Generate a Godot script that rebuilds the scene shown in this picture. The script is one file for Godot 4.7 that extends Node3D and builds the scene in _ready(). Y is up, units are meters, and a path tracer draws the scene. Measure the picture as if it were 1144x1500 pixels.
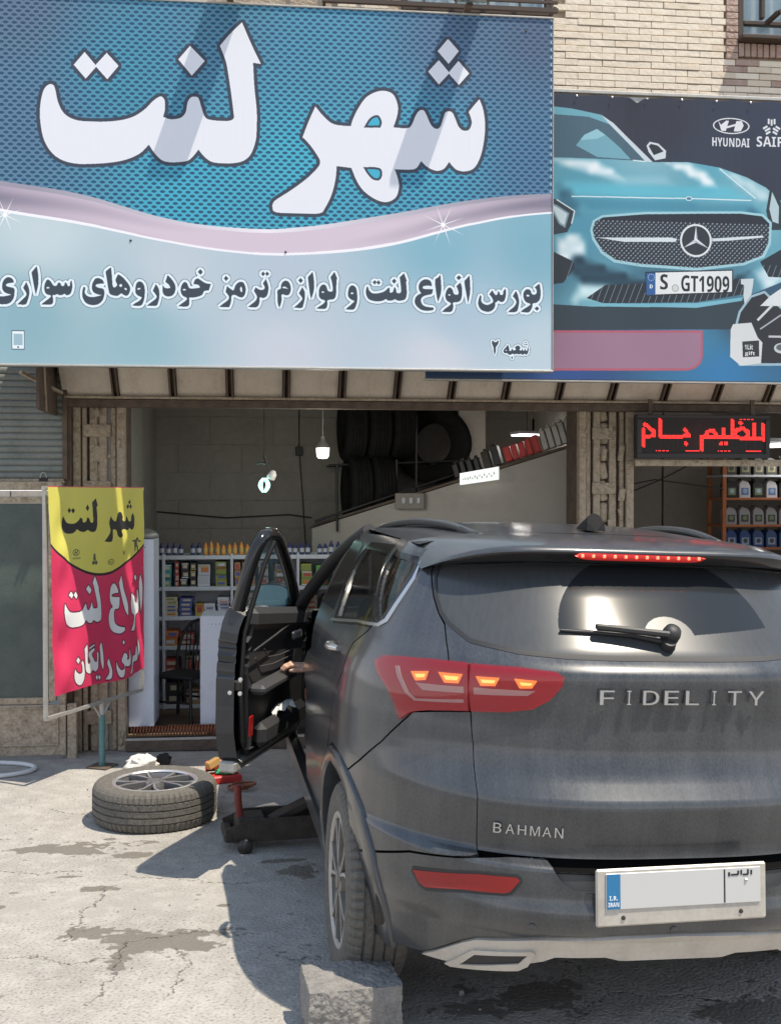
extends Node3D

const CAR_AT := Vector3(1.226, .002, -3.326)
const DOOR_ANGLE := -23.0

func _ready() -> void:
	# ---- camera
	var cam := Camera3D.new()
	cam.name = "camera"
	add_child(cam)
	cam.position = Vector3(0, 1.88, 0)
	cam.rotation_degrees = Vector3(-.87, -6.2, 0)
	cam.fov = rad_to_deg(2.0 * atan(750.0 / 1650.0))
	cam.near = .05
	cam.far = 900.0
	cam.current = true
	# ---- sky, exposure
	var env := Environment.new()
	var sky := Sky.new()
	var sm := ProceduralSkyMaterial.new()
	sm.sky_top_color = Color(.55, .63, .74)
	sm.sky_horizon_color = Color(.92, .91, .89)
	sm.sky_curve = .16
	sm.ground_bottom_color = Color(.42, .40, .37)
	sm.ground_horizon_color = Color(.62, .62, .60)
	sm.sky_energy_multiplier = 1.2
	sky.sky_material = sm
	env.background_mode = Environment.BG_SKY
	env.sky = sky
	env.ambient_light_source = Environment.AMBIENT_SOURCE_SKY
	env.tonemap_mode = Environment.TONE_MAPPER_LINEAR
	env.tonemap_exposure = 1.28
	env.sdfgi_enabled = true
	env.ssao_enabled = true
	env.ssil_enabled = true
	var we := WorldEnvironment.new()
	we.name = "environment"
	we.environment = env
	add_child(we)
	# ---- sun: high, from the right, a little in front of the facade
	var sun := DirectionalLight3D.new()
	sun.name = "sun"
	add_child(sun)
	sun.look_at_from_position(Vector3.ZERO, Vector3(-.35, -1.0, -.24), Vector3.UP)
	sun.light_energy = 1.5
	sun.light_color = Color(1.0, .955, .88)
	sun.light_angular_distance = .5
	sun.shadow_enabled = true
	# ---- materials, structure, things
	make_materials()
	build_ground()
	build_building()
	build_left_bay()
	build_signs()
	build_led()
	build_interior()
	build_car()
	build_yard()
	build_person()

# ---------------------------------------------------------------- mesh builder
class MB:
	var v := PackedVector3Array()
	var n := PackedVector3Array()
	var t := PackedVector2Array()
	var ix := PackedInt32Array()
	func vert(p: Vector3, nn: Vector3, uv := Vector2.ZERO) -> int:
		v.append(p); n.append(nn); t.append(uv)
		return v.size() - 1
	func tri(a: int, b: int, c: int) -> void:
		var g := (v[c] - v[a]).cross(v[b] - v[a])
		if g.length_squared() < 1e-18: return
		if g.dot(n[a] + n[b] + n[c]) >= 0.0:
			ix.append(a); ix.append(b); ix.append(c)
		else:
			ix.append(a); ix.append(c); ix.append(b)
	func quad(a: int, b: int, c: int, d: int) -> void:
		tri(a, b, c); tri(a, c, d)
	func ftri(a: Vector3, b: Vector3, c: Vector3, out: Vector3) -> void:
		var g := (b - a).cross(c - a).normalized()
		if g.dot(out) < 0.0: g = -g
		tri(vert(a, g), vert(b, g), vert(c, g))
	func fquad(a: Vector3, b: Vector3, c: Vector3, d: Vector3, out: Vector3, u0 := Vector2.ZERO, u1 := Vector2.ZERO, u2 := Vector2.ZERO, u3 := Vector2.ZERO) -> void:
		var g := (c - a).cross(d - b).normalized()
		if g.dot(out) < 0.0: g = -g
		quad(vert(a, g, u0), vert(b, g, u1), vert(c, g, u2), vert(d, g, u3))
	func box(c: Vector3, size: Vector3, bas := Basis(), bev := 0.0) -> void:
		var h := size * 0.5
		var e: float = min(bev, min(h.x, min(h.y, h.z)) * 0.9)
		for ax in 3:
			for sg in [-1.0, 1.0]:
				var a1 := (ax + 1) % 3
				var a2 := (ax + 2) % 3
				var q := []
				for k in [[-1, -1], [1, -1], [1, 1], [-1, 1]]:
					var p := Vector3()
					p[ax] = h[ax] * sg
					p[a1] = (h[a1] - e) * k[0]
					p[a2] = (h[a2] - e) * k[1]
					q.append(c + bas * p)
				var o := Vector3(); o[ax] = sg
				fquad(q[0], q[1], q[2], q[3], bas * o)
		if e <= 0.0: return
		for ax in 3:
			var a1 := (ax + 1) % 3
			var a2 := (ax + 2) % 3
			for s1 in [-1.0, 1.0]:
				for s2 in [-1.0, 1.0]:
					var q := []
					for k in [[-1, 0], [1, 0], [1, 1], [-1, 1]]:
						var p := Vector3()
						p[ax] = (h[ax] - e) * k[0]
						p[a1] = (h[a1] - (e if k[1] else 0.0)) * s1
						p[a2] = (h[a2] - (0.0 if k[1] else e)) * s2
						q.append(c + bas * p)
					var o := Vector3(); o[a1] = s1; o[a2] = s2
					fquad(q[0], q[1], q[2], q[3], bas * o)
		for sx in [-1.0, 1.0]:
			for sy in [-1.0, 1.0]:
				for sz in [-1.0, 1.0]:
					var s := Vector3(sx, sy, sz)
					ftri(c + bas * (Vector3(h.x, h.y - e, h.z - e) * s), c + bas * (Vector3(h.x - e, h.y, h.z - e) * s), c + bas * (Vector3(h.x - e, h.y - e, h.z) * s), bas * s)
	func beam(a: Vector3, b: Vector3, w: float, d: float, bev := 0.0, up := Vector3.UP) -> void:
		var z := (b - a).normalized()
		var u := up if absf(z.dot(up)) < 0.98 else Vector3.RIGHT
		var x := u.cross(z).normalized()
		var y := z.cross(x)
		box((a + b) * 0.5, Vector3(w, d, a.distance_to(b)), Basis(x, y, z), bev)
	func tube(path: Array, r, seg := 8, closed := false, caps := true) -> void:
		var m := path.size()
		var rings := []
		var up := Vector3.UP
		var prevx := Vector3.ZERO
		for i in m:
			var p: Vector3 = path[i]
			var a: Vector3 = path[(i - 1 + m) % m] if (closed or i > 0) else p
			var b: Vector3 = path[(i + 1) % m] if (closed or i < m - 1) else p
			var d := (b - a).normalized()
			var x: Vector3
			if prevx == Vector3.ZERO:
				x = (up if absf(d.dot(up)) < 0.95 else Vector3.RIGHT).cross(d).normalized()
			else:
				x = (prevx - d * prevx.dot(d)).normalized()
			prevx = x
			var y := d.cross(x)
			var rr: float = r[i] if r is Array else r
			var ring := []
			for k in seg + 1:
				var an := TAU * k / seg
				var nn := x * cos(an) + y * sin(an)
				ring.append(vert(p + nn * rr, nn, Vector2(float(k) / seg, float(i) / m)))
			rings.append(ring)
		for i in (m if closed else m - 1):
			var r0: Array = rings[i]
			var r1: Array = rings[(i + 1) % m]
			for k in seg:
				quad(r0[k], r0[k + 1], r1[k + 1], r1[k])
		if caps and not closed:
			for e in [0, m - 1]:
				var o: Vector3 = (path[0] - path[1]).normalized() if e == 0 else (path[m - 1] - path[m - 2]).normalized()
				var c := vert(path[e], o)
				var l := -1
				for k in seg + 1:
					var q := vert(v[rings[e][k]], o)
					if l >= 0: tri(c, l, q)
					l = q
	# profile: [radius, height] along +Y of xf; fn(angle, index) may change the radius
	func lathe(prof: Array, seg: int, xf := Transform3D(), sharp := 0.5, fn = null) -> void:
		var m := prof.size()
		for i in m - 1:
			var p0: Vector2 = prof[i]
			var p1: Vector2 = prof[i + 1]
			var d := (p1 - p0)
			if d.length() < 1e-7: continue
			var nn := Vector2(d.y, -d.x).normalized()
			var na := nn
			var nb := nn
			if i > 0:
				var e: Vector2 = p0 - prof[i - 1]
				var n2 := Vector2(e.y, -e.x).normalized()
				if n2.dot(nn) > sharp: na = (nn + n2).normalized()
			if i < m - 2:
				var e: Vector2 = prof[i + 2] - p1
				var n2 := Vector2(e.y, -e.x).normalized()
				if n2.dot(nn) > sharp: nb = (nn + n2).normalized()
			var la := -1
			var lb := -1
			for k in seg + 1:
				var an := TAU * k / seg
				var c := cos(an)
				var s := sin(an)
				var f0 := 0.0
				var f1 := 0.0
				if fn != null:
					var k2 := (k + 1) % seg
					if k == seg: continue
					var q0 := TAU * (k + 1) / seg
					var ga: float = p0.x + fn.call(k, i)
					var gb: float = p1.x + fn.call(k, i + 1)
					var gc: float = p1.x + fn.call(k2, i + 1)
					var gd: float = p0.x + fn.call(k2, i)
					fquad(xf * Vector3(ga * c, p0.y, ga * s), xf * Vector3(gb * c, p1.y, gb * s), xf * Vector3(gc * cos(q0), p1.y, gc * sin(q0)), xf * Vector3(gd * cos(q0), p0.y, gd * sin(q0)), xf.basis * Vector3(nn.x * c, nn.y, nn.x * s))
					continue
				var a := vert(xf * Vector3((p0.x + f0) * c, p0.y, (p0.x + f0) * s), xf.basis * Vector3(na.x * c, na.y, na.x * s), Vector2(float(k) / seg, float(i) / m))
				var b := vert(xf * Vector3((p1.x + f1) * c, p1.y, (p1.x + f1) * s), xf.basis * Vector3(nb.x * c, nb.y, nb.x * s), Vector2(float(k) / seg, float(i + 1) / m))
				if k > 0: quad(la, a, b, lb)
				la = a; lb = b
	# extrude a polygon drawn in the xy-plane of xf from z = 0 to z = d
	func prism(poly: PackedVector2Array, d: float, xf := Transform3D(), bev := 0.0) -> void:
		var p := poly.duplicate()
		if Geometry2D.is_polygon_clockwise(p): p.reverse()
		var tr := Geometry2D.triangulate_polygon(p)
		var front := p
		if bev > 0.0:
			var off := Geometry2D.offset_polygon(p, -bev)
			if off.size() == 1 and off[0].size() == p.size(): front = off[0]
		for face in [[0.0, -1.0], [d, 1.0]]:
			var nn: Vector3 = (xf.basis * Vector3(0, 0, face[1])).normalized()
			var b := v.size()
			for q in p: vert(xf * Vector3(q.x, q.y, face[0]), nn, q)
			for k in range(0, tr.size(), 3): tri(b + tr[k], b + tr[k + 1], b + tr[k + 2])
		for k in p.size():
			var q: Vector2 = p[k]
			var r: Vector2 = p[(k + 1) % p.size()]
			var o := Vector3(r.y - q.y, q.x - r.x, 0)
			fquad(xf * Vector3(q.x, q.y, 0), xf * Vector3(r.x, r.y, 0), xf * Vector3(r.x, r.y, d), xf * Vector3(q.x, q.y, d), xf.basis * o)
	# rows of points; normals from neighbours, sign says which way is out
	func grid(rows: Array, sign := 1.0, wrap := false, uvs = null) -> void:
		var m := rows.size()
		var w: int = rows[0].size()
		var b := v.size()
		for i in m:
			for j in w:
				var ja := j + 1
				var jb := j - 1
				if wrap: ja = ja % w; jb = (jb + w) % w
				else: ja = mini(ja, w - 1); jb = maxi(jb, 0)
				var du: Vector3 = rows[i][ja] - rows[i][jb]
				var dv: Vector3 = rows[mini(i + 1, m - 1)][j] - rows[maxi(i - 1, 0)][j]
				var nn := du.cross(dv)
				if nn.length_squared() < 1e-16: nn = Vector3.UP
				var uv := Vector2(float(j) / (w - 1 if not wrap else w), float(i) / maxi(1, m - 1))
				if uvs != null: uv = uvs[i][j]
				vert(rows[i][j], nn.normalized() * sign, uv)
		for i in m - 1:
			for j in (w if wrap else w - 1):
				var j2 := (j + 1) % w
				quad(b + i * w + j, b + i * w + j2, b + (i + 1) * w + j2, b + (i + 1) * w + j)
	func blob(c: Vector3, r: Vector3, noise: FastNoiseLite, amp: float, seg := 18, rings := 12, flat := -9.0) -> void:
		var rows := []
		for i in rings + 1:
			var row := []
			var la := -PI / 2 + PI * i / rings
			for j in seg:
				var lo := TAU * j / seg
				var d := Vector3(cos(la) * cos(lo), sin(la), cos(la) * sin(lo))
				var k := 1.0 + amp * noise.get_noise_3dv(d * 10.0 + c * 3.0)
				var p := c + d * r * k
				if p.y < flat: p.y = flat
				row.append(p)
			rows.append(row)
		grid(rows, -1.0, true)
	func mesh() -> ArrayMesh:
		var a := []
		a.resize(Mesh.ARRAY_MAX)
		a[Mesh.ARRAY_VERTEX] = v
		a[Mesh.ARRAY_NORMAL] = n
		a[Mesh.ARRAY_TEX_UV] = t
		a[Mesh.ARRAY_INDEX] = ix
		var m := ArrayMesh.new()
		m.add_surface_from_arrays(Mesh.PRIMITIVE_TRIANGLES, a)
		return m

# ---------------------------------------------------------------- nodes
var M := {}
var counts := {}
var rng := RandomNumberGenerator.new()

func numbered(called: String) -> String:
	if not counts.has(called):
		counts[called] = 0
		return called
	counts[called] += 1
	return "%s_%03d" % [called, counts[called]]

func thing(called: String, label: String, category: String, at := Vector3.ZERO, turn := 0.0, group := "") -> Node3D:
	var o := Node3D.new()
	o.name = numbered(called)
	add_child(o)
	o.position = at
	o.rotation.y = turn
	tag(o, label, category, group)
	return o

func tag(o: Node, label: String, category: String, group := "") -> Node:
	o.set_meta("label", label)
	o.set_meta("category", category)
	if group: o.set_meta("group", group)
	return o

func part(called: String, mesh: Mesh, m: Material, parent: Node, xf := Transform3D()) -> MeshInstance3D:
	var o := MeshInstance3D.new()
	o.name = called
	o.mesh = mesh
	o.material_override = m
	parent.add_child(o, true)
	o.transform = xf
	return o

func solo(called: String, mesh: Mesh, m: Material, label: String, category: String, xf := Transform3D(), group := "") -> MeshInstance3D:
	var o := part(numbered(called), mesh, m, self, xf)
	tag(o, label, category, group)
	return o

func struct(called: String, mesh: Mesh, m: Material) -> MeshInstance3D:
	var o := part(called, mesh, m, self)
	o.set_meta("kind", "structure")
	return o

func boxm(size: Vector3, bev := 0.0, c := Vector3.ZERO) -> ArrayMesh:
	var b := MB.new()
	b.box(c, size, Basis(), bev)
	return b.mesh()

func at(x: float, y: float, z: float) -> Transform3D:
	return Transform3D(Basis(), Vector3(x, y, z))

# ---------------------------------------------------------------- materials
func lin(r: float, g: float, b: float) -> Color:
	return Color(r, g, b).linear_to_srgb()

func noise(sd: int, freq: float, oct := 4) -> FastNoiseLite:
	var f := FastNoiseLite.new()
	f.seed = sd
	f.frequency = freq
	f.noise_type = FastNoiseLite.TYPE_SIMPLEX_SMOOTH
	f.fractal_octaves = oct
	return f

func nbytes(sd: int, freq: float, w: int, h: int, oct := 4) -> PackedByteArray:
	var im := noise(sd, freq, oct).get_seamless_image(w, h)
	im.convert(Image.FORMAT_L8)
	return im.get_data()

# colour ramp over two layered noises: cols is a list of linear colours
func ramp_tex(sd: int, cols: Array, f1 := 0.01, f2 := 0.08, mixf := 0.4, size := 256, stretch := 1) -> ImageTexture:
	var a := nbytes(sd, f1, size, size)
	var b := nbytes(sd + 7, f2, size, size)
	var lut := []
	for i in 256:
		var x := float(i) / 255.0 * (cols.size() - 1)
		var k := mini(int(x), cols.size() - 2)
		lut.append((cols[k] as Color).lerp(cols[k + 1], x - k).linear_to_srgb())
	var out := PackedByteArray()
	out.resize(size * size * 3)
	for y in size:
		for x in size:
			var i := y * size + x
			var i2 := ((y / stretch) % size) * size + x if stretch > 1 else i
			var q := clampi(int(a[i2] * (1.0 - mixf) + b[i2] * mixf), 0, 255)
			var c: Color = lut[q]
			out[i * 3] = int(c.r * 255); out[i * 3 + 1] = int(c.g * 255); out[i * 3 + 2] = int(c.b * 255)
	var im := Image.create_from_data(size, size, false, Image.FORMAT_RGB8, out)
	im.generate_mipmaps()
	return ImageTexture.create_from_image(im)

func bump_tex(sd: int, freq: float, strength := 4.0, size := 256, oct := 5) -> ImageTexture:
	var im := noise(sd, freq, oct).get_seamless_image(size, size)
	im.convert(Image.FORMAT_RGBA8)
	im.bump_map_to_normal_map(strength)
	return ImageTexture.create_from_image(im)

func plain(r: float, g: float, b: float, rough := 0.6, metal := 0.0) -> StandardMaterial3D:
	var m := StandardMaterial3D.new()
	m.albedo_color = lin(r, g, b)
	m.roughness = rough
	m.metallic = metal
	return m

func ramped(sd: int, cols: Array, scale := 1.0, rough := 0.7, metal := 0.0, bump := 0.0, f1 := 0.012, f2 := 0.09, mixf := 0.4, stretch := 1) -> StandardMaterial3D:
	var m := StandardMaterial3D.new()
	m.albedo_texture = ramp_tex(sd, cols, f1, f2, mixf, 256, stretch)
	m.roughness = rough
	m.metallic = metal
	m.uv1_triplanar = true
	m.uv1_world_triplanar = true
	m.uv1_scale = Vector3.ONE * scale
	if bump > 0.0:
		m.normal_enabled = true
		m.normal_texture = M["bump_a"]
		m.normal_scale = bump
	return m

func glow(r: float, g: float, b: float, e: float) -> StandardMaterial3D:
	var m := plain(r, g, b, 0.4)
	m.emission_enabled = true
	m.emission = lin(r, g, b)
	m.emission_energy_multiplier = e
	return m

func make_materials() -> void:
	M.bump_a = bump_tex(3, 0.05, 6.0)
	M.brick = []
	var tones := [[.76, .665, .535], [.78, .69, .565], [.735, .635, .505], [.77, .675, .55], [.68, .575, .45]]
	for i in tones.size():
		var c: Array = tones[i]
		M.brick.append(ramped(20 + i, [Color(c[0] * .86, c[1] * .85, c[2] * .83), Color(c[0], c[1], c[2]), Color(c[0] * 1.05, c[1] * 1.05, c[2] * 1.05)], 1.7, .9, 0, .15))
	M.brick_pink = ramped(31, [Color(.30, .20, .16), Color(.42, .30, .25), Color(.48, .36, .30)], 1.7, .9, 0, .5)
	M.mortar = ramped(32, [Color(.34, .27, .20), Color(.50, .42, .32)], 2.0, .95, 0, .5)
	M.stone = ramped(33, [Color(.40, .335, .27), Color(.60, .525, .435), Color(.68, .61, .52), Color(.52, .44, .36)], .9, .75, 0, .25, .02, .12, .45)
	M.rust_steel = ramped(34, [Color(.05, .035, .028), Color(.11, .08, .06), Color(.16, .11, .075)], 2.2, .75, 0, .4)
	M.old_paint = ramped(35, [Color(.10, .07, .05), Color(.30, .24, .17), Color(.44, .37, .28), Color(.50, .43, .34)], 1.9, .8, 0, .5, .02, .07, .5)
	M.pillar_paint = []
	for i in 3: M.pillar_paint.append(ramped(36 + i, [Color(.09, .065, .045), Color(.24 + .04 * i, .19 + .03 * i, .13 + .025 * i), Color(.40, .335, .25), Color(.47, .40, .31)], 2.6, .85, 0, .7, .025, .1, .5))
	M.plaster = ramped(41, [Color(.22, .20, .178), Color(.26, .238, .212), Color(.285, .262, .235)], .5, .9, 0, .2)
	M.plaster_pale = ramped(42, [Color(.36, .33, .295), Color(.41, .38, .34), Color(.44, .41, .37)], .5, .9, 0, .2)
	M.ceiling = plain(.27, .25, .225, .95)
	M.shop_floor = ramped(43, [Color(.07, .045, .03), Color(.13, .085, .055), Color(.17, .12, .08)], 1.2, .6)
	M.shutter = ramped(44, [Color(.13, .145, .135), Color(.20, .215, .20), Color(.24, .25, .235)], 1.2, .6, .2, .15)
	M.black = plain(.015, .015, .016, .5)
	M.rubber = ramped(45, [Color(.012, .012, .012), Color(.018, .018, .018), Color(.026, .025, .024)], 3.0, .85, 0, .25)
	M.rubber_dusty = ramped(46, [Color(.05, .047, .043), Color(.11, .102, .09), Color(.20, .185, .16)], 4.0, .9, 0, .3, .03, .15, .5)
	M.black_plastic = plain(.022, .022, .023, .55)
	M.dark_steel = plain(.05, .048, .046, .5, .5)
	M.white_metal = ramped(47, [Color(.52, .56, .64), Color(.60, .64, .72), Color(.64, .68, .76)], .6, .45)
	M.shelf_white = ramped(48, [Color(.44, .46, .50), Color(.52, .54, .58)], .6, .5)
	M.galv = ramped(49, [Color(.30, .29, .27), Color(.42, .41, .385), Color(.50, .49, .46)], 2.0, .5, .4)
	M.cord = plain(.02, .02, .02, .6)
	M.cord_white = plain(.5, .5, .48, .6)
	M.hose = ramped(50, [Color(.55, .56, .56), Color(.70, .71, .71)], 3.0, .5)
	M.coil = ramped(51, [Color(.20, .065, .03), Color(.30, .10, .045)], 3.0, .5)
	M.chalk_rock = ramped(52, [Color(.42, .40, .37), Color(.62, .60, .57), Color(.70, .68, .65)], 4.0, .95, 0, .8)
	M.chock = ramped(53, [Color(.11, .10, .095), Color(.18, .17, .16), Color(.25, .235, .22), Color(.20, .188, .176)], 2.6, .95, 0, .9, .02, .14, .5)
	M.teal_pole = ramped(54, [Color(.05, .12, .13), Color(.08, .19, .20), Color(.14, .22, .21)], 3.0, .6)
	M.green_glass = ramped(55, [Color(.035, .055, .052), Color(.06, .085, .078), Color(.085, .105, .098)], 1.4, .35)
	M.greasy = ramped(56, [Color(.015, .013, .012), Color(.04, .033, .028), Color(.075, .055, .045)], 4.0, .6, .2, .3)
	M.jack_red = ramped(57, [Color(.10, .02, .015), Color(.24, .04, .03)], 4.0, .6)
	M.orange = ramped(58, [Color(.48, .15, .02), Color(.66, .26, .05)], 5.0, .55)
	M.red = plain(.50, .035, .03, .5)
	M.green = plain(.05, .36, .14, .5)
	M.window_frame = plain(.055, .035, .026, .6)
	M.curtain = ramped(59, [Color(.50, .52, .55), Color(.66, .68, .72)], 2.0, .9)
	M.wood = ramped(60, [Color(.30, .09, .03), Color(.42, .14, .05)], 1.5, .6)
	M.skin = plain(.60, .37, .27, .55)
	M.cloth_black = ramped(61, [Color(.012, .012, .013), Color(.026, .026, .028)], 5.0, .95)
	M.cloth_white = ramped(62, [Color(.60, .60, .60), Color(.72, .72, .72)], 5.0, .95)
	M.alloy = plain(.62, .62, .63, .32, .75)
	M.alloy_dusty = ramped(63, [Color(.30, .275, .245), Color(.40, .375, .34), Color(.50, .475, .44)], 3.0, .5, .35)
	M.rim_dark = plain(.06, .058, .056, .5, .4)
	M.rim_dusty = ramped(65, [Color(.12, .108, .094), Color(.19, .172, .15), Color(.26, .24, .21)], 4.0, .7)
	M.chip = ramped(66, [Color(.22, .205, .185), Color(.38, .36, .33)], 6.0, .95)
	var g := StandardMaterial3D.new()
	g.albedo_color = Color(.55, .75, .78, .14)
	g.transparency = BaseMaterial3D.TRANSPARENCY_ALPHA
	g.roughness = .03
	g.metallic_specular = .6
	M.glass = g
	var tg := StandardMaterial3D.new()
	tg.albedo_color = Color(.03, .035, .04, .62)
	tg.transparency = BaseMaterial3D.TRANSPARENCY_ALPHA
	tg.roughness = .05
	tg.metallic_specular = .6
	M.tint = tg
	M.rubber.metallic_specular = .15
	M.fin = plain(.012, .012, .013, .6)
	M.fin.metallic_specular = .25
	M.shell = plain(.008, .008, .008, 1.0)
	M.shell.metallic_specular = .05
	M.reflector = plain(.26, .012, .012, .25)
	M.gloss_black = plain(.012, .012, .013, .14)
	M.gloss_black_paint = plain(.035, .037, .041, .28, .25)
	M.door_trim = ramped(64, [Color(.022, .023, .025), Color(.036, .037, .040)], 3.0, .6)
	M.armrest = plain(.055, .056, .060, .5)
	M.mirror = plain(.16, .30, .38, .04, .95)
	M.rail = plain(.10, .105, .11, .35, .5)
	M.alloy_grey = plain(.20, .20, .205, .42, .5)
	M.lamp_dark_lit = glow(.45, .012, .010, .22)
	M.lamp_hot = glow(1.0, .12, .06, 3.0)
	var ln := StandardMaterial3D.new()
	ln.albedo_color = Color(.60, .005, .06, .40)
	ln.transparency = BaseMaterial3D.TRANSPARENCY_ALPHA
	ln.roughness = .06
	ln.metallic_specular = .5
	M.lens = ln
	var dg := StandardMaterial3D.new()
	dg.albedo_color = Color(.30, .58, .64, .30)
	dg.transparency = BaseMaterial3D.TRANSPARENCY_ALPHA
	dg.roughness = .03
	dg.metallic_specular = .65
	M.door_glass = dg

# outlines of the printed letters, in millimetres on the plane of each print; a doubled point is a corner
const BIG := [[-158,4876,-158,4876,-97,4735,-39,4618,-39,4618,-89,4623,-89,4623,-82,4481,-67,4327,-67,4218,-75,4125,-114,4031,-191,3988,-329,3984,-390,4014,-433,4064,-433,4064,-467,4019,-513,3987,-635,3980,-695,4020,-741,4084,-741,4084,-801,4024,-907,3978,-1058,3955,-1207,3953,-1311,3992,-1378,4081,-1404,4202,-1404,4308,-1384,4400,-1354,4436,-1327,4437,-1313,4410,-1295,4327,-1258,4260,-1191,4224,-1087,4216,-951,4225,-846,4252,-770,4301,-717,4356,-679,4385,-656,4386,-641,4359,-641,4305,-652,4262,-652,4262,-603,4248,-543,4260,-512,4295,-500,4357,-481,4388,-458,4395,-432,4387,-413,4329,-390,4268,-344,4252,-252,4250,-213,4267,-213,4306,-228,4429,-251,4582,-266,4643,-297,4722,-297,4722,-235,4798],[-1200,4566,-1200,4566,-1133,4648,-1133,4648,-1067,4570,-1067,4570,-998,4648,-998,4648,-925,4570,-925,4570,-995,4483,-995,4483,-1063,4558,-1063,4558,-1127,4482,-1127,4482],[-483,4714,-483,4714,-392,4622,-392,4622,-473,4527,-473,4527,-557,4626,-557,4626],[1367,4449,1367,4449,1393,4379,1405,4263,1385,4113,1342,4012,1283,3980,1216,3988,1169,4036,1169,4036,1132,3989,1081,3977,1023,4002,986,4037,986,4037,956,3991,914,3979,814,3979,814,3979,834,3922,842,3864,822,3798,764,3766,698,3778,623,3825,573,3889,535,3978,535,3978,441,3987,441,3987,433,3901,408,3802,367,3719,331,3682,203,3679,56,3681,32,3710,37,3743,64,3768,154,3828,252,3904,318,3972,335,4013,310,4061,269,4117,223,4164,223,4164,261,4264,305,4363,305,4363,359,4300,425,4253,532,4245,532,4245,545,4290,582,4365,631,4433,698,4471,756,4478,806,4456,834,4391,831,4325,806,4247,806,4247,897,4245,927,4271,947,4321,972,4358,1001,4364,1022,4332,1048,4275,1081,4247,1111,4261,1131,4319,1148,4358,1185,4359,1207,4322,1232,4265,1266,4241,1300,4251,1317,4293,1308,4334,1296,4363,1296,4363,1333,4409],[1161,4829,1161,4829,1232,4753,1232,4753,1165,4668,1165,4668,1093,4747,1093,4747],[1101,4690,1101,4690,1167,4615,1167,4615,1229,4690,1229,4690,1300,4612,1300,4612,1232,4535,1232,4535,1167,4605,1167,4605,1101,4533,1101,4533,1031,4613,1031,4613]]
const BIG_HOLES := [[615,4238,615,4238,656,4302,706,4321,731,4280,722,4242,722,4242],[611,3986,611,3986,714,3984,734,3943,714,3905,673,3909,640,3941]]
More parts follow.
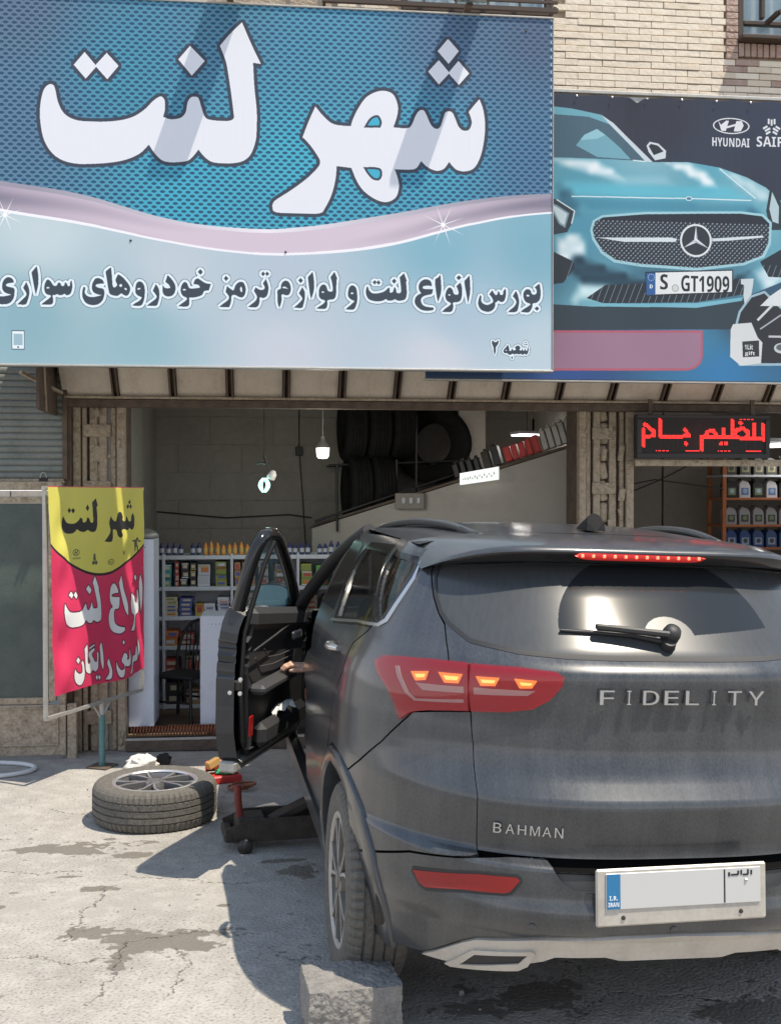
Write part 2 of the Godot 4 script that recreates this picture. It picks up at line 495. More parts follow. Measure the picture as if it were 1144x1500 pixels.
const SUB := [[1767,3262,1767,3262,1775,3211,1771,3164,1751,3139,1723,3131,1719,3109,1707,3085,1691,3073,1643,3075,1643,3075,1659,3092,1691,3112,1707,3128,1679,3139,1663,3162,1659,3193,1671,3217,1691,3225,1707,3216,1716,3195,1731,3189,1747,3199,1747,3222,1735,3238,1735,3238],[1751,3113,1751,3113,1765,3100,1765,3100,1749,3084,1749,3084,1735,3100,1735,3100],[1610,3212,1610,3212,1623,3185,1631,3146,1627,3107,1612,3076,1556,3071,1556,3071,1572,3087,1600,3111,1612,3134,1608,3154,1589,3177,1589,3177],[1542,3226,1542,3226,1544,3191,1536,3152,1520,3138,1505,3140,1494,3148,1494,3148,1481,3136,1473,3132,1473,3112,1461,3089,1437,3074,1406,3074,1378,3087,1362,3114,1362,3145,1374,3180,1374,3180,1382,3171,1380,3145,1394,3125,1422,3117,1453,3131,1459,3147,1445,3174,1433,3185,1433,3185,1453,3213,1453,3213,1465,3194,1477,3182,1489,3190,1489,3206,1489,3206,1500,3202,1508,3184,1524,3187,1528,3210],[1303,3307,1303,3307,1307,3256,1307,3194,1294,3126,1294,3126,1284,3178,1270,3263,1283,3283],[1244,3259,1244,3259,1254,3224,1254,3178,1244,3143,1221,3131,1195,3127,1197,3100,1182,3068,1123,3067,1123,3067,1138,3083,1170,3107,1181,3122,1154,3141,1145,3168,1150,3199,1166,3223,1181,3223,1193,3208,1201,3185,1221,3179,1231,3189,1228,3208,1217,3235,1217,3235],[1234,3305,1234,3305,1250,3290,1250,3290,1232,3274,1232,3274,1217,3289,1217,3289],[1112,3306,1112,3306,1117,3252,1116,3191,1097,3130,1097,3130,1087,3175,1077,3267,1095,3287],[1029,3274,1048,3263,1056,3244,1056,3232,1056,3232,1033,3234,1005,3231,996,3219,1013,3212,1064,3211,1064,3211,1056,3182,1029,3174,1002,3165,986,3146,990,3119,1013,3100,1068,3093,1068,3093,1064,3078,1029,3072,990,3077,959,3099,945,3126,951,3157,970,3176,986,3184,974,3203,970,3230,982,3257,1005,3273],[875,3311,875,3311,893,3263,893,3263,888,3256,888,3256,892,3217,892,3171,882,3144,854,3134,831,3135,817,3144,817,3144,800,3135,773,3133,758,3143,758,3143,730,3130,692,3127,653,3136,634,3158,628,3189,634,3220,634,3220,642,3218,649,3196,672,3178,707,3179,746,3191,769,3211,769,3211,781,3215,783,3188,792,3184,804,3192,812,3219,823,3208,827,3185,851,3184,856,3209,847,3285,847,3285],[812,3276,812,3276,825,3260,825,3260,812,3242,812,3242,796,3259,796,3259],[686,3263,686,3263,698,3249,698,3249,684,3235,684,3235,671,3249,671,3249],[710,3262,710,3262,723,3248,723,3248,709,3234,709,3234,697,3249,697,3249],[541,3227,564,3211,572,3173,572,3127,561,3088,544,3071,495,3072,495,3072,514,3087,541,3111,553,3126,530,3137,514,3156,514,3187,522,3214],[426,3311,426,3311,445,3266,445,3266,439,3260,439,3260,438,3201,434,3155,418,3135,392,3131,380,3123,380,3096,365,3073,307,3074,307,3074,330,3088,361,3111,363,3127,342,3134,327,3153,327,3191,338,3218,357,3228,373,3218,383,3190,399,3183,415,3191,411,3238,401,3276,401,3276],[287,3308,287,3308,295,3251,294,3190,277,3133,277,3133,268,3174,256,3273,256,3273],[220,3208,220,3208,235,3181,237,3143,227,3097,216,3076,166,3077,166,3077,185,3093,212,3120,220,3139,199,3169,199,3169],[210,3268,210,3268,225,3251,225,3251,210,3234,210,3234,195,3251,195,3251],[129,3244,144,3221,147,3187,136,3160,117,3155,90,3159,88,3118,75,3073,75,3073,65,3102,62,3155,64,3186,83,3197,87,3224,106,3246],[-11,3256,-11,3256,4,3215,4,3177,-7,3146,-30,3134,-49,3138,-53,3100,-72,3075,-125,3076,-125,3076,-106,3091,-75,3118,-68,3145,-87,3179,-87,3179,-75,3202,-75,3202,-60,3191,-41,3185,-22,3191,-19,3207,-30,3226,-30,3226],[-28,3303,-28,3303,-15,3289,-15,3289,-28,3273,-28,3273,-41,3288,-41,3288],[-3,3303,-3,3303,10,3289,10,3289,-3,3274,-3,3274,-15,3289,-15,3289],[-154,3231,-139,3197,-142,3159,-158,3137,-181,3139,-204,3150,-226,3146,-230,3112,-241,3077,-253,3072,-305,3073,-305,3073,-283,3092,-249,3119,-245,3142,-265,3168,-265,3168,-256,3206,-256,3206,-237,3191,-215,3180,-203,3211,-181,3232],[-262,3271,-262,3271,-247,3255,-247,3255,-262,3237,-262,3237,-276,3255,-276,3255],[-439,3250,-421,3240,-391,3222,-357,3217,-357,3217,-370,3176,-370,3176,-399,3171,-414,3146,-451,3132,-485,3128,-492,3128,-492,3099,-503,3073,-563,3072,-563,3072,-544,3087,-514,3110,-507,3125,-533,3140,-546,3166,-542,3200,-525,3225,-507,3220,-496,3194,-484,3186,-451,3188,-425,3193,-425,3193,-436,3210,-466,3214,-466,3214,-458,3239],[-423,3310,-423,3310,-407,3292,-407,3292,-423,3274,-423,3274,-439,3291,-439,3291],[-627,3268,-627,3268,-600,3240,-581,3207,-579,3173,-593,3144,-622,3133,-648,3142,-659,3168,-658,3205,-658,3205,-644,3187,-618,3185,-611,3191,-622,3210,-641,3224,-641,3224],[-700,3210,-700,3210,-682,3179,-678,3134,-686,3096,-700,3073,-756,3073,-756,3073,-734,3091,-700,3118,-697,3137,-719,3167,-719,3167],[-800,3225,-778,3210,-769,3177,-771,3124,-782,3087,-800,3071,-848,3072,-848,3072,-830,3086,-800,3105,-789,3124,-811,3135,-826,3153,-826,3187,-818,3213],[-976,3309,-976,3309,-971,3255,-967,3195,-954,3184,-939,3200,-949,3226,-939,3256,-928,3264,-899,3242,-869,3205,-858,3175,-870,3141,-888,3133,-914,3148,-914,3148,-936,3132,-958,3132,-984,3143,-993,3172,-1002,3232,-1010,3280,-1010,3280,-994,3296],[-1075,3234,-1049,3239,-1027,3226,-1020,3206,-1020,3206,-1042,3205,-1064,3201,-1071,3190,-1053,3179,-1024,3172,-1018,3142,-1028,3104,-1054,3078,-1090,3070,-1127,3080,-1149,3110,-1154,3147,-1145,3184,-1145,3184,-1135,3177,-1138,3147,-1123,3127,-1094,3120,-1061,3126,-1035,3134,-1035,3134,-1068,3141,-1090,3159,-1093,3197],[-1218,3224,-1218,3224,-1214,3183,-1222,3146,-1236,3132,-1251,3130,-1262,3139,-1262,3139,-1276,3130,-1295,3129,-1305,3136,-1305,3136,-1320,3129,-1335,3125,-1331,3099,-1342,3070,-1404,3068,-1404,3068,-1382,3087,-1353,3110,-1345,3125,-1374,3135,-1385,3165,-1381,3198,-1367,3223,-1349,3217,-1334,3195,-1323,3185,-1309,3189,-1301,3207,-1301,3207,-1287,3204,-1280,3188,-1265,3188,-1259,3208,-1259,3208,-1250,3205,-1240,3186,-1229,3190,-1227,3209],[-1430,3307,-1430,3307,-1421,3253,-1421,3194,-1436,3127,-1436,3127,-1445,3171,-1462,3267,-1462,3267],[-1494,3207,-1494,3207,-1479,3170,-1476,3133,-1487,3088,-1502,3066,-1549,3067,-1549,3067,-1527,3088,-1498,3118,-1494,3137,-1513,3170,-1513,3170],[-1602,3235,-1577,3224,-1568,3202,-1568,3202,-1588,3199,-1609,3194,-1617,3182,-1599,3174,-1568,3165,-1566,3131,-1574,3098,-1599,3072,-1635,3065,-1678,3070,-1700,3092,-1707,3136,-1696,3166,-1696,3166,-1685,3144,-1671,3118,-1642,3114,-1606,3120,-1584,3127,-1584,3127,-1613,3134,-1635,3152,-1640,3186,-1627,3219]]
const SUB_HOLES := [[1679,3184,1687,3189,1699,3185,1697,3177,1683,3177],[1162,3178,1171,3182,1179,3176,1170,3172],[530,3174,539,3182,549,3176,539,3170],[342,3180,352,3185,361,3180,352,3174],[91,3201,91,3201,106,3211,132,3196,132,3196],[-167,3204,-160,3189,-162,3170,-172,3177,-175,3192],[-533,3178,-524,3183,-511,3178,-524,3172],[-816,3176,-806,3184,-794,3179,-806,3172],[-927,3196,-917,3206,-907,3197,-917,3186],[-895,3182,-880,3178,-883,3166,-893,3174],[-1373,3172,-1363,3179,-1352,3173,-1363,3168]]
const BRANCH := [[1693,2848,1693,2848,1695,2826,1689,2805,1679,2797,1669,2803,1661,2797,1652,2796,1644,2802,1634,2798,1622,2800,1614,2802,1614,2802,1602,2798,1586,2801,1578,2795,1562,2795,1554,2805,1538,2804,1528,2812,1530,2826,1542,2840,1558,2861,1558,2861,1566,2836,1568,2821,1578,2821,1586,2836,1592,2825,1606,2825,1610,2833,1604,2843,1614,2852,1628,2855,1639,2845,1639,2837,1634,2827,1649,2824,1653,2837,1659,2824,1667,2824,1671,2838,1677,2824,1685,2824,1688,2840,1688,2840],[1676,2883,1676,2883,1682,2877,1682,2877,1676,2870,1676,2870,1669,2877,1669,2877],[1669,2868,1669,2868,1674,2862,1674,2862,1669,2856,1669,2856,1663,2862,1663,2862],[1682,2868,1682,2868,1688,2862,1688,2862,1682,2857,1682,2857,1676,2862,1676,2862],[1585,2785,1585,2785,1592,2776,1592,2776,1585,2766,1585,2766,1578,2776,1578,2776],[1455,2887,1455,2887,1462,2883,1469,2876,1483,2878,1493,2888,1496,2888,1496,2888,1495,2870,1485,2853,1478,2843,1477,2816,1469,2788,1469,2788,1464,2815,1462,2839,1453,2862,1451,2873]]
const BRANCH_HOLES := [[1540,2822,1548,2828,1550,2820]]
const BANNER_DARK := [[519,1857,519,1857,542,1810,542,1810,526,1796,526,1796,534,1745,533,1671,509,1634,461,1631,422,1646,422,1646,383,1633,336,1639,306,1654,306,1654,260,1628,185,1631,156,1663,152,1716,164,1742,164,1742,179,1724,208,1697,276,1691,321,1712,337,1730,337,1730,360,1721,368,1698,399,1701,414,1729,438,1719,454,1696,485,1700,478,1764,470,1829,470,1829],[415,1816,415,1816,434,1793,434,1793,415,1770,415,1770,395,1793,395,1793],[227,1795,227,1795,246,1778,246,1778,226,1759,226,1759,207,1779,207,1779],[264,1794,264,1794,284,1776,284,1776,264,1757,264,1757,246,1778,246,1778],[1004,1752,1004,1752,1018,1707,1007,1648,976,1630,949,1642,922,1629,870,1638,843,1624,860,1594,826,1578,788,1597,774,1631,732,1637,723,1580,697,1554,619,1560,619,1560,664,1592,698,1633,681,1686,707,1733,707,1733,741,1703,775,1698,801,1750,835,1759,861,1730,861,1701,896,1695,914,1729,941,1694,967,1694,977,1728],[947,1846,947,1846,965,1828,965,1828,947,1811,947,1811,929,1828,929,1828],[927,1816,927,1816,947,1797,947,1797,927,1779,927,1779,907,1797,907,1797],[968,1816,968,1816,986,1796,986,1796,968,1779,968,1779,948,1797,948,1797]]
const BANNER_PALE := [[488,1330,488,1330,532,1246,532,1246,527,1236,527,1236,546,1176,557,1097,551,1039,523,1022,478,1024,445,1040,445,1040,417,1024,379,1028,352,1050,352,1050,308,1019,224,1013,167,1035,141,1081,137,1131,149,1176,149,1176,162,1147,193,1116,256,1107,309,1114,347,1143,365,1160,365,1160,372,1121,390,1110,412,1130,429,1164,429,1164,440,1121,467,1115,501,1122,490,1181,457,1290,457,1290],[408,1277,408,1277,435,1241,435,1241,413,1214,413,1214,380,1251,380,1251],[215,1249,215,1249,234,1225,234,1225,217,1202,217,1202,192,1226,192,1226],[259,1246,259,1246,280,1218,280,1218,262,1196,262,1196,236,1223,236,1223],[744,1263,786,1233,804,1194,774,1193,720,1188,720,1171,816,1160,816,1160,803,1087,755,1078,743,1039,754,984,796,956,854,943,854,943,851,920,796,906,724,927,678,972,664,1034,690,1084,726,1101,690,1137,679,1185,697,1243],[847,1313,847,1313,871,1216,901,1111,897,1020,897,1020,864,1067,834,1185,813,1261,813,1261],[960,1175,960,1175,995,1151,1001,1116,1033,1106,1040,1203,1040,1203,1059,1167,1065,1097,1051,1035,1007,1012,1000,944,981,908,934,910,934,910,975,960,982,1015,950,1038,941,1108],[1019,1308,1019,1308,1036,1286,1036,1286,1024,1259,1024,1259,1002,1285,1002,1285],[1085,1304,1085,1304,1111,1225,1116,1113,1096,1024,1096,1024,1078,1130,1066,1235],[312,784,312,784,328,756,336,698,327,655,300,627,263,630,232,657,219,697,227,739,227,739,243,718,274,701,306,709,306,747,296,771],[261,813,261,813,280,789,280,789,261,769,261,769,241,794,241,794],[361,886,361,886,372,833,377,762,398,750,415,763,393,799,394,831,460,848,460,848,465,831,465,831,432,809,459,777,481,754,509,750,504,796,499,817,499,817,521,801,526,748,524,703,492,684,459,699,425,685,393,686,355,708,347,754,339,812,329,858,329,858],[388,860,388,860,460,874,460,874,462,864,462,864,394,847,394,847],[509,659,509,659,522,639,522,639,509,623,509,623,494,643,494,643],[538,655,538,655,552,634,552,634,538,619,538,619,524,639,524,639],[556,875,556,875,578,806,589,726,583,681,583,681,560,730,544,798,533,851],[647,751,647,751,670,701,681,653,663,609,605,612,605,612,640,639,652,671,629,720],[729,720,729,720,741,684,770,653,806,655,819,680,789,711,813,748,837,765,862,742,855,715,886,725,893,792,893,792,905,736,898,682,867,666,825,672,812,627,782,601,746,613,725,660],[830,856,830,856,844,838,844,838,829,824,829,824,816,841,816,841],[929,692,948,730,986,732,1005,791,1005,791,1024,782,1037,718,1017,686,979,685,948,675,935,629,904,606,894,621,923,651],[1050,848,1050,848,1069,797,1075,741,1049,716,1044,787]]

# outlines on the printed car poster, in millimetres on its plane
const POSTER := {"sil":[1739,4514,1899,4509,2046,4497,2252,4462,2340,4408,2444,4311,2616,4155,2863,4160,3089,4131,3286,4071,3423,4003,3515,3925,3623,3848,3962,3843,3965,3417,3564,3365,3260,3242,2927,3178,2182,3161,1902,3173,1538,3167,1536,4507],"glassy":[1536,4443,1900,4456,2163,4445,2311,4400,2415,4303,2564,4157,2475,4162,1900,4165,1537,4153],"gleam":[2076,4249,2134,4322,2222,4365,2282,4327,2385,4245,2460,4168,2223,4175],"pillar":[2252,4462,2340,4408,2444,4311,2616,4155,2564,4157,2415,4303,2311,4400],"hood1":[1915,4155,2208,4146,2312,4099,2416,4024,2268,4048,2047,4098],"hood2":[2713,4152,2863,4145,2998,4084,3074,3985,2923,4046,2803,4115],"hood3":[3089,4123,3286,4064,3423,3996,3470,3917,3348,3928,3256,3998],"hood4":[2003,4004,2386,3987,2774,3984,3165,3995,3317,3913,2774,3912,2047,3905],"nose":[2033,3891,2774,3900,3226,3925,3378,3863,3409,3813,2565,3812,2268,3783,2150,3808],"hl":[1857,3907,1945,3881,2069,3806,2048,3720,2018,3662,1857,3629],"hl2":[1872,3865,1945,3845,2033,3791,2004,3690,1960,3717,1916,3802],"hr":[3454,4018,3531,3904,3538,3715,3455,3712,3424,3843],"hr2":[3466,3975,3516,3874,3513,3758,3470,3771,3447,3858],"mir":[2571,4265,2593,4292,2653,4282,2708,4234,2705,4183,2631,4167,2586,4223],"mir2":[2586,4263,2601,4278,2650,4268,2690,4229,2623,4202],"grille":[2195,3681,2212,3738,2268,3768,2565,3798,3242,3820,3394,3806,3448,3756,3441,3625,3395,3536,3259,3482,2926,3441,2536,3459,2358,3484,2269,3539,2210,3624],"grille_o":[2177,3680,2195,3745,2257,3782,2565,3814,3242,3836,3404,3822,3466,3764,3459,3618,3411,3522,3266,3465,2926,3421,2534,3439,2346,3465,2254,3524,2192,3616],"bar1":[2225,3631,2745,3643,2790,3635,2775,3614,2417,3606],"bar2":[3038,3644,3402,3673,3402,3659,3167,3633,3038,3624],"inl":[1858,3537,1916,3531,2063,3463,2070,3420,1990,3318,1858,3298],"inr":[3380,3492,3539,3583,3778,3633,3780,3384,3442,3388],"low":[2152,3218,2285,3310,2567,3327,3244,3373,3298,3272,2927,3204,2270,3186],"split":[2182,3164,2255,3183,2927,3198,3260,3245,3252,3221,2927,3166],"shade":[1902,3173,2182,3161,2927,3170,3321,3236,3965,3388,3967,3035,1538,2996,1538,3167],"plate":[2563,3405,3189,3435,3190,3274,2567,3240],"eu":[2571,3398,2635,3400,2636,3249,2573,3246],"red":[1567,2990,2973,3012,2974,2830,2959,2783,2921,2750,2869,2734,1568,2719],"jug":[3215,3023,3245,3140,3321,3243,3412,3274,3489,3202,3597,3117,3598,2794,3247,2790],"jugo":[3197,3019,3230,3148,3311,3257,3415,3292,3501,3217,3615,3129,3617,2777,3232,2772],"neck":[3244,3370,3335,3375,3332,3338,3320,3265,3272,3198,3263,3257,3268,3329,3244,3336],"neck2":[3382,3186,3458,3260,3595,3351,3688,3309,3550,3189],"small":[3174,3022,3192,3059,3321,3071,3368,2967,3401,2935,3392,2792,3247,2772,3171,2833],"lab":[3257,2940,3377,2949,3378,2838,3262,2831],"pts":[2922,3627,3035,3629,2871,3912,3171,4420,3302,4425,3170,4475,3459,4419,3035,4278,3303,4338,3353,4284,3535,4345,2668,3286,3175,3400,2606,3293,3274,2885,3277,2849,3474,3027,2776,3298]}

# ---------------------------------------------------------------- flat print, drawn into an Image
class Pic:
	var im: Image
	var w: int
	var h: int
	var x0: float
	var y1: float
	var k: float
	func setup(xa: float, xb: float, ya: float, yb: float, wide: int) -> void:
		x0 = xa; y1 = yb; k = wide / (xb - xa)
		w = wide
		h = int(round((yb - ya) * k))
		im = Image.create(w, h, false, Image.FORMAT_RGBA8)
	func px(p: Vector2) -> Vector2:
		return Vector2((p.x - x0) * k, (y1 - p.y) * k)
	# even-odd fill of several contours
	func fill(polys: Array, c: Color) -> void:
		var edges := []
		var lo := 1e9
		var hi := -1e9
		for poly in polys:
			var m: int = poly.size()
			for i in m:
				var a := px(poly[i])
				var b := px(poly[(i + 1) % m])
				if a.y == b.y: continue
				if a.y > b.y:
					var s := a; a = b; b = s
				edges.append([a.y, b.y, a.x, (b.x - a.x) / (b.y - a.y)])
				lo = min(lo, a.y); hi = max(hi, b.y)
		for y in range(maxi(0, int(floor(lo))), mini(h, int(ceil(hi)) + 1)):
			var yc := y + 0.5
			var xs := []
			for e in edges:
				if e[0] <= yc and yc < e[1]: xs.append(e[2] + (yc - e[0]) * e[3])
			xs.sort()
			for i in range(0, xs.size() - 1, 2):
				var a := maxi(0, int(round(xs[i])))
				var b := mini(w, int(round(xs[i + 1])))
				if b > a: im.fill_rect(Rect2i(a, y, b - a, 1), c)
	func ell(c: Vector2, rx: float, ry: float, col: Color) -> void:
		var p := px(c)
		var b := ry * k
		for y in range(maxi(0, int(p.y - b)), mini(h, int(p.y + b) + 2)):
			var d := (y + 0.5 - p.y) / b
			if absf(d) >= 1.0: continue
			var hw := rx * k * sqrt(1.0 - d * d)
			var xa := maxi(0, int(round(p.x - hw)))
			var xb := mini(w, int(round(p.x + hw)))
			if xb > xa: im.fill_rect(Rect2i(xa, y, xb - xa, 1), col)
	func line(pts: Array, wd: float, col: Color) -> void:
		for i in pts.size() - 1:
			var a: Vector2 = pts[i]
			var b: Vector2 = pts[i + 1]
			var o := (b - a).orthogonal().normalized() * wd * 0.5
			fill([[a + o, b + o, b - o, a - o]], col)
	func tris(t: PackedVector2Array, col: Color) -> void:
		for i in range(0, t.size(), 3): fill([[t[i], t[i + 1], t[i + 2]]], col)
	func tex() -> ImageTexture:
		im.generate_mipmaps()
		return ImageTexture.create_from_image(im)

func curve(raw: Array, sub := 4) -> PackedVector2Array:
	var p := []
	for i in range(0, raw.size(), 2): p.append(Vector2(raw[i], raw[i + 1]) * 0.001)
	var out := PackedVector2Array()
	var m := p.size()
	for i in m:
		var a: Vector2 = p[(i - 1 + m) % m]
		var b: Vector2 = p[i]
		var c: Vector2 = p[(i + 1) % m]
		var d: Vector2 = p[(i + 2) % m]
		if b == c: continue
		if a == b and c == d:
			out.append(b)
			continue
		for j in sub: out.append(b.cubic_interpolate(c, a, d, float(j) / sub))
	return out

func flat(raw: Array) -> PackedVector2Array:
	var out := PackedVector2Array()
	for i in range(0, raw.size(), 2): out.append(Vector2(raw[i], raw[i + 1]) * 0.001)
	return out

func curves(raws: Array) -> Array:
	var o := []
	for r in raws: o.append(curve(r))
	return o

func grown(polys: Array, d: float) -> Array:
	var o := []
	for p in polys: o.append_array(Geometry2D.offset_polygon(p, d, Geometry2D.JOIN_ROUND))
	return o

# each contour filled on its own, so that overlaps stay filled
func fill_each(pic: Pic, polys: Array, c: Color) -> void:
	for p in polys: pic.fill([p], c)

func letters(text: String, origin: Vector2, height: float, width := 0.0, bold := true, skew := 0.0) -> PackedVector2Array:
	var f := SystemFont.new()
	f.font_names = PackedStringArray(["Droid Sans"])
	f.font_weight = 700 if bold else 400
	var t := TextMesh.new()
	t.text = text
	t.font = f
	t.font_size = 64
	t.pixel_size = 0.01
	t.depth = 0.0
	t.horizontal_alignment = HORIZONTAL_ALIGNMENT_LEFT
	var a := t.get_mesh_arrays()
	var vv: PackedVector3Array = a[Mesh.ARRAY_VERTEX]
	var ii: PackedInt32Array = a[Mesh.ARRAY_INDEX]
	var lo := Vector2(1e9, 1e9)
	var hi := -lo
	for q in vv:
		lo = lo.min(Vector2(q.x, q.y)); hi = hi.max(Vector2(q.x, q.y))
	var sy := height / (hi.y - lo.y)
	var sx := width / (hi.x - lo.x) if width > 0.0 else sy
	var out := PackedVector2Array()
	if ii.size() > 0:
		for i in ii: out.append(Vector2((vv[i].x - lo.x) * sx + (vv[i].y - lo.y) * sy * skew, (vv[i].y - lo.y) * sy) + origin)
	else:
		for q in vv: out.append(Vector2((q.x - lo.x) * sx + (q.y - lo.y) * sy * skew, (q.y - lo.y) * sy) + origin)
	return out

func c8(r: int, g: int, b: int) -> Color:
	return Color8(r, g, b)

# printed colours between a few anchor points (inverse-distance weights), drawn small and enlarged
func blend_fill(pic: Pic, anchors: Array, n := 96, over := []) -> void:
	var hh := maxi(2, int(n * pic.h / pic.w))
	var lo := Image.create(n, hh, false, Image.FORMAT_RGBA8)
	for y in hh:
		for x in n:
			var p := Vector2(pic.x0 + (x + .5) / n * pic.w / pic.k, pic.y1 - (y + .5) / hh * pic.h / pic.k)
			var s := 0.0
			var c := Color(0, 0, 0, 0)
			for a in anchors:
				var d: float = 1.0 / (pow(p.distance_squared_to(a[0]), 1.3) + .004)
				s += d
				c += (a[1] as Color) * d
			c /= s
			# softly edged printed shapes: outline, colour, softness
			for o in over:
				var pl: PackedVector2Array = o[0]
				var dm := 1e9
				for i in pl.size(): dm = minf(dm, Geometry2D.get_closest_point_to_segment(p, pl[i], pl[(i + 1) % pl.size()]).distance_to(p))
				if not Geometry2D.is_point_in_polygon(p, pl): dm = -dm
				c = c.lerp(o[1], smoothstep(-o[2], o[2], dm) * o[3])
			c.a = 1.0
			lo.set_pixel(x, y, c)
	lo.resize(pic.w, pic.h, Image.INTERPOLATE_CUBIC)
	pic.im = lo

func print_mat(t: Texture2D, rough := 0.5) -> StandardMaterial3D:
	var m := StandardMaterial3D.new()
	m.albedo_texture = t
	m.roughness = rough
	return m

func wave(xs: Array, x: float) -> float:
	for i in xs.size() - 1:
		if x <= xs[i + 1][0] or i == xs.size() - 2:
			var a: Vector2 = Vector2(xs[maxi(i - 1, 0)][0], xs[maxi(i - 1, 0)][1])
			var t: float = (x - xs[i][0]) / (xs[i + 1][0] - xs[i][0])
			return cubic_interpolate(xs[i][1], xs[i + 1][1], xs[maxi(i - 1, 0)][1], xs[mini(i + 2, xs.size() - 1)][1], t)
	return 0.0

func shop_sign_print() -> ImageTexture:
	var pic := Pic.new()
	pic.setup(-2.3, 1.85, 2.70, 4.985, 2048)
	# lower half of the print
	blend_fill(pic, [[Vector2(-2.2, 3.5), c8(196, 208, 214)], [Vector2(-1.4, 3.5), c8(192, 206, 212)], [Vector2(-1.5, 3.0), c8(132, 170, 182)], [Vector2(-.8, 2.9), c8(140, 176, 188)], [Vector2(-.6, 3.3), c8(186, 198, 208)],
		[Vector2(.1, 3.2), c8(176, 190, 204)], [Vector2(.1, 2.8), c8(196, 202, 212)], [Vector2(1.1, 3.45), c8(124, 172, 190)], [Vector2(1.75, 3.5), c8(120, 168, 186)], [Vector2(1.2, 3.0), c8(166, 188, 204)], [Vector2(1.1, 2.78), c8(206, 208, 216)], [Vector2(1.8, 2.8), c8(186, 202, 212)], [Vector2(-2.1, 2.8), c8(140, 172, 182)]])
	var low := pic.im
	# dotted upper half
	blend_fill(pic, [[Vector2(-2.2, 4.9), c8(96, 106, 128)], [Vector2(-1.5, 4.9), c8(92, 108, 132)], [Vector2(-1.5, 4.2), c8(86, 116, 146)], [Vector2(-.9, 4.5), c8(62, 140, 168)], [Vector2(-.3, 4.8), c8(76, 130, 158)], [Vector2(-.5, 3.8), c8(58, 168, 196)], [Vector2(.2, 4.0), c8(60, 172, 198)],
		[Vector2(.4, 4.7), c8(72, 142, 172)], [Vector2(1.0, 4.1), c8(62, 160, 190)], [Vector2(1.2, 4.8), c8(84, 108, 140)], [Vector2(1.8, 4.9), c8(82, 92, 118)], [Vector2(1.8, 4.1), c8(74, 112, 148)]])
	var ring := c8(96, 158, 182)
	var y := 3.5
	var row := 0
	while y < 5.0:
		var x := -2.3 + (.0265 if row % 2 else 0.0)
		while x < 1.9:
			var q := pic.px(Vector2(x, y))
			var base: Color = low.get_pixel(0, 0)
			if q.x >= 0 and q.y >= 0 and q.x < pic.w and q.y < pic.h: base = pic.im.get_pixelv(Vector2i(q))
			pic.ell(Vector2(x, y), .0235, .0145, base.lerp(ring, .35))
			pic.ell(Vector2(x, y), .0215, .0125, base)
			pic.ell(Vector2(x, y + .001), .0165, .0088, base.lerp(c8(12, 60, 92), .82))
			x += .053
		y += .0243
		row += 1
	# lay the lower half in, under the wave
	var top := [[-2.3, 3.90], [-1.65, 3.83], [-1.16, 3.76], [-.61, 3.62], [-.18, 3.575], [.16, 3.585], [.74, 3.68], [1.36, 3.80], [1.85, 3.85]]
	var bot := [[-2.3, 3.74], [-1.65, 3.64], [-1.16, 3.57], [-.61, 3.47], [-.18, 3.415], [.16, 3.41], [.74, 3.475], [1.36, 3.64], [1.85, 3.72]]
	for i in pic.w:
		var wx := -2.3 + i / pic.k
		var ya := int((4.985 - wave(top, wx)) * pic.k)
		var yb := int((4.985 - wave(bot, wx)) * pic.k)
		pic.im.blit_rect(low, Rect2i(i, ya, 1, pic.h - ya), Vector2i(i, ya))
		var mid := c8(206, 190, 204)
		var edge := c8(128, 122, 140)
		var side := clampf(absf(wx - .0) / 1.9, 0, 1)
		for j in range(ya, yb):
			var t := float(j - ya) / (yb - ya)
			var c := mid.lerp(edge, clampf(side * side * 1.1 - .1 + .25 * sin(t * 9.0 + wx * 2.0) * side, 0, 1))
			if t < .14: c = c8(150, 146, 162).lerp(c8(232, 226, 234), clampf(1.0 - side * 1.3, 0, 1))
			elif t > .9: c = c8(238, 236, 242)
			pic.im.set_pixel(i, j, c)
	# glints printed on the wave
	for g in [[1.13, 3.63, .15], [-1.62, 3.62, .12]]:
		for ang in [20, 65, 110, 155]:
			var d: Vector2 = Vector2.from_angle(deg_to_rad(ang)) * g[2]
			var o := d.orthogonal().normalized() * .0035
			var c := Vector2(g[0], g[1])
			pic.fill([[c - d, c + o, c + d, c - o]], c8(236, 238, 242))
		pic.ell(Vector2(g[0], g[1]), .014, .014, c8(244, 244, 248))
	# large name, dark edge then pale face
	var big := curves(BIG)
	fill_each(pic, grown(big, .022), c8(52, 62, 78))
	fill_each(pic, big, c8(222, 224, 232))
	for hpoly in curves(BIG_HOLES):
		pic.fill([hpoly], c8(52, 62, 78))
		for q in Geometry2D.offset_polygon(hpoly, -.014): pic.fill([q], c8(58, 168, 196))
	var sub := curves(SUB)
	fill_each(pic, grown(sub, .0195), c8(66, 84, 98))
	fill_each(pic, grown(sub, .016), c8(220, 232, 240))
	fill_each(pic, sub, c8(52, 64, 76))
	fill_each(pic, curves(SUB_HOLES), c8(216, 226, 234))
	var br := curves(BRANCH)
	fill_each(pic, grown(br, .0125), c8(66, 84, 98))
	fill_each(pic, grown(br, .010), c8(220, 232, 240))
	fill_each(pic, br, c8(52, 64, 76))
	fill_each(pic, curves(BRANCH_HOLES), c8(216, 226, 234))
	# handset pictogram
	var ph := [Vector2(-1.585, 2.785), Vector2(-1.505, 2.785), Vector2(-1.505, 2.905), Vector2(-1.585, 2.905)]
	pic.fill([ph], c8(70, 92, 106))
	pic.fill([[Vector2(-1.58, 2.79), Vector2(-1.51, 2.79), Vector2(-1.51, 2.90), Vector2(-1.58, 2.90)]], c8(226, 234, 240))
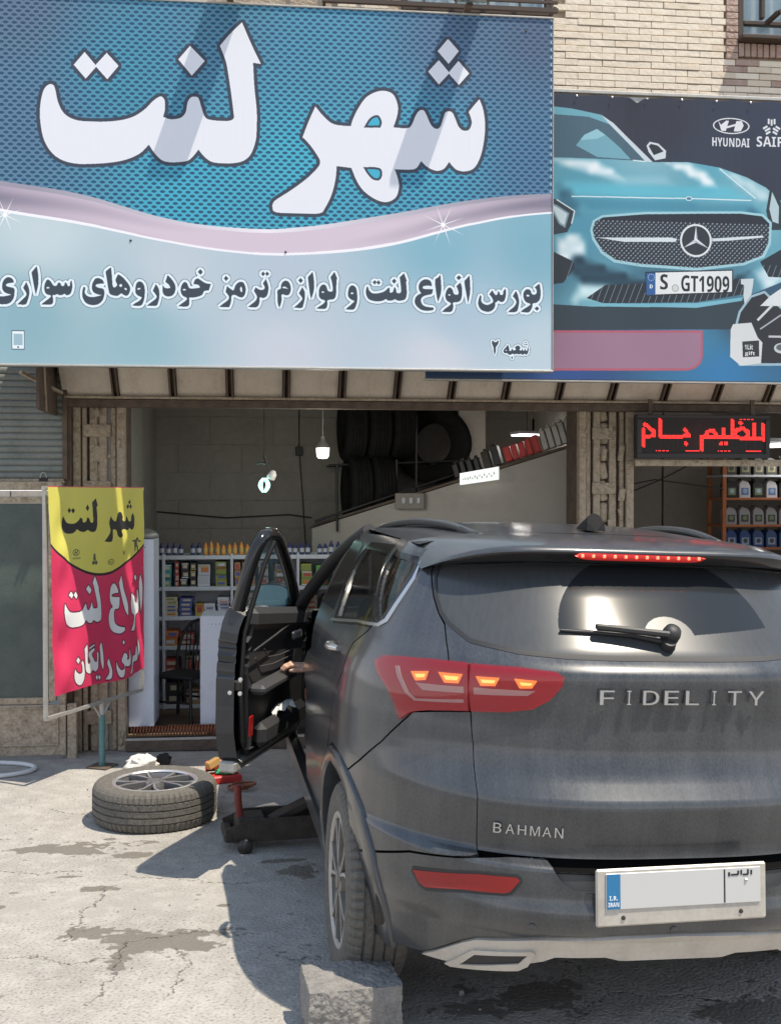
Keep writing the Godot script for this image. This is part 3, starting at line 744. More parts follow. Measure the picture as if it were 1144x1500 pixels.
	pic.fill([[Vector2(-1.572, 2.812), Vector2(-1.518, 2.812), Vector2(-1.518, 2.884), Vector2(-1.572, 2.884)]], c8(150, 180, 192))
	pic.ell(Vector2(-1.545, 2.801), .006, .006, c8(70, 92, 106))
	# weathering: faint rain streaks with their own outline
	var nz := noise(91, .05, 3)
	for i in 160:
		var sx := int(fposmod(i * 137.5 * 13.1, pic.w))
		var a := int(absf(nz.get_noise_1d(i * 31.0)) * pic.h * .8)
		var l := 60 + int(absf(nz.get_noise_1d(i * 77.0)) * 500)
		var c := Color(.75, .74, .72, .10)
		pic.im.blend_rect(streak(l, c), Rect2i(0, 0, 1, l), Vector2i(sx, a))
	return pic.tex()

func streak(l: int, c: Color) -> Image:
	var s := Image.create(1, l, false, Image.FORMAT_RGBA8)
	s.fill(c)
	return s

func pp2(x: float, y: float) -> Vector2:
	return Vector2(x, y)

func poster_print() -> ImageTexture:
	var pic := Pic.new()
	pic.setup(1.05, 4.35, 2.665, 4.60, 2048)
	blend_fill(pic, [[Vector2(1.3, 4.5), c8(46, 50, 66)], [Vector2(2.6, 4.5), c8(44, 46, 62)], [Vector2(4.1, 4.5), c8(44, 46, 64)], [Vector2(3.3, 4.0), c8(44, 48, 72)], [Vector2(4.2, 3.9), c8(40, 48, 80)], [Vector2(2.0, 3.05), c8(40, 58, 74)], [Vector2(3.2, 3.1), c8(48, 74, 92)], [Vector2(3.0, 2.95), c8(46, 132, 176)],
		[Vector2(3.1, 2.75), c8(24, 124, 196)], [Vector2(2.0, 2.7), c8(28, 78, 164)], [Vector2(4.2, 2.75), c8(28, 130, 200)]])
	var p := {}
	for key in POSTER: p[key] = flat(POSTER[key])
	var keep := pic.im
	var over := []
	for q in [["hood1", c8(212, 232, 240), .03, .9], ["hood2", c8(216, 234, 242), .03, .95], ["hood3", c8(176, 214, 226), .03, .7], ["hood4", c8(84, 188, 214), .04, .7], ["nose", c8(60, 150, 180), .04, .7]]: over.append([p[q[0]], q[1], q[2], q[3]])
	for q in [[[1.95, 3.62, 2.10, 3.64, 2.13, 3.52, 2.06, 3.42, 1.95, 3.44], c8(206, 228, 236), .035, .85], [[2.12, 3.34, 2.28, 3.30, 2.22, 3.22, 2.05, 3.20], c8(186, 220, 230), .03, .8], [[3.35, 3.42, 3.55, 3.52, 3.55, 3.36, 3.42, 3.28], c8(206, 228, 236), .035, .7], [[1.95, 3.45, 2.10, 3.50, 2.34, 3.42, 2.6, 3.33, 3.1, 3.34, 3.3, 3.42, 3.2, 3.26, 2.5, 3.25, 2.1, 3.33], c8(26, 70, 92), .03, .8], [[1.95, 3.98, 2.06, 3.92, 2.10, 3.78, 1.95, 3.80], c8(40, 108, 138), .04, .6], [[3.28, 3.86, 3.42, 3.80, 3.42, 3.66, 3.36, 3.70], c8(36, 102, 132), .03, .6], [[2.3, 4.04, 2.7, 4.06, 2.76, 4.0, 2.4, 3.98], c8(150, 206, 222), .04, .6], [[2.9, 3.90, 3.25, 3.93, 3.3, 3.88, 2.95, 3.86], c8(170, 214, 228), .03, .6]]:
		var pl := PackedVector2Array()
		for i in range(0, q[0].size(), 2): pl.append(Vector2(q[0][i], q[0][i + 1]))
		over.append([pl, q[1], q[2], q[3]])
	# body colour of the printed car
	var body := Pic.new()
	body.setup(1.05, 4.35, 2.665, 4.60, 2048)
	blend_fill(body, [[Vector2(1.9, 4.35), c8(98, 176, 198)], [Vector2(2.6, 4.25), c8(150, 192, 206)], [Vector2(2.1, 3.95), c8(66, 160, 188)], [Vector2(2.6, 4.0), c8(96, 176, 198)], [Vector2(3.0, 4.08), c8(70, 164, 192)], [Vector2(3.4, 3.9), c8(104, 180, 200)], [Vector2(2.1, 3.7), c8(62, 150, 182)], [Vector2(2.6, 3.8), c8(80, 172, 198)],
		[Vector2(3.1, 3.8), c8(124, 186, 204)], [Vector2(2.0, 3.4), c8(52, 118, 148)], [Vector2(2.2, 3.2), c8(110, 186, 206)], [Vector2(2.6, 3.3), c8(44, 100, 128)], [Vector2(3.2, 3.3), c8(52, 116, 144)], [Vector2(3.5, 3.35), c8(88, 170, 196)]], 224, over)
	var silpx := Pic.new()
	silpx.setup(1.05, 4.35, 2.665, 4.60, 2048)
	silpx.fill([p.sil], Color.WHITE)
	keep.blit_rect_mask(body.im, silpx.im, Rect2i(0, 0, pic.w, pic.h), Vector2i.ZERO)
	pic.im = keep
	pic.fill([p.glassy], c8(64, 100, 120)); pic.fill([p.gleam], c8(100, 168, 190)); pic.fill([[p.gleam[0].lerp(p.gleam[1], .5), p.gleam[1], p.gleam[2], p.gleam[3], p.gleam[2].lerp(p.gleam[6], .35)]], c8(134, 198, 214)); pic.fill([p.pillar], c8(196, 214, 222))
	pic.fill([p.glassy], c8(64, 100, 120)); pic.fill([p.gleam], c8(100, 168, 190)); pic.fill([[p.gleam[0].lerp(p.gleam[1], .5), p.gleam[1], p.gleam[2], p.gleam[3], p.gleam[2].lerp(p.gleam[6], .35)]], c8(134, 198, 214)); pic.fill([p.pillar], c8(196, 214, 222))
	# soft printed highlights and dark flanks
	var soft := Pic.new()
	soft.setup(1.05, 4.35, 2.665, 4.60, 800)
	soft.im.fill(Color(.4, .72, .8, 0))
	for q in [["hood1", Color(.84, .92, .95, .85)], ["hood2", Color(.86, .93, .96, .9)], ["hood3", Color(.72, .87, .91, .6)], ["hood4", Color(.30, .74, .85, .7)], ["nose", Color(.22, .58, .70, .7)]]: soft.fill([p[q[0]]], q[1])
	for q in [[[1.95, 3.62, 2.12, 3.66, 2.16, 3.50, 2.06, 3.38, 1.95, 3.40], Color(.80, .90, .94, .8)], [[2.12, 3.36, 2.30, 3.30, 2.22, 3.20, 2.05, 3.18], Color(.74, .88, .92, .8)], [[3.35, 3.42, 3.55, 3.52, 3.55, 3.36, 3.42, 3.28], Color(.80, .90, .94, .7)], [[1.95, 3.45, 2.10, 3.50, 2.34, 3.42, 2.6, 3.33, 3.1, 3.34, 3.3, 3.42, 3.2, 3.26, 2.5, 3.25, 2.1, 3.33], Color(.10, .27, .36, .75)], [[1.95, 3.98, 2.06, 3.92, 2.10, 3.78, 1.95, 3.80], Color(.16, .42, .54, .6)], [[3.28, 3.86, 3.42, 3.80, 3.42, 3.66, 3.36, 3.70], Color(.14, .40, .52, .6)]]:
		var pl := []
		for i in range(0, q[0].size(), 2): pl.append(Vector2(q[0][i], q[0][i + 1]))
		soft.fill([pl], q[1])
	soft.im.resize(200, 117, Image.INTERPOLATE_BILINEAR)
	soft.im.resize(66, 39, Image.INTERPOLATE_BILINEAR)
	soft.im.resize(260, 152, Image.INTERPOLATE_CUBIC)
	soft.im.resize(pic.w, pic.h, Image.INTERPOLATE_BILINEAR)
	pic.im.blend_rect_mask(soft.im, silpx.im, Rect2i(0, 0, pic.w, pic.h), Vector2i.ZERO)
	pic.fill([p.glassy], c8(64, 100, 120)); pic.fill([p.gleam], c8(100, 168, 190)); pic.fill([[p.gleam[0].lerp(p.gleam[1], .5), p.gleam[1], p.gleam[2], p.gleam[3], p.gleam[2].lerp(p.gleam[6], .35)]], c8(134, 198, 214)); pic.fill([p.pillar], c8(196, 214, 222))
	var mm := func(a: Array) -> Array:
		var o := []
		for i in range(0, a.size(), 2): o.append(Vector2(a[i], a[i + 1]) * .001)
		return o
	for ln in [[p.hood4[5], p.hood4[4]], [p.hood4[5], p.hood4[6]], [p.hood3[0], p.hood3[5], p.hood3[4]], [p.glassy[6], p.glassy[5]]]: pic.line(ln, .008, c8(206, 230, 236))
	pic.fill([p.shade], c8(42, 60, 74))
	pic.fill([p.hl], c8(40, 54, 66)); pic.fill([p.hl2], c8(120, 152, 166)); pic.fill([Geometry2D.offset_polygon(p.hl2, -.012)[0]], c8(188, 212, 220)); pic.line([p.hl[1], p.hl[2], p.hl[3]], .008, c8(208, 226, 232)); pic.fill([p.hr], c8(40, 54, 66)); pic.fill([p.hr2], c8(176, 204, 212))
	pic.fill([p.mir], c8(206, 218, 224)); pic.fill([p.mir2], c8(36, 42, 54))
	pic.fill([p.grille_o], c8(150, 206, 220)); pic.fill([p.grille], c8(30, 38, 52))
	# diamond grille
	var gy := 3.20
	var r := 0
	while gy < 3.75:
		var gx := 2.0 + (.016 if r % 2 else 0.0)
		while gx < 3.5:
			if Geometry2D.is_point_in_polygon(Vector2(gx, gy), p.grille):
				pic.fill([[Vector2(gx - .007, gy), Vector2(gx, gy + .006), Vector2(gx + .007, gy), Vector2(gx, gy - .006)]], c8(150, 164, 178))
				pic.line([Vector2(gx - .012, gy - .004), Vector2(gx, gy - .011)], .003, c8(96, 108, 122))
			gx += .032
		gy += .0165
		r += 1
	pic.fill([p.bar1], c8(210, 222, 230)); pic.fill([p.bar2], c8(210, 222, 230))
	for key in ["inl", "inr", "low"]: pic.fill([p[key]], c8(32, 42, 54))
	for key in ["inl", "low", "inr"]:
		for i in 40:
			var a := Vector2(1.9 + i * .045, 3.05)
			var b := a + Vector2(.16, .42)
			for seg in Geometry2D.intersect_polyline_with_polygon([a, b], p[key]): pic.line(seg, .004, c8(120, 140, 154))
	pic.fill([p.split], c8(104, 184, 208))
	# round star badge on the grille
	var c: Vector2 = p.pts[0]
	var rr: float = p.pts[1].x - c.x
	pic.ell(c, rr, rr, c8(222, 228, 232)); pic.ell(c, rr * .88, rr * .88, c8(40, 48, 60))
	for i in 3:
		var d := Vector2.from_angle(PI / 2 + TAU * i / 3)
		var o := d.orthogonal() * rr * .13
		pic.fill([[c + d * rr * .92, c + o - d * .01, c - d * rr * .1, c - o - d * .01]], c8(226, 232, 236))
		pic.fill([[c + d * rr * .92, c, c + o - d * .01]], c8(170, 182, 190))
	pic.ell(p.pts[2], .024, .015, c8(226, 238, 242)); pic.ell(p.pts[2], .018, .010, c8(60, 130, 170))
	# number plate in the print
	pic.fill([p.plate], c8(28, 34, 42))
	pic.fill([Geometry2D.offset_polygon(p.plate, -.008)[0]], c8(226, 230, 232))
	pic.fill([p.eu], c8(30, 92, 168))
	for i in 12: pic.ell(p.pts[13] + Vector2(.0, .075) + Vector2.from_angle(TAU * i / 12) * .022, .003, .003, c8(190, 214, 236))
	pic.tris(letters("D", p.pts[13] + Vector2(-.01, 0), .026), c8(236, 240, 242))
	pic.tris(letters("S", p.pts[11] + Vector2(.0, .0), .105, .055), c8(30, 34, 40))
	pic.ell(p.pts[17], .026, .026, c8(168, 174, 172))
	pic.ell(p.pts[17], .018, .020, c8(206, 210, 208))
	pic.tris(letters("GT1909", p.pts[17] + Vector2(.042, -.022), .112, .345), c8(30, 34, 40))
	# red panel and the two oil cans
	pic.fill([p.red], c8(192, 84, 108))
	pic.fill([Geometry2D.offset_polygon(p.red, -.016)[0]], c8(160, 112, 142))
	pic.fill([p.jugo], c8(150, 186, 204)); pic.fill([p.jug], c8(38, 42, 50)); pic.fill([p.neck], c8(200, 212, 218)); pic.fill([p.neck2], c8(214, 220, 224))
	pic.line([p.pts[16] + Vector2(-.11, .06), p.pts[16] + Vector2(.0, .17)], .018, c8(206, 212, 216))
	pic.line([p.pts[16] + Vector2(-.09, .0), p.pts[16] + Vector2(.06, .10)], .010, c8(170, 178, 184))
	pic.line([p.pts[16] + Vector2(-.03, -.05), p.pts[16] + Vector2(.10, -.05)], .014, c8(190, 196, 200))
	pic.ell(p.pts[16] + Vector2(.06, -.13), .05, .035, c8(196, 202, 206)); pic.ell(p.pts[16] + Vector2(.06, -.125), .034, .022, c8(90, 96, 104))
	pic.fill([p.small], c8(212, 216, 218)); pic.fill([p.lab], c8(42, 48, 58))
	pic.tris(letters("1Lit", p.pts[14] + Vector2(.0, .0), .036, .06), c8(230, 232, 234))
	pic.tris(letters("gift", p.pts[15] + Vector2(.0, -.010), .034, .07), c8(230, 232, 234))
	# maker emblems and names
	var hc: Vector2 = p.pts[3]
	var hx: float = p.pts[4].x - hc.x
	var hy: float = p.pts[5].y - hc.y
	pic.ell(hc, hx, hy, c8(220, 222, 228)); pic.ell(hc, hx * .93, hy * .86, c8(44, 46, 64))
	for sg in [-1.0, 1.0]:
		pic.fill([[hc + Vector2(hx * .62 * sg - .012, -hy * .62 * sg), hc + Vector2(hx * .62 * sg + .008, hy * .1), hc + Vector2(hx * .42 * sg + .02, hy * .66), hc + Vector2(hx * .20 * sg + .01, hy * .62), hc + Vector2(hx * .22 * sg - .01, -hy * .64), hc + Vector2(hx * .40 * sg - .018, -hy * .66)]], c8(222, 224, 230))
	pic.fill([[hc + Vector2(-hx * .36, -hy * .14), hc + Vector2(hx * .3, hy * .32), hc + Vector2(hx * .36, hy * .10), hc + Vector2(-hx * .3, -hy * .36)]], c8(222, 224, 230))
	pic.tris(letters("HYUNDAI", p.pts[7], p.pts[8].y - p.pts[7].y, p.pts[8].x - p.pts[7].x), c8(222, 224, 230))
	pic.tris(letters("SAIPA", p.pts[9], p.pts[10].y - p.pts[9].y + .01, .255), c8(222, 224, 230))
	var e: Vector2 = p.pts[6]
	for i in 3:
		for j in [-1.0, 0.0, 1.0]:
			var d := Vector2.from_angle(PI / 2 + TAU * i / 3)
			var o := d.orthogonal()
			var st: Vector2 = e + o * .021 * j + d * (.012 + .010 * absf(j))
			pic.line([st, st + d * (.042 if j == 0 else .036)], .014, c8(222, 224, 230))
	# pale rain streaks dried on the vinyl
	var nz := noise(93, .05, 3)
	for i in 120:
		var sx := int(fposmod(i * 137.5 * 7.3, pic.w))
		var a := int(absf(nz.get_noise_1d(i * 31.0)) * pic.h)
		var l := 80 + int(absf(nz.get_noise_1d(i * 77.0)) * 700)
		pic.im.blend_rect(streak(l, Color(.8, .8, .8, .08)), Rect2i(0, 0, 1, l), Vector2i(sx, a))
	pic.im.adjust_bcs(.96, 1.0, .78)
	return pic.tex()

func banner_print() -> ImageTexture:
	var pic := Pic.new()
	pic.setup(-.01, 1.16, .56, 1.93, 1024)
	pic.im.fill(c8(214, 52, 94))
	# yellow head with a dark bow
	var arc := PackedVector2Array()
	var arc2 := PackedVector2Array()
	for i in 25:
		var t := -.02 + 1.2 * i / 24.0
		var y := 1.345 + .20 * pow((t - .60) / .56, 2.0)
		arc.append(Vector2(t, y)); arc2.append(Vector2(t, y - .018))
	for a in [[arc2, c8(40, 30, 34)], [arc, c8(214, 206, 96)]]:
		var poly: PackedVector2Array = a[0].duplicate()
		poly.append(Vector2(1.2, 2.0)); poly.append(Vector2(-.05, 2.0))
		pic.fill([poly], a[1])
	var dark := curves(BANNER_DARK)
	fill_each(pic, dark, c8(40, 38, 40))
	var pale := curves(BANNER_PALE)
	fill_each(pic, grown(pale, .009), c8(92, 34, 58))
	fill_each(pic, pale, c8(228, 228, 228))
	# five small maker marks
	var ink := c8(84, 84, 66)
	pic.ell(Vector2(.29, 1.50), .038, .022, ink); pic.ell(Vector2(.29, 1.50), .031, .016, c8(214, 206, 96))
	pic.line([Vector2(.272, 1.488), Vector2(.285, 1.512)], .008, ink); pic.line([Vector2(.295, 1.488), Vector2(.308, 1.512)], .008, ink); pic.line([Vector2(.28, 1.5), Vector2(.30, 1.5)], .007, ink)
	pic.tris(letters("HYUNDAI", Vector2(.25, 1.455), .014, .085), ink)
	for i in 3:
		var d := Vector2.from_angle(PI / 2 + TAU * i / 3)
		pic.ell(Vector2(.50, 1.43) + d * .018, .016, .014, ink)
	pic.ell(Vector2(.50, 1.465), .012, .02, ink)
	pic.ell(Vector2(.70, 1.415), .045, .020, ink); pic.ell(Vector2(.70, 1.415), .039, .015, c8(214, 206, 96))
	pic.tris(letters("KIA", Vector2(.672, 1.407), .017, .056), ink)
	pic.line([Vector2(.865, 1.485), Vector2(.88, 1.455), Vector2(.895, 1.485)], .007, ink)
	pic.tris(letters("V", Vector2(.868, 1.46), .02), ink)
	for q in [[1.03, 1.53, .017, .03], [1.05, 1.56, .013, .014], [1.02, 1.495, .008, .024], [1.05, 1.495, .008, .024], [1.005, 1.55, .018, .007], [1.075, 1.545, .016, .007]]: pic.ell(Vector2(q[0], q[1]), q[2], q[3], ink)
	# scuffs
	var nz := noise(95, .03, 4)
	for i in 260:
		var a := Vector2(fposmod(i * .137, 1.14), .6 + fposmod(i * .0931, 1.25))
		if nz.get_noise_2d(a.x * 300, a.y * 300) > .12: pic.line([a, a + Vector2(.02 * sin(i), .012 * cos(i * 1.7))], .002, c8(196, 150, 160))
	return pic.tex()

# sheet of print with thickness in the xy-plane, facing +z
func print_panel(w: float, h: float, d: float) -> ArrayMesh:
	var b := MB.new()
	b.fquad(Vector3(-w / 2, 0, 0), Vector3(w / 2, 0, 0), Vector3(w / 2, h, 0), Vector3(-w / 2, h, 0), Vector3.BACK, Vector2(0, 1), Vector2(1, 1), Vector2(1, 0), Vector2(0, 0))
	return b.mesh()

func build_signs() -> void:
	# ---- large shop sign
	var s := thing("shop_sign", "large teal dotted sign board with white lettering above the open shop", "sign", Vector3(-.225, 2.70, -7.25))
	part("face", print_panel(4.15, 2.285, .0), print_mat(shop_sign_print(), .45), s, at(0, 0, .003))
	part("panel", boxm(Vector3(4.15, 2.285, .05), .004, Vector3(0, 1.1425, -.026)), M.galv, s)
	for q in [[Vector3(0, 2.292, -.02), Vector3(4.17, .012, .062)], [Vector3(0, -.008, -.02), Vector3(4.17, .014, .062)], [Vector3(2.080, 1.1425, -.02), Vector3(.008, 2.284, .060)], [Vector3(-2.080, 1.1425, -.02), Vector3(.008, 2.284, .060)]]:
		part("edge_trim", boxm(q[1], .003, q[0]), M.galv, s)
	var rv := MB.new()
	rv.lathe([Vector2(0, .004), Vector2(.006, .003), Vector2(.008, 0)], 8, Transform3D(Basis(Vector3.RIGHT, PI / 2), Vector3.ZERO))
	var rm := rv.mesh()
	for q in [[-.63, .78], [.34, .73], [1.9, 2.2]]: part("rivet", rm, M.dark_steel, s, at(q[0], q[1], .004))
	var br := MB.new()
	for bx in [-1.6, 0.0, 1.6]: br.beam(Vector3(bx, 2.2, -.052), Vector3(bx, 2.2, -1.18), .04, .04)
	for bx in [-1.6, 0.0, 1.6]: br.beam(Vector3(bx, 1.0, -.052), Vector3(bx, 1.0, -1.18), .04, .04)
	part("bracket", br.mesh(), M.rust_steel, s)
	# lamps on arms over the top edge; their shadows slant down the sign
	for fx in [-.235, 1.30]:
		var f := thing("floodlight", "grey floodlight box on an arm above the big teal sign", "floodlight", Vector3(fx, 5.035, -7.25), 0, "floodlights over the big sign")
		var hb := MB.new()
		hb.box(Vector3(0, .045, .16), Vector3(.215, .05, .26), Basis(), .008)
		part("housing", hb.mesh(), M.dark_steel, f)
		var ab := MB.new()
		ab.beam(Vector3(0, .02, -.60), Vector3(0, .02, .03), .04, .03)
		ab.beam(Vector3(0, .02, -.60), Vector3(0, .02, -1.26), .04, .03)
		part("arm", ab.mesh(), M.rust_steel, f)
		part("lens", boxm(Vector3(.19, .006, .23), .002, Vector3(0, .016, .16)), M.glass, f)
	# ---- printed car poster on a frame
	var p := thing("car_poster", "dark vinyl poster of a teal sports car beside the big sign", "poster", Vector3(2.70, 2.665, -7.5))
	# vinyl: slack along its top edge between the eyelets
	var b := MB.new()
	var rows := []
	var uvs := []
	for i in 25:
		var row := []
		var ur := []
		for j in 67:
			var x := -1.65 + 3.3 * j / 66.0
			var y := 1.935 * i / 24.0
			var sag := 0.0
			var wx := x + 2.70
			if i == 24: sag = -.012 * absf(sin((wx - 2.0) * PI / .24)) - (.05 * exp(-pow((wx - 2.50) / .04, 2.0)))
			var z := .006 + .004 * sin(x * 9.0 + y * 2.0) * sin(y * 3.1) + .010 * exp(-pow((wx - 2.50) / .05, 2.0)) * pow(y / 1.935, 6.0)
			row.append(Vector3(x, y + sag, z))
			ur.append(Vector2(float(j) / 66.0, 1.0 - float(i) / 24.0))
		rows.append(row); uvs.append(ur)
	b.grid(rows, 1.0, false, uvs)
	part("vinyl", b.mesh(), print_mat(poster_print(), .4), p)
	part("backing", boxm(Vector3(3.30, 1.93, .03), .003, Vector3(0, .965, -.02)), M.galv, p)
	part("edge_trim", boxm(Vector3(3.32, .022, .05), .003, Vector3(0, 1.952, -.02)), M.galv, p)
	part("edge_trim", boxm(Vector3(3.32, .014, .05), .003, Vector3(0, -.009, -.02)), M.galv, p)
	for i in 9: part("rivet", rm, M.alloy, p, at(-.62 + i * .245, 1.915, .018))
	var pb := MB.new()
	for bx in [-.9, .4, 1.5]: pb.beam(Vector3(bx, 1.8, -.036), Vector3(bx, 1.8, -.95), .04, .04)
	part("bracket", pb.mesh(), M.rust_steel, p)
	# ---- red and yellow banner on a stand
	var ang := deg_to_rad(64.73)
	var st := thing("banner_stand", "red and yellow fabric banner on a pole stand by the pillar", "banner", Vector3(-1.41, 0, -7.36), ang)
	rows = []; uvs = []
	var nz := noise(12, 2.0, 2)
	for i in 41:
		var row := []
		var ur := []
		for j in 41:
			var u := float(j) / 40.0
			var v := float(i) / 40.0
			var x := lerpf(lerpf(.055, -.014, v), lerpf(1.150, 1.125, v), u)
			var y := lerpf(.585, 1.935, v)
			y += .012 * sin(u * 7.0) * (1.0 - v) + (1.0 - v) * .02 * u
			var z := .03 * sin(u * 3.0 + v * 2.2) * (1.0 - v) * 1.0 + .014 * sin(u * 11.0 - v * 5.0) * (1.0 - v) + .012 * nz.get_noise_2d(u * 1.6, v * 1.2)
			z += .018 * exp(-pow((u - .08 - .06 * v) / .05, 2.0)) * sin(v * 21.0) * (1.0 - v * .6)
			row.append(Vector3(x, y, z + .030))
			ur.append(Vector2((x + .01) / 1.17, (1.93 - y) / 1.37))
		rows.append(row); uvs.append(ur)
	var cb := MB.new()
	cb.grid(rows, 1.0, false, uvs)
	var cm := print_mat(banner_print(), .6)
	cm.cull_mode = BaseMaterial3D.CULL_DISABLED
	cm.backlight_enabled = true
	cm.backlight = Color(.12, .10, .08)
	part("cloth", cb.mesh(), cm, st)
	var fb := MB.new()
	fb.beam(Vector3(.0, .455, 0), Vector3(.0, 1.92, 0), .022, .022)
	fb.beam(Vector3(1.145, .455, 0), Vector3(1.145, 1.92, 0), .022, .022)
	fb.beam(Vector3(-.02, 1.925, 0), Vector3(1.165, 1.925, 0), .022, .022)
	fb.beam(Vector3(-.01, .45, 0), Vector3(1.155, .45, 0), .022, .022)
	part("frame", fb.mesh(), M.galv, st)
	var pb2 := MB.new()
	pb2.tube([Vector3(.63, .0, 0), Vector3(.63, .36, 0)], .022, 10)
	part("pole", pb2.mesh(), M.teal_pole, st)
	var brs := MB.new()
	brs.tube([Vector3(.63, .36, 0), Vector3(.63, .452, 0)], .018, 8)
	brs.tube([Vector3(.63, .33, 0), Vector3(.52, .45, 0)], .007, 6)
	brs.tube([Vector3(.63, .33, 0), Vector3(.74, .45, 0)], .007, 6)
	part("brace", brs.mesh(), M.galv, st)
	part("foot_plate", boxm(Vector3(.16, .012, .16), .003, Vector3(.63, .006, 0)), M.rust_steel, st)

# ---------------------------------------------------------------- red dot-matrix display
func build_led() -> void:
	var t := thing("led_sign", "black dot matrix display with glowing red letters under the canopy", "display", Vector3(3.27, 2.158, -8.22))
	var w := 1.04
	var h := .325
	part("housing", boxm(Vector3(w, h, .07), .006, Vector3(0, .1625, -.036)), M.black_plastic, t)
	for q in [[Vector3(0, h - .013, .006), Vector3(w, .026, .018)], [Vector3(0, .018, .006), Vector3(w, .036, .018)], [Vector3(-w / 2 + .018, .1625, .006), Vector3(.036, h - .064, .017)], [Vector3(w / 2 - .018, .1625, .006), Vector3(.036, h - .064, .017)]]:
		part("bezel", boxm(q[1], .003, q[0]), M.black_plastic, t)
	# strokes in the photograph's own display, on a 96 x 27 grid of diodes
	var sk := [[700, 195, 1062, 200], [876, 100, 880, 195], [888, 190, 904, 152, 940, 142, 968, 165, 960, 195], [1003, 120, 1006, 192], [1052, 122, 1060, 208], [826, 150, 830, 195], [722, 188, 738, 162, 770, 157, 786, 186], [704, 195, 706, 268],
		[466, 100, 470, 190], [470, 194, 620, 190], [608, 152, 630, 188], [382, 124, 430, 162, 434, 188, 372, 196], [372, 152, 374, 244]]
	var dots := [[925, 112], [815, 232], [842, 232], [612, 234]]
	var dash := [[400, 487, 85], [750, 837, 85], [610, 690, 278], [955, 1040, 278]]
	var dotted := [[575, 655, 85], [920, 1000, 90], [440, 520, 278], [795, 870, 278]]
	var lit := MB.new()
	var dull := MB.new()
	var cw := (w - .072) / 96.0
	var ch := (h - .066) / 27.0
	for gy in 27:
		for gx in 96:
			var q := Vector2(362 + (gx + .5) / 96.0 * 703.0, 88 + (gy + .5) / 27.0 * 198.0)
			var on := false
			for s in sk:
				for i in range(0, s.size() - 2, 2):
					if Geometry2D.get_closest_point_to_segment(q, Vector2(s[i], s[i + 1]), Vector2(s[i + 2], s[i + 3])).distance_to(q) < 11.0: on = true
			for d in dots:
				if q.distance_to(Vector2(d[0], d[1])) < 12.0: on = true
			for d in dash:
				if absf(q.y - d[2]) < 4.2 and q.x > d[0] and q.x < d[1]: on = true
			for d in dotted:
				if absf(q.y - d[2]) < 4.2 and q.x > d[0] and q.x < d[1] and gx % 3 != 0: on = true
			var c := Vector3(-w / 2 + .036 + (gx + .5) * cw, h - .026 - (gy + .5) * ch, .0035)
			(lit if on else dull).box(c, Vector3(cw * .62, ch * .62, .004), Basis())
	var o := part("lit_diode", lit.mesh(), glow(1.0, .035, .03, 1.5), t)
	o.set_meta("kind", "stuff")
	o = part("dark_diode", dull.mesh(), plain(.035, .028, .024, .6), t)
	o.set_meta("kind", "stuff")
	part("hanger", boxm(Vector3(.03, .12, .02), 0, Vector3(-.4, h + .06, -.04)), M.rust_steel, t)
	part("hanger", boxm(Vector3(.03, .12, .02), 0, Vector3(.4, h + .06, -.04)), M.rust_steel, t)
	var ol := OmniLight3D.new()
	ol.name = "display_light"
	ol.light_color = Color(1, .06, .05)
	ol.light_energy = .006
	ol.light_size = .1
	ol.omni_range = 6.0
	ol.omni_attenuation = 2.0
	ol.shadow_enabled = true
	t.add_child(ol)
	ol.position = Vector3(0, .16, .12)

# ---------------------------------------------------------------- the building
func pillar(bld: Node3D, x0: float, x1: float, sd: int) -> void:
	var r := RandomNumberGenerator.new()
	r.seed = sd
	var w := x1 - x0
	var zf := -8.40
	var c := part("pillar", boxm(Vector3(w, 2.62, .30), .004, Vector3((x0 + x1) / 2, 1.31, zf - .23)), M.rust_steel, bld)
	# rolled steel sections down both sides and two in the middle, worn paint
	for q in [[.0, .055, .0], [.062, .035, -.03], [w - .06, .06, .0], [w - .105, .035, -.03]]:
		var b := MB.new()
		b.box(Vector3(x0 + q[0] + q[1] / 2, 1.29, zf - .04 + q[2]), Vector3(q[1], 2.58, .08), Basis(Vector3.UP, r.randf_range(-.02, .02)), .006)
		part("steel_section", b.mesh(), M.pillar_paint[r.randi() % 3], c)
	for q in [.115, w - .19]:
		var b := MB.new()
		b.box(Vector3(x0 + q + .03, 1.29, zf - .055), Vector3(.055, 2.58, .06), Basis(Vector3.UP, r.randf_range(-.03, .03)), .005)
		part("steel_section", b.mesh(), M.pillar_paint[r.randi() % 3], c)
	# welded batten plates
	var y := 2.35
	while y > .15:
		var b := MB.new()
		b.box(Vector3(x0 + w * .46, y, zf - .016), Vector3(.185 + r.randf() * .02, .085 + r.randf() * .02, .016), Basis(Vector3.BACK, r.randf_range(-.02, .02)), .004)
		part("batten_plate", b.mesh(), M.pillar_paint[r.randi() % 3], c)
		y -= .42
	# rubble and mortar packed between the sections
	y = .06
	while y < 2.5:
		var hh := r.randf_range(.06, .16)
		var b := MB.new()
		b.box(Vector3(x0 + w * .47 + r.randf_range(-.008, .008), y + hh / 2, zf - .06 + r.randf_range(-.014, .012)), Vector3(.062, hh, .05), Basis(Vector3.BACK, r.randf_range(-.22, .22)) * Basis(Vector3.UP, r.randf_range(-.3, .3)), .012)
		part("rubble_stone", b.mesh(), M.pillar_paint[r.randi() % 3], c)
		y += hh + .012
	# peeling plaster crusts
	for i in 26:
		var b := MB.new()
		var sx := r.randf_range(.02, .05)
		b.box(Vector3(x0 + r.randf_range(.02, w - .02), r.randf_range(.05, 2.5), zf + .004), Vector3(sx, sx * r.randf_range(1.0, 3.5), .014), Basis(Vector3.BACK, r.randf_range(-.4, .4)), .006)
		part("plaster_crust", b.mesh(), M.pillar_paint[r.randi() % 3], c)

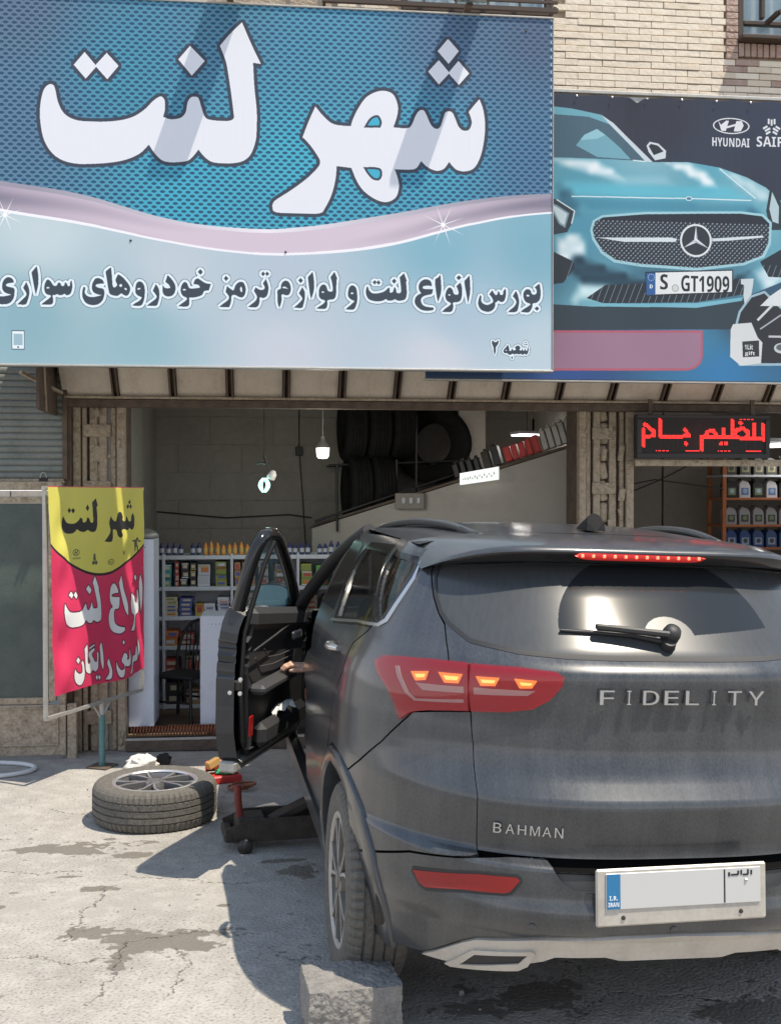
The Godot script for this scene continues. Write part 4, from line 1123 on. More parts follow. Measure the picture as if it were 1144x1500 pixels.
func window_unit(bld: Node3D, x0: float, x1: float, y0: float, y1: float, z: float, mull: Array) -> Node3D:
	var fr := MB.new()
	var t := .045
	fr.box(Vector3((x0 + x1) / 2, y0 + t / 2, z), Vector3(x1 - x0, t, .06), Basis(), .004)
	fr.box(Vector3((x0 + x1) / 2, y1 - t / 2, z), Vector3(x1 - x0, t, .06), Basis(), .004)
	for x in [x0 + t / 2, x1 - t / 2]: fr.box(Vector3(x, (y0 + y1) / 2, z), Vector3(t, y1 - y0 - 2 * t - .002, .058), Basis(), .004)
	var w := part("window", fr.mesh(), M.window_frame, bld)
	for m in mull: part("mullion", boxm(m[1], .003, m[0] + Vector3(0, 0, z)), M.window_frame, w)
	part("pane", boxm(Vector3(x1 - x0 - 2 * t, y1 - y0 - 2 * t, .006), 0, Vector3((x0 + x1) / 2, (y0 + y1) / 2, z - .005)), M.glass, w)
	# curtain in soft folds behind the pane
	var b := MB.new()
	var rows := []
	for i in 2:
		var row := []
		for j in 81:
			var x := lerpf(x0 + .04, x1 - .04, j / 80.0)
			row.append(Vector3(x, lerpf(y0 + .03, y1 - .03, i), z - .10 + .022 * sin(x * 42.0) + .010 * sin(x * 17.0)))
		rows.append(row)
	b.grid(rows, 1.0)
	part("curtain", b.mesh(), M.curtain, w)
	return w

func build_building() -> void:
	var bld := thing("shop_building", "cream brick building with open shop bays under a sloping stone canopy", "building")
	# ---- upper wall: backing with single bricks in front of it where they show
	var wins := [[1.00, 2.16, 5.53, 6.9], [3.64, 4.75, 5.40, 6.9]]
	var back := MB.new()
	# wall in pieces round the window openings
	back.box(Vector3(1.2, 4.30, -8.62), Vector3(9.6, 2.20, .26))
	back.box(Vector3(-1.3, 6.4, -8.62), Vector3(4.6, 2.0, .26))
	back.box(Vector3(2.90, 6.4, -8.62), Vector3(1.48, 2.0, .26))
	back.box(Vector3(5.375, 6.4, -8.62), Vector3(1.25, 2.0, .26))
	back.box(Vector3(1.58, 5.465, -8.62), Vector3(1.16, .13, .26))
	back.box(Vector3(1.58, 7.15, -8.62), Vector3(1.16, .5, .26))
	back.box(Vector3(4.195, 7.15, -8.62), Vector3(1.11, .5, .26))
	var wall := part("brick_wall", back.mesh(), M.mortar, bld)
	var r := RandomNumberGenerator.new()
	r.seed = 5
	var vars := []
	for v in 5:
		var b := MB.new()
		b.box(Vector3(0, 0, 0), Vector3(.1905, .0455, .05), Basis(), .0025)
		vars.append(b.mesh())
	var half := boxm(Vector3(.093, .0455, .05), .0025)
	var ch := .0516
	for k in 21:
		var y := 4.80 + (k + .5) * ch
		for j in 22:
			var x := .62 + j * .193 + (.0965 if k % 2 else 0.0)
			if x > 4.30: continue
			if y < 5.44 and x < 1.86: continue
			var skip := false
			for w in wins:
				if x > w[0] - .10 and x < w[1] + .10 and y > w[2] - .03 and y < w[3]: skip = true
			if x > 3.52 and y > 5.27: skip = true
			if skip: continue
			var m: Material = M.brick[[0, 0, 1, 1, 3, 3, 2, 0, 1, 3][r.randi() % 10]]
			if x > 3.45 and y > 5.06 and r.randf() < .75: m = M.brick_pink if r.randf() < .35 else M.brick[4]
			if x < 2.05 and r.randf() < .2: m = M.brick[4]
			part("brick", vars[k % 5], m, wall, Transform3D(Basis(Vector3.BACK, r.randf_range(-.006, .006)), Vector3(x + r.randf_range(-.002, .002), y + r.randf_range(-.0015, .0015), -8.483 + r.randf_range(-.0025, .0025))))
	# pinkish surround: stretchers beside the jamb, a soldier course under the sill
	for k in 12:
		var y := 5.26 + (k + .5) * ch
		for xx in [3.585]: part("brick", half, M.brick_pink, wall, at(xx - .005, y, -8.474 + r.randf_range(-.003, .003)))
	var sold := boxm(Vector3(.042, .10, .05), .0025)
	for j in 13: part("brick", sold, M.brick_pink, wall, at(3.655 + j * .0505, 5.335, -8.474 + r.randf_range(-.003, .003)))
	# ---- windows
	var w1 := window_unit(bld, 3.635, 4.745, 5.395, 6.9, -8.50, [[Vector3(4.19, 5.56, 0), Vector3(1.01, .03, .05)], [Vector3(3.84, 6.2, 0), Vector3(.03, 1.2, .05)], [Vector3(4.05, 6.2, 0), Vector3(.025, 1.2, .05)]])
	part("sill", boxm(Vector3(1.14, .03, .16), .004, Vector3(4.19, 5.405, -8.43)), M.window_frame, w1)
	var w2 := window_unit(bld, 1.005, 2.155, 5.535, 6.9, -8.50, [[Vector3(1.40, 6.3, 0), Vector3(.03, 1.2, .05)], [Vector3(1.78, 6.3, 0), Vector3(.03, 1.2, .05)]])
	# steel window guard standing off the wall
	var gd := MB.new()
	gd.beam(Vector3(.40, 5.50, -8.30), Vector3(2.16, 5.50, -8.30), .03, .03)
	gd.beam(Vector3(.40, 5.56, -8.30), Vector3(2.16, 5.56, -8.30), .02, .02)
	for i in 8: gd.beam(Vector3(.43 + i * .24, 5.50, -8.30), Vector3(.43 + i * .24, 6.6, -8.30), .016, .016)
	for x in [.42, 2.14]: gd.beam(Vector3(x, 5.52, -8.30), Vector3(x, 5.52, -8.46), .02, .02)
	part("window_guard", gd.mesh(), M.window_frame, w2)
	var bk := MB.new()
	bk.beam(Vector3(3.86, 5.55, -8.46), Vector3(3.90, 5.585, -8.335), .032, .03)
	bk.beam(Vector3(3.90, 5.585, -8.335), Vector3(4.12, 5.69, -8.335), .03, .03)
	part("hinge_arm", bk.mesh(), M.window_frame, w1)
	# ---- canopy: sloping stone slabs between dark ribs
	var lip := MB.new()
	lip.box(Vector3(1.65, 3.32, -8.145), Vector3(6.6, .10, .71), Basis(), .004)
	var can := part("canopy", lip.mesh(), M.mortar, bld)
	var a0 := Vector3(0, 2.575, -8.36)
	var a1 := Vector3(0, 3.18, -7.79)
	var dirv := (a1 - a0).normalized()
	var nrm := Vector3(0, -dirv.z, dirv.y) * -1.0
	var bas := Basis(Vector3.RIGHT, dirv, Vector3.RIGHT.cross(dirv))
	var ln := a0.distance_to(a1)
	var slab := boxm(Vector3(.352, ln, .03), .003)
	for i in 15:
		var x := -1.295 + i * .4085
		var o := part("stone_slab", slab, M.stone, can, Transform3D(bas * Basis(Vector3.BACK, r.randf_range(-.006, .006)), (a0 + a1) / 2 + Vector3(x, 0, 0) + bas.z * (-.02 + r.randf_range(-.004, .004))))
		for dx in [-.018, .018]:
			var rb := MB.new()
			rb.box(Vector3(x + .204 + dx, 0, 0) + (a0 + a1) / 2 - bas.z * (-.004), Vector3(.013, ln + .02, .05), bas, .002)
			part("rib", rb.mesh(), M.rust_steel, can)
		part("rib_bed", boxm(Vector3(.05, ln, .012), 0), M.rust_steel, can, Transform3D(bas, (a0 + a1) / 2 + Vector3(x + .204, 0, 0) - bas.z * .03))
	var lb := MB.new()
	lb.box(Vector3(1.70, 2.545, -8.38), Vector3(6.30, .055, .11), Basis(), .004)
	part("lintel_beam", lb.mesh(), M.rust_steel, can)
	lb = MB.new()
	lb.box(Vector3(1.70, 2.585, -8.325), Vector3(6.30, .018, .035), Basis(), .003)
	part("lintel_flange", lb.mesh(), M.old_paint, can)
	lb = MB.new()
	lb.box(Vector3(1.7, 2.95, -8.53), Vector3(8.6, .76, .14))
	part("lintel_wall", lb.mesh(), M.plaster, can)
	lb = MB.new()
	lb.box(Vector3(-1.515, 2.9, -8.06), Vector3(.02, .9, .74))
	part("canopy_cheek", lb.mesh(), M.rust_steel, can)
	# ---- pillars
	pillar(bld, -1.411, -1.036, 11)
	pillar(bld, 2.361, 2.791, 12)
	part("beam", boxm(Vector3(1.2, .05, .06), .004, Vector3(3.37, 2.125, -8.33)), M.old_paint, bld)
	# ---- rooms behind the bays
	var inner := MB.new()
	inner.box(Vector3(.9, 1.6, -11.05), Vector3(4.6, 3.2, .2))
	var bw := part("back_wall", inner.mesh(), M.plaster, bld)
	# raised block courses: faint joints of the block wall
	var bl := boxm(Vector3(.5975, .2655, .02), .001)
	for k in 9:
		for j in 9:
			var x := -1.15 + j * .60 + (.30 if k % 2 else 0.0)
			if x > 2.5: continue
			part("wall_block", bl, M.plaster, bw, at(x, .62 + k * .268, -10.945 + r.randf_range(-.002, .002)))
	var lw := MB.new()
	lw.box(Vector3(-1.16, 1.6, -9.70), Vector3(.2, 3.2, 2.5))
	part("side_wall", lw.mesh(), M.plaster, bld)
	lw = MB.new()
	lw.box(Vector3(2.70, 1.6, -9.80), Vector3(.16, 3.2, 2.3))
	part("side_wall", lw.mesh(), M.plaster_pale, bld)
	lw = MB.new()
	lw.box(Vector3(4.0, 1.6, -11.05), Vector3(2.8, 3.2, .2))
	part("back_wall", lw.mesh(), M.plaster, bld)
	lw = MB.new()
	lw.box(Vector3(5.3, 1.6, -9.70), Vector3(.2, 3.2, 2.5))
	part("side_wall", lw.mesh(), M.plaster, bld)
	lw = MB.new()
	lw.box(Vector3(2.0, 3.27, -9.75), Vector3(6.8, .12, 2.7))
	part("ceiling", lw.mesh(), M.ceiling, bld)
	lw = MB.new()
	lw.box(Vector3(4.4, 1.3, -8.56), Vector3(.5, 2.6, .3))
	lw.box(Vector3(1.2, 8.0, -8.7), Vector3(9.6, .3, .6))
	part("end_wall", lw.mesh(), M.plaster, bld)
	# partition panels in the right-hand bay
	for i in 3: part("wall_panel", boxm(Vector3(.46, 2.6, .03), .004, Vector3(3.02 + i * .475, 1.45, -10.4)), M.plaster, bld)
	# ---- sloping side wall of the stair behind the car
	var p0 := Vector3(.40, 0, -10.32)
	var p1 := Vector3(2.62, 0, -9.17)
	var dd := (p1 - p0).normalized()
	var L := p0.distance_to(p1)
	var xf := Transform3D(Basis(dd, Vector3.UP, dd.cross(Vector3.UP)), p0 + Vector3(0, .1, 0))
	var sw := MB.new()
	sw.prism(PackedVector2Array([Vector2(0, 0), Vector2(L, 0), Vector2(L, 2.21), Vector2(0, 1.475)]), -.10, xf)
	var stair := part("stair_wall", sw.mesh(), M.plaster_pale, bld)
	var cap := MB.new()
	cap.beam(xf * Vector3(-.02, 1.49, -.05), xf * Vector3(L, 2.226, -.05), .13, .022, .003)
	part("coping", cap.mesh(), M.rust_steel, stair)
	var col := MB.new()
	col.box(Vector3(1.90, 2.5, -10.55), Vector3(.26, 1.5, .26), Basis(), .008)
	part("column", col.mesh(), M.plaster_pale, bld)
	# ---- threshold
	var th := MB.new()
	th.box(Vector3(.66, .045, -8.42), Vector3(3.39, .09, .14), Basis(), .008)
	part("threshold", th.mesh(), M.rust_steel, bld)
	th = MB.new()
	th.box(Vector3(.66, .093, -8.352), Vector3(3.39, .018, .014), Basis(), .002)
	part("threshold_strip", th.mesh(), M.galv, bld)
	# ---- left-hand bay: masonry round the closed shutter
	var mb := MB.new()
	mb.box(Vector3(-1.437, 1.30, -8.50), Vector3(.05, 2.6, .30))
	mb.box(Vector3(-2.2, 3.0, -8.52), Vector3(1.6, .66, .24))
	mb.box(Vector3(-2.9, 1.3, -8.52), Vector3(.4, 2.6, .3))
	part("jamb", mb.mesh(), M.rust_steel, bld)
	var bm := MB.new()
	bm.box(Vector3(-1.98, 1.945, -8.30), Vector3(1.04, .06, .12), Basis(), .005)
	part("beam", bm.mesh(), M.old_paint, bld)
	for i in 3:
		var bq := MB.new()
		bq.box(Vector3(-2.35 + i * .36, 1.885, -8.275), Vector3(.352, .048, .10), Basis(), .004)
		part("brick", bq.mesh(), M.stone, bld)
	var fl := MB.new()
	fl.box(Vector3(2.0, .05, -9.72), Vector3(6.4, .10, 2.46))
	struct("shop_floor", fl.mesh(), M.shop_floor)

func build_left_bay() -> void:
	# ---- roller shutter
	var s := thing("roller_shutter", "grimy grey-green roller shutter with rounded slats, pulled down", "shutter", Vector3(-1.98, 1.99, -8.34))
	var sl := MB.new()
	var path := []
	for i in 7:
		var a := PI * i / 6.0
		path.append(Vector2(.0235 * -cos(a), .013 * sin(a)))
	var rows := []
	for i in 7:
		rows.append([Vector3(-.52, path[i].x, path[i].y), Vector3(.52, path[i].x, path[i].y)])
	sl.grid(rows, 1.0)
	sl.box(Vector3(0, 0, -.004), Vector3(1.04, .05, .006))
	var sm := sl.mesh()
	for i in 17: part("slat", sm, M.shutter, s, Transform3D(Basis(Vector3.BACK, .002 * sin(i * 2.1)), Vector3(0, .03 + i * .047, .002 * sin(i * 1.7))))
	part("guide_rail", boxm(Vector3(.035, .86, .06), .003, Vector3(.53, .43, 0)), M.rust_steel, s)
	part("bottom_bar", boxm(Vector3(1.04, .02, .04), .003, Vector3(0, -.004, .01)), M.old_paint, s)
	var ch := MB.new()
	var cp := []
	for i in 9: cp.append(Vector3(.38 + .022 * cos(PI * i / 8.0), .012 + .038 * sin(PI * i / 8.0), .03))
	ch.tube(cp, .005, 6)
	part("padlock_shackle", ch.mesh(), M.galv, s)
	part("padlock_body", boxm(Vector3(.06, .035, .022), .006, Vector3(.38, -.006, .03)), M.greasy, s)
	# stays under the canopy edge
	var st := MB.new()
	st.beam(Vector3(-1.68, 2.72, -7.95), Vector3(-1.45, 2.60, -8.2), .03, .02)
	solo("canopy_stay", st.mesh(), M.old_paint, "rusty flat steel stay slanting up from the canopy end", "stay")
	# ---- low shop door: dark green glass over a cream panel
	var d := thing("shop_door", "cream steel shop door with dark green glass and dented lower panel", "door", Vector3(-1.86, .03, -8.235))
	part("glass_pane", boxm(Vector3(.66, 1.38, .012), .002, Vector3(-.02, 1.10, .0)), M.green_glass, d)
	for q in [[Vector3(.335, 1.10, 0), Vector3(.05, 1.44, .05)], [Vector3(-.02, 1.815, 0), Vector3(.66, .045, .048)], [Vector3(-.02, .385, .002), Vector3(.66, .045, .05)], [Vector3(.40, .89, -.01), Vector3(.05, 1.80, .04)], [Vector3(.47, .16, .01), Vector3(.065, .40, .05)]]:
		part("frame", boxm(q[1], .004, q[0]), M.old_paint, d)
	part("lower_panel", boxm(Vector3(.80, .36, .045), .005, Vector3(.03, .178, .022)), M.old_paint, d)
	for q in [[Vector3(.02, .335, .05), Vector3(.72, .012, .014)], [Vector3(.02, .075, .05), Vector3(.72, .012, .014)], [Vector3(.375, .205, .05), Vector3(.012, .248, .014)]]: part("panel_bead", boxm(q[1], .003, q[0]), M.old_paint, d)
	# hose loop on the ground in front of the door
	var hp := []
	for i in 40:
		var t := i / 39.0
		var an := -2.2 + t * 4.6
		hp.append(Vector3(-2.02 + .44 * cos(an) * 1.0, .016, -7.86 - .22 * sin(an)))
	hp.append(Vector3(-2.6, .016, -8.06)); hp.append(Vector3(-3.0, .016, -8.02))
	var hb := MB.new()
	hb.tube(hp, .015, 10)
	solo("water_hose", hb.mesh(), M.hose, "white hose curling on the ground before the cream door", "hose")

# ---------------------------------------------------------------- what stands in the shop
func tyre_mesh(ro: float, ri: float, w: float, seg := 40, grooves := true) -> ArrayMesh:
	var b := MB.new()
	var h := w / 2
	var p := [Vector2(ri, -h * .72), Vector2(ri + .012, -h * .86), Vector2(ri + (ro - ri) * .45, -h), Vector2(ro - .03, -h * .96), Vector2(ro - .010, -h * .84), Vector2(ro - .002, -h * .70)]
	if grooves:
		for g in [-.42, -.14, .14, .42]:
			p.append_array([Vector2(ro, h * g - .006), Vector2(ro - .008, h * g - .004), Vector2(ro - .008, h * g + .004), Vector2(ro, h * g + .006)])
	p.append_array([Vector2(ro - .002, h * .70), Vector2(ro - .010, h * .84), Vector2(ro - .03, h * .96), Vector2(ri + (ro - ri) * .45, h), Vector2(ri + .012, h * .86), Vector2(ri, h * .72)])
	b.lathe(p, seg, Transform3D(), .55)
	b.lathe([Vector2(ri, h * .72), Vector2(ri + .004, h * .3), Vector2(ri + .02, 0), Vector2(ri + .004, -h * .3), Vector2(ri, -h * .72)], seg)
	return b.mesh()

func lamp_light(parent: Node3D, p: Vector3, e: float, col: Color, size: float) -> void:
	var l := OmniLight3D.new()
	l.name = "lamp_light"
	l.light_color = col
	l.light_energy = e
	l.light_size = size
	l.omni_range = 12.0
	l.omni_attenuation = 2.0
	l.shadow_enabled = true
	parent.add_child(l)
	l.position = p

func build_interior() -> void:
	var r := RandomNumberGenerator.new()
	r.seed = 77
	# ---- lamps
	var t := thing("pendant_bulb", "glowing white bulb with grey cap hanging on a white cord", "lamp", Vector3(.43, 2.165, -8.9))
	var b := MB.new()
	b.lathe([Vector2(0, 0), Vector2(.035, .004), Vector2(.046, .02), Vector2(.050, .05), Vector2(.051, .085)], 20)
	part("bulb", b.mesh(), glow(1, .96, .9, 3.0), t)
	b = MB.new()
	b.lathe([Vector2(.052, .084), Vector2(.050, .10), Vector2(.036, .125), Vector2(.018, .14), Vector2(.017, .175), Vector2(0, .176)], 20)
	part("cap", b.mesh(), M.galv, t)
	b = MB.new()
	b.tube([Vector3(0, .17, 0), Vector3(.002, .6, 0), Vector3(0, 1.045, 0)], .004, 6)
	part("cord", b.mesh(), M.cord_white, t)
	lamp_light(t, Vector3(0, .03, 0), .16, Color(1, .94, .86), .05)
	t = thing("spiral_bulb", "green tinted lobed saving bulb hanging on a thin cord", "lamp", Vector3(-.03, 1.90, -9.2))
	b = MB.new()
	for i in 6:
		var a := TAU * i / 6.0
		var pth := []
		for k in 9:
			var f := k / 8.0
			pth.append(Vector3(cos(a) * (.012 + .030 * sin(PI * f)), .004 + .11 * f, sin(a) * (.012 + .030 * sin(PI * f))))
		b.tube(pth, .0075, 6)
	part("tube", b.mesh(), glow(.45, 1, .88, 1.6), t)
	b = MB.new()
	b.lathe([Vector2(0, .115), Vector2(.03, .112), Vector2(.036, .13), Vector2(.034, .165), Vector2(.015, .19), Vector2(0, .19)], 16, Transform3D(Basis(Vector3.BACK, -.35), Vector3(.012, .0, 0)))
	part("base", b.mesh(), plain(.7, .72, .72, .5), t)
	b = MB.new()
	b.tube([Vector3(.05, .18, 0), Vector3(.02, .24, 0), Vector3(.0, .30, 0)], .012, 8)
	b.tube([Vector3(-.06, .235, 0), Vector3(.02, .235, 0)], .008, 6)
	part("holder", b.mesh(), M.dark_steel, t)
	b = MB.new()
	b.tube([Vector3(0, .29, 0), Vector3(.0, .8, 0), Vector3(0, 1.31, 0)], .003, 5)
	part("cord", b.mesh(), M.cord, t)
	lamp_light(t, Vector3(0, .06, 0), .05, Color(.8, 1, .95), .05)
	t = thing("panel_lamp", "square white striped lamp hanging over the stair", "lamp", Vector3(2.28, 2.40, -9.8), .2)
	part("tray", boxm(Vector3(.24, .025, .22), .004, Vector3(0, .028, 0)), M.shelf_white, t)
	for i in 5: part("light_strip", boxm(Vector3(.22, .012, .028), .003, Vector3(0, .009, -.088 + i * .044)), glow(1, 1, .98, 2.2), t)
	b = MB.new()
	b.tube([Vector3(0, .04, 0), Vector3(0, .81, 0)], .003, 5)
	part("cord", b.mesh(), M.cord, t)
	lamp_light(t, Vector3(0, -.02, 0), .08, Color(1, .98, .94), .1)
	t = thing("tube_lamp", "short bright tube lamp above the rack of oil jugs", "lamp", Vector3(4.48, 2.30, -9.3), .25)
	b = MB.new()
	b.tube([Vector3(-.22, 0, 0), Vector3(.22, .02, 0)], .018, 10)
	part("tube", b.mesh(), glow(1, 1, 1, 3.0), t)
	part("holder", boxm(Vector3(.5, .04, .05), .004, Vector3(0, .05, 0)), M.shelf_white, t)
	b = MB.new()
	b.tube([Vector3(0, .06, 0), Vector3(0, .91, 0)], .003, 5)
	part("cord", b.mesh(), M.cord, t)
	lamp_light(t, Vector3(0, -.04, .0), .12, Color(1, .98, .96), .1)
	# white printed light box on the stair wall
	var dd := Vector3(2.22, 0, 1.15).normalized()
	t = thing("light_box", "long white price panel on the sloping stair wall", "sign", Vector3(1.80, 1.965, -9.50), atan2(-dd.z, dd.x))
	b = MB.new()
	b.prism(PackedVector2Array([Vector2(-.17, 0), Vector2(.17, .045), Vector2(.17, .155), Vector2(-.17, .10)]), .03)
	part("panel", b.mesh(), glow(.95, 1, .97, .55), t)
	b = MB.new()
	for i in 14: b.box(Vector3(-.14 + i * .021, .05 + (i * .003) + .01 * sin(i * 3.0), .0315), Vector3(.006, .012 + .012 * absf(sin(i * 2.3)), .002))
	part("print", b.mesh(), M.black, t)
	t = thing("meter_box", "small grey fuse box fixed low on the stair wall", "box", Vector3(1.255, 1.755, -9.865), atan2(-dd.z, dd.x))
	part("case", boxm(Vector3(.27, .14, .05), .006, Vector3(0, .07, .025)), M.plaster, t)
	for i in 3: part("switch", boxm(Vector3(.03, .05, .012), .003, Vector3(-.05 + i * .07, .075, .056)), M.shelf_white, t)
	# ---- tyres and their rack behind the stair wall
	var tm := tyre_mesh(.33, .20, .21)
	var spots := [[Vector3(.78, 2.52, -10.45), .10, "black tyre upright at the end of the high rack"], [Vector3(1.00, 2.52, -10.45), .10, "black tyre in the high rack, second from its end"], [Vector3(1.22, 2.54, -10.45), .10, "black tyre in the high rack, third from its end"], [Vector3(.82, 1.93, -10.42), .12, "black tyre at the end of the low rack"], [Vector3(1.03, 1.93, -10.42), .12, "black tyre in the low rack beside the end one"]]
	for s in spots:
		solo("spare_tyre", tm, M.rubber, s[2], "tyre", Transform3D(Basis(Vector3.UP, s[1]) * Basis(Vector3.BACK, PI / 2), s[0]), "tyres in the wall rack")
	solo("spare_tyre", tyre_mesh(.37, .20, .20), M.rubber, "single large tyre turned hole-first beside the pale column", "tyre", Transform3D(Basis(Vector3.UP, -.5) * Basis(Vector3.RIGHT, PI / 2), Vector3(1.55, 2.36, -10.55)), "tyres in the wall rack")
	var k := MB.new()
	for q in [[.62, 1.55, 2.15], [1.16, 1.60, 2.2], [1.34, 1.7, 2.6]]: k.tube([Vector3(q[0], q[1], -10.16), Vector3(q[0], q[2], -10.16)], .012, 6)
	for y in [1.60, 2.17]:
		k.tube([Vector3(.55, y - .02, -10.28), Vector3(1.9, y + .03, -10.28)], .012, 6)
		k.tube([Vector3(.55, y - .02, -10.62), Vector3(1.9, y + .03, -10.62)], .012, 6)
	k.tube([Vector3(.42, 1.64, -10.18), Vector3(1.75, 2.09, -10.0)], .014, 6)
	solo("tyre_rack", k.mesh(), M.black, "black pipe rack holding tyres above the stair wall", "rack")
	# ---- goods along the stair coping
	var base := func(f: float) -> Vector3:
		var a := Vector3(.40, 1.600, -10.32).lerp(Vector3(2.62, 2.335, -9.17), f)
		return a + Vector3(-.03, .006, -.06)
	var slope := atan2(.735, 2.50)
	var turn := atan2(-dd.z, dd.x)
	var goods := [[.58, .05, .12, M.black, "black squat bottle"], [.605, .045, .13, M.black, "black squat bottle"], [.63, .05, .12, M.black, "black squat bottle"], [.655, .045, .12, M.black, "black squat bottle"], [.69, .07, .15, M.greasy, "grimy dark can"], [.725, .06, .17, M.black_plastic, "tall black jug"], [.765, .06, .13, M.red, "red oil carton"], [.79, .05, .13, M.red, "red oil carton"], [.815, .05, .13, M.red, "red oil carton"], [.84, .05, .14, M.red, "red oil carton"], [.865, .045, .15, M.red, "red oil carton"],
		[.893, .05, .17, M.galv, "grey upright tin"], [.915, .05, .18, M.galv, "grey upright tin"], [.937, .05, .18, M.galv, "grey upright tin"], [.958, .05, .19, M.galv, "grey upright tin"], [.98, .05, .2, M.galv, "grey upright tin"]]
	var ni := 0
	for g in goods:
		b = MB.new()
		b.box(Vector3(0, g[2] / 2, 0), Vector3(g[1], g[2], .09), Basis(), .006)
		if not ("carton" in g[4]): b.lathe([Vector2(.016, g[2] - .004), Vector2(.016, g[2] + .02), Vector2(0, g[2] + .021)], 10)
		solo("coping_can" if not ("carton" in g[4]) else "oil_carton", b.mesh(), g[3], g[4] + " in the row on the sloping stair wall", "can" if not ("carton" in g[4]) else "carton", Transform3D(Basis(Vector3.UP, turn) * Basis(Vector3.BACK, slope), base.call(g[0])), "goods on the stair wall")
		ni += 1
	# ---- wires on the back wall
	b = MB.new()
	b.tube([Vector3(-1.05, 1.72, -10.92), Vector3(-.4, 1.66, -10.92), Vector3(.2, 1.69, -10.92), Vector3(.42, 1.66, -10.92)], .008, 6)
	solo("wall_cable", b.mesh(), M.cord, "black cable running level along the block wall", "cable")
	b = MB.new()
	b.tube([Vector3(.30, 2.9, -10.92), Vector3(.30, 2.32, -10.92), Vector3(.33, 1.9, -10.92), Vector3(.36, 1.4, -10.92)], .006, 6)
	b.box(Vector3(.30, 2.30, -10.915), Vector3(.07, .09, .03), Basis(), .005)
	solo("switch_cable", b.mesh(), M.cord, "black cable dropping through a small switch on the block wall", "cable")
	# ---- back rack
	var rack := thing("shelving_rack", "pale steel shelving rack full of parts boxes along the back", "shelf", Vector3(-.10, .10, -9.62))
	var hs := [.02, .27, .51, .755, 1.00, 1.26]
	for i in hs.size():
		part("shelf_board", boxm(Vector3(1.92, .034, .30), .003, Vector3(.0, hs[i], 0)), M.shelf_white, rack)
	for x in [-.955, -.76, -.20, .35, .955]: part("upright", boxm(Vector3(.022, 1.29, .31), .002, Vector3(x, .645, .002)), M.shelf_white, rack)
	part("back_panel", boxm(Vector3(1.92, 1.28, .008), 0, Vector3(0, .64, -.155)), M.shelf_white, rack)
	# bottles along the top
	var bp := [Vector2(0, 0), Vector2(.019, .002), Vector2(.020, .07), Vector2(.009, .088), Vector2(.009, .10), Vector2(0, .101)]
	b = MB.new(); b.lathe(bp, 12)
	var bm := b.mesh()
	b = MB.new(); b.lathe([Vector2(.0203, .02), Vector2(.0203, .055)], 12)
	var blm := b.mesh()
	var blue := plain(.015, .02, .09, .4)
	var orange := plain(.55, .20, .03, .4)
	var pale := plain(.4, .42, .46, .6)
	for i in 34:
		if i in [6, 19, 27]: continue
		var x := -.88 + i * .0505 + r.randf_range(-.005, .005)
		var og: bool = i >= 9 and i <= 16
		var o := thing("spray_bottle", ("orange" if og else "dark blue") + " bottle in the row along the top of the shelving rack", "bottle", Vector3(-.10 + x, 1.377, -9.54 + r.randf_range(-.01, .01)), 0, "bottles on the rack top")
		o.scale.y = r.randf_range(.86, 1.14)
		part("body", bm, orange if og else blue, o)
		part("label_band", blm, pale if not og else plain(.5, .33, .1, .5), o)
	# boxes: [bay x from, to, shelf, stack heights, depth, colour, words]
	var cols := {"teal": plain(.07, .26, .25, .7), "red": plain(.38, .06, .05, .7), "black": plain(.03, .03, .032, .6), "grey": plain(.42, .44, .48, .7), "olive": plain(.20, .24, .06, .7), "brown": plain(.32, .20, .11, .8), "green": plain(.09, .28, .06, .7), "cream": plain(.45, .40, .28, .8), "blue": plain(.08, .10, .28, .7), "yellow": plain(.40, .31, .06, .7), "white": plain(.55, .56, .58, .7), "orange": plain(.45, .16, .04, .7)}
	var rowsd := [
		[4, -.74, .085, .06, 3, "teal"], [4, -.65, .03, .05, 4, "red"], [4, -.59, .06, .065, 3, "black"], [4, -.52, .05, .065, 3, "black"], [4, -.43, .10, .09, 2, "grey"], [4, -.29, .09, .05, 4, "olive"],
		[4, -.15, .05, .065, 3, "brown"], [4, -.09, .05, .065, 3, "brown"], [4, -.03, .05, .065, 3, "brown"], [4, .06, .08, .07, 3, "cream"], [4, .20, .09, .06, 3, "brown"], [4, .42, .09, .06, 3, "olive"], [4, .55, .10, .17, 1, "green"], [4, .68, .08, .05, 4, "cream"],
		[3, -.70, .105, .03, 5, "cream"], [3, -.58, .105, .036, 4, "blue"], [3, -.47, .07, .10, 1, "yellow"], [3, -.38, .09, .024, 4, "white"], [3, -.27, .10, .024, 6, "white"], [3, -.13, .09, .030, 6, "cream"], [3, -.02, .09, .030, 6, "cream"], [3, .10, .08, .05, 3, "olive"], [3, .46, .10, .04, 4, "cream"], [3, .60, .09, .05, 3, "olive"],
		[2, -.70, .11, .06, 2, "orange"], [2, -.57, .12, .05, 2, "red"], [2, -.42, .10, .08, 2, "brown"], [2, -.29, .09, .09, 1, "blue"],
		[1, -.70, .12, .06, 2, "red"], [1, -.55, .05, .15, 1, "brown"], [1, -.48, .05, .15, 1, "cream"], [1, -.40, .06, .15, 1, "red"], [1, -.33, .06, .15, 1, "brown"],
		[4, -.90, .06, .05, 3, "olive"], [4, -.90, .05, .06, 3, "black"], [3, -.90, .06, .09, 1, "white"], [2, -.90, .07, .06, 2, "brown"], [0, -.68, .13, .09, 2, "black"], [0, -.52, .11, .12, 1, "brown"], [0, -.36, .10, .07, 2, "white"], [0, .5, .3, .16, 1, "brown"]]
	var shelfname := ["bottom", "second", "third", "fourth", "top"]
	var prints := {}
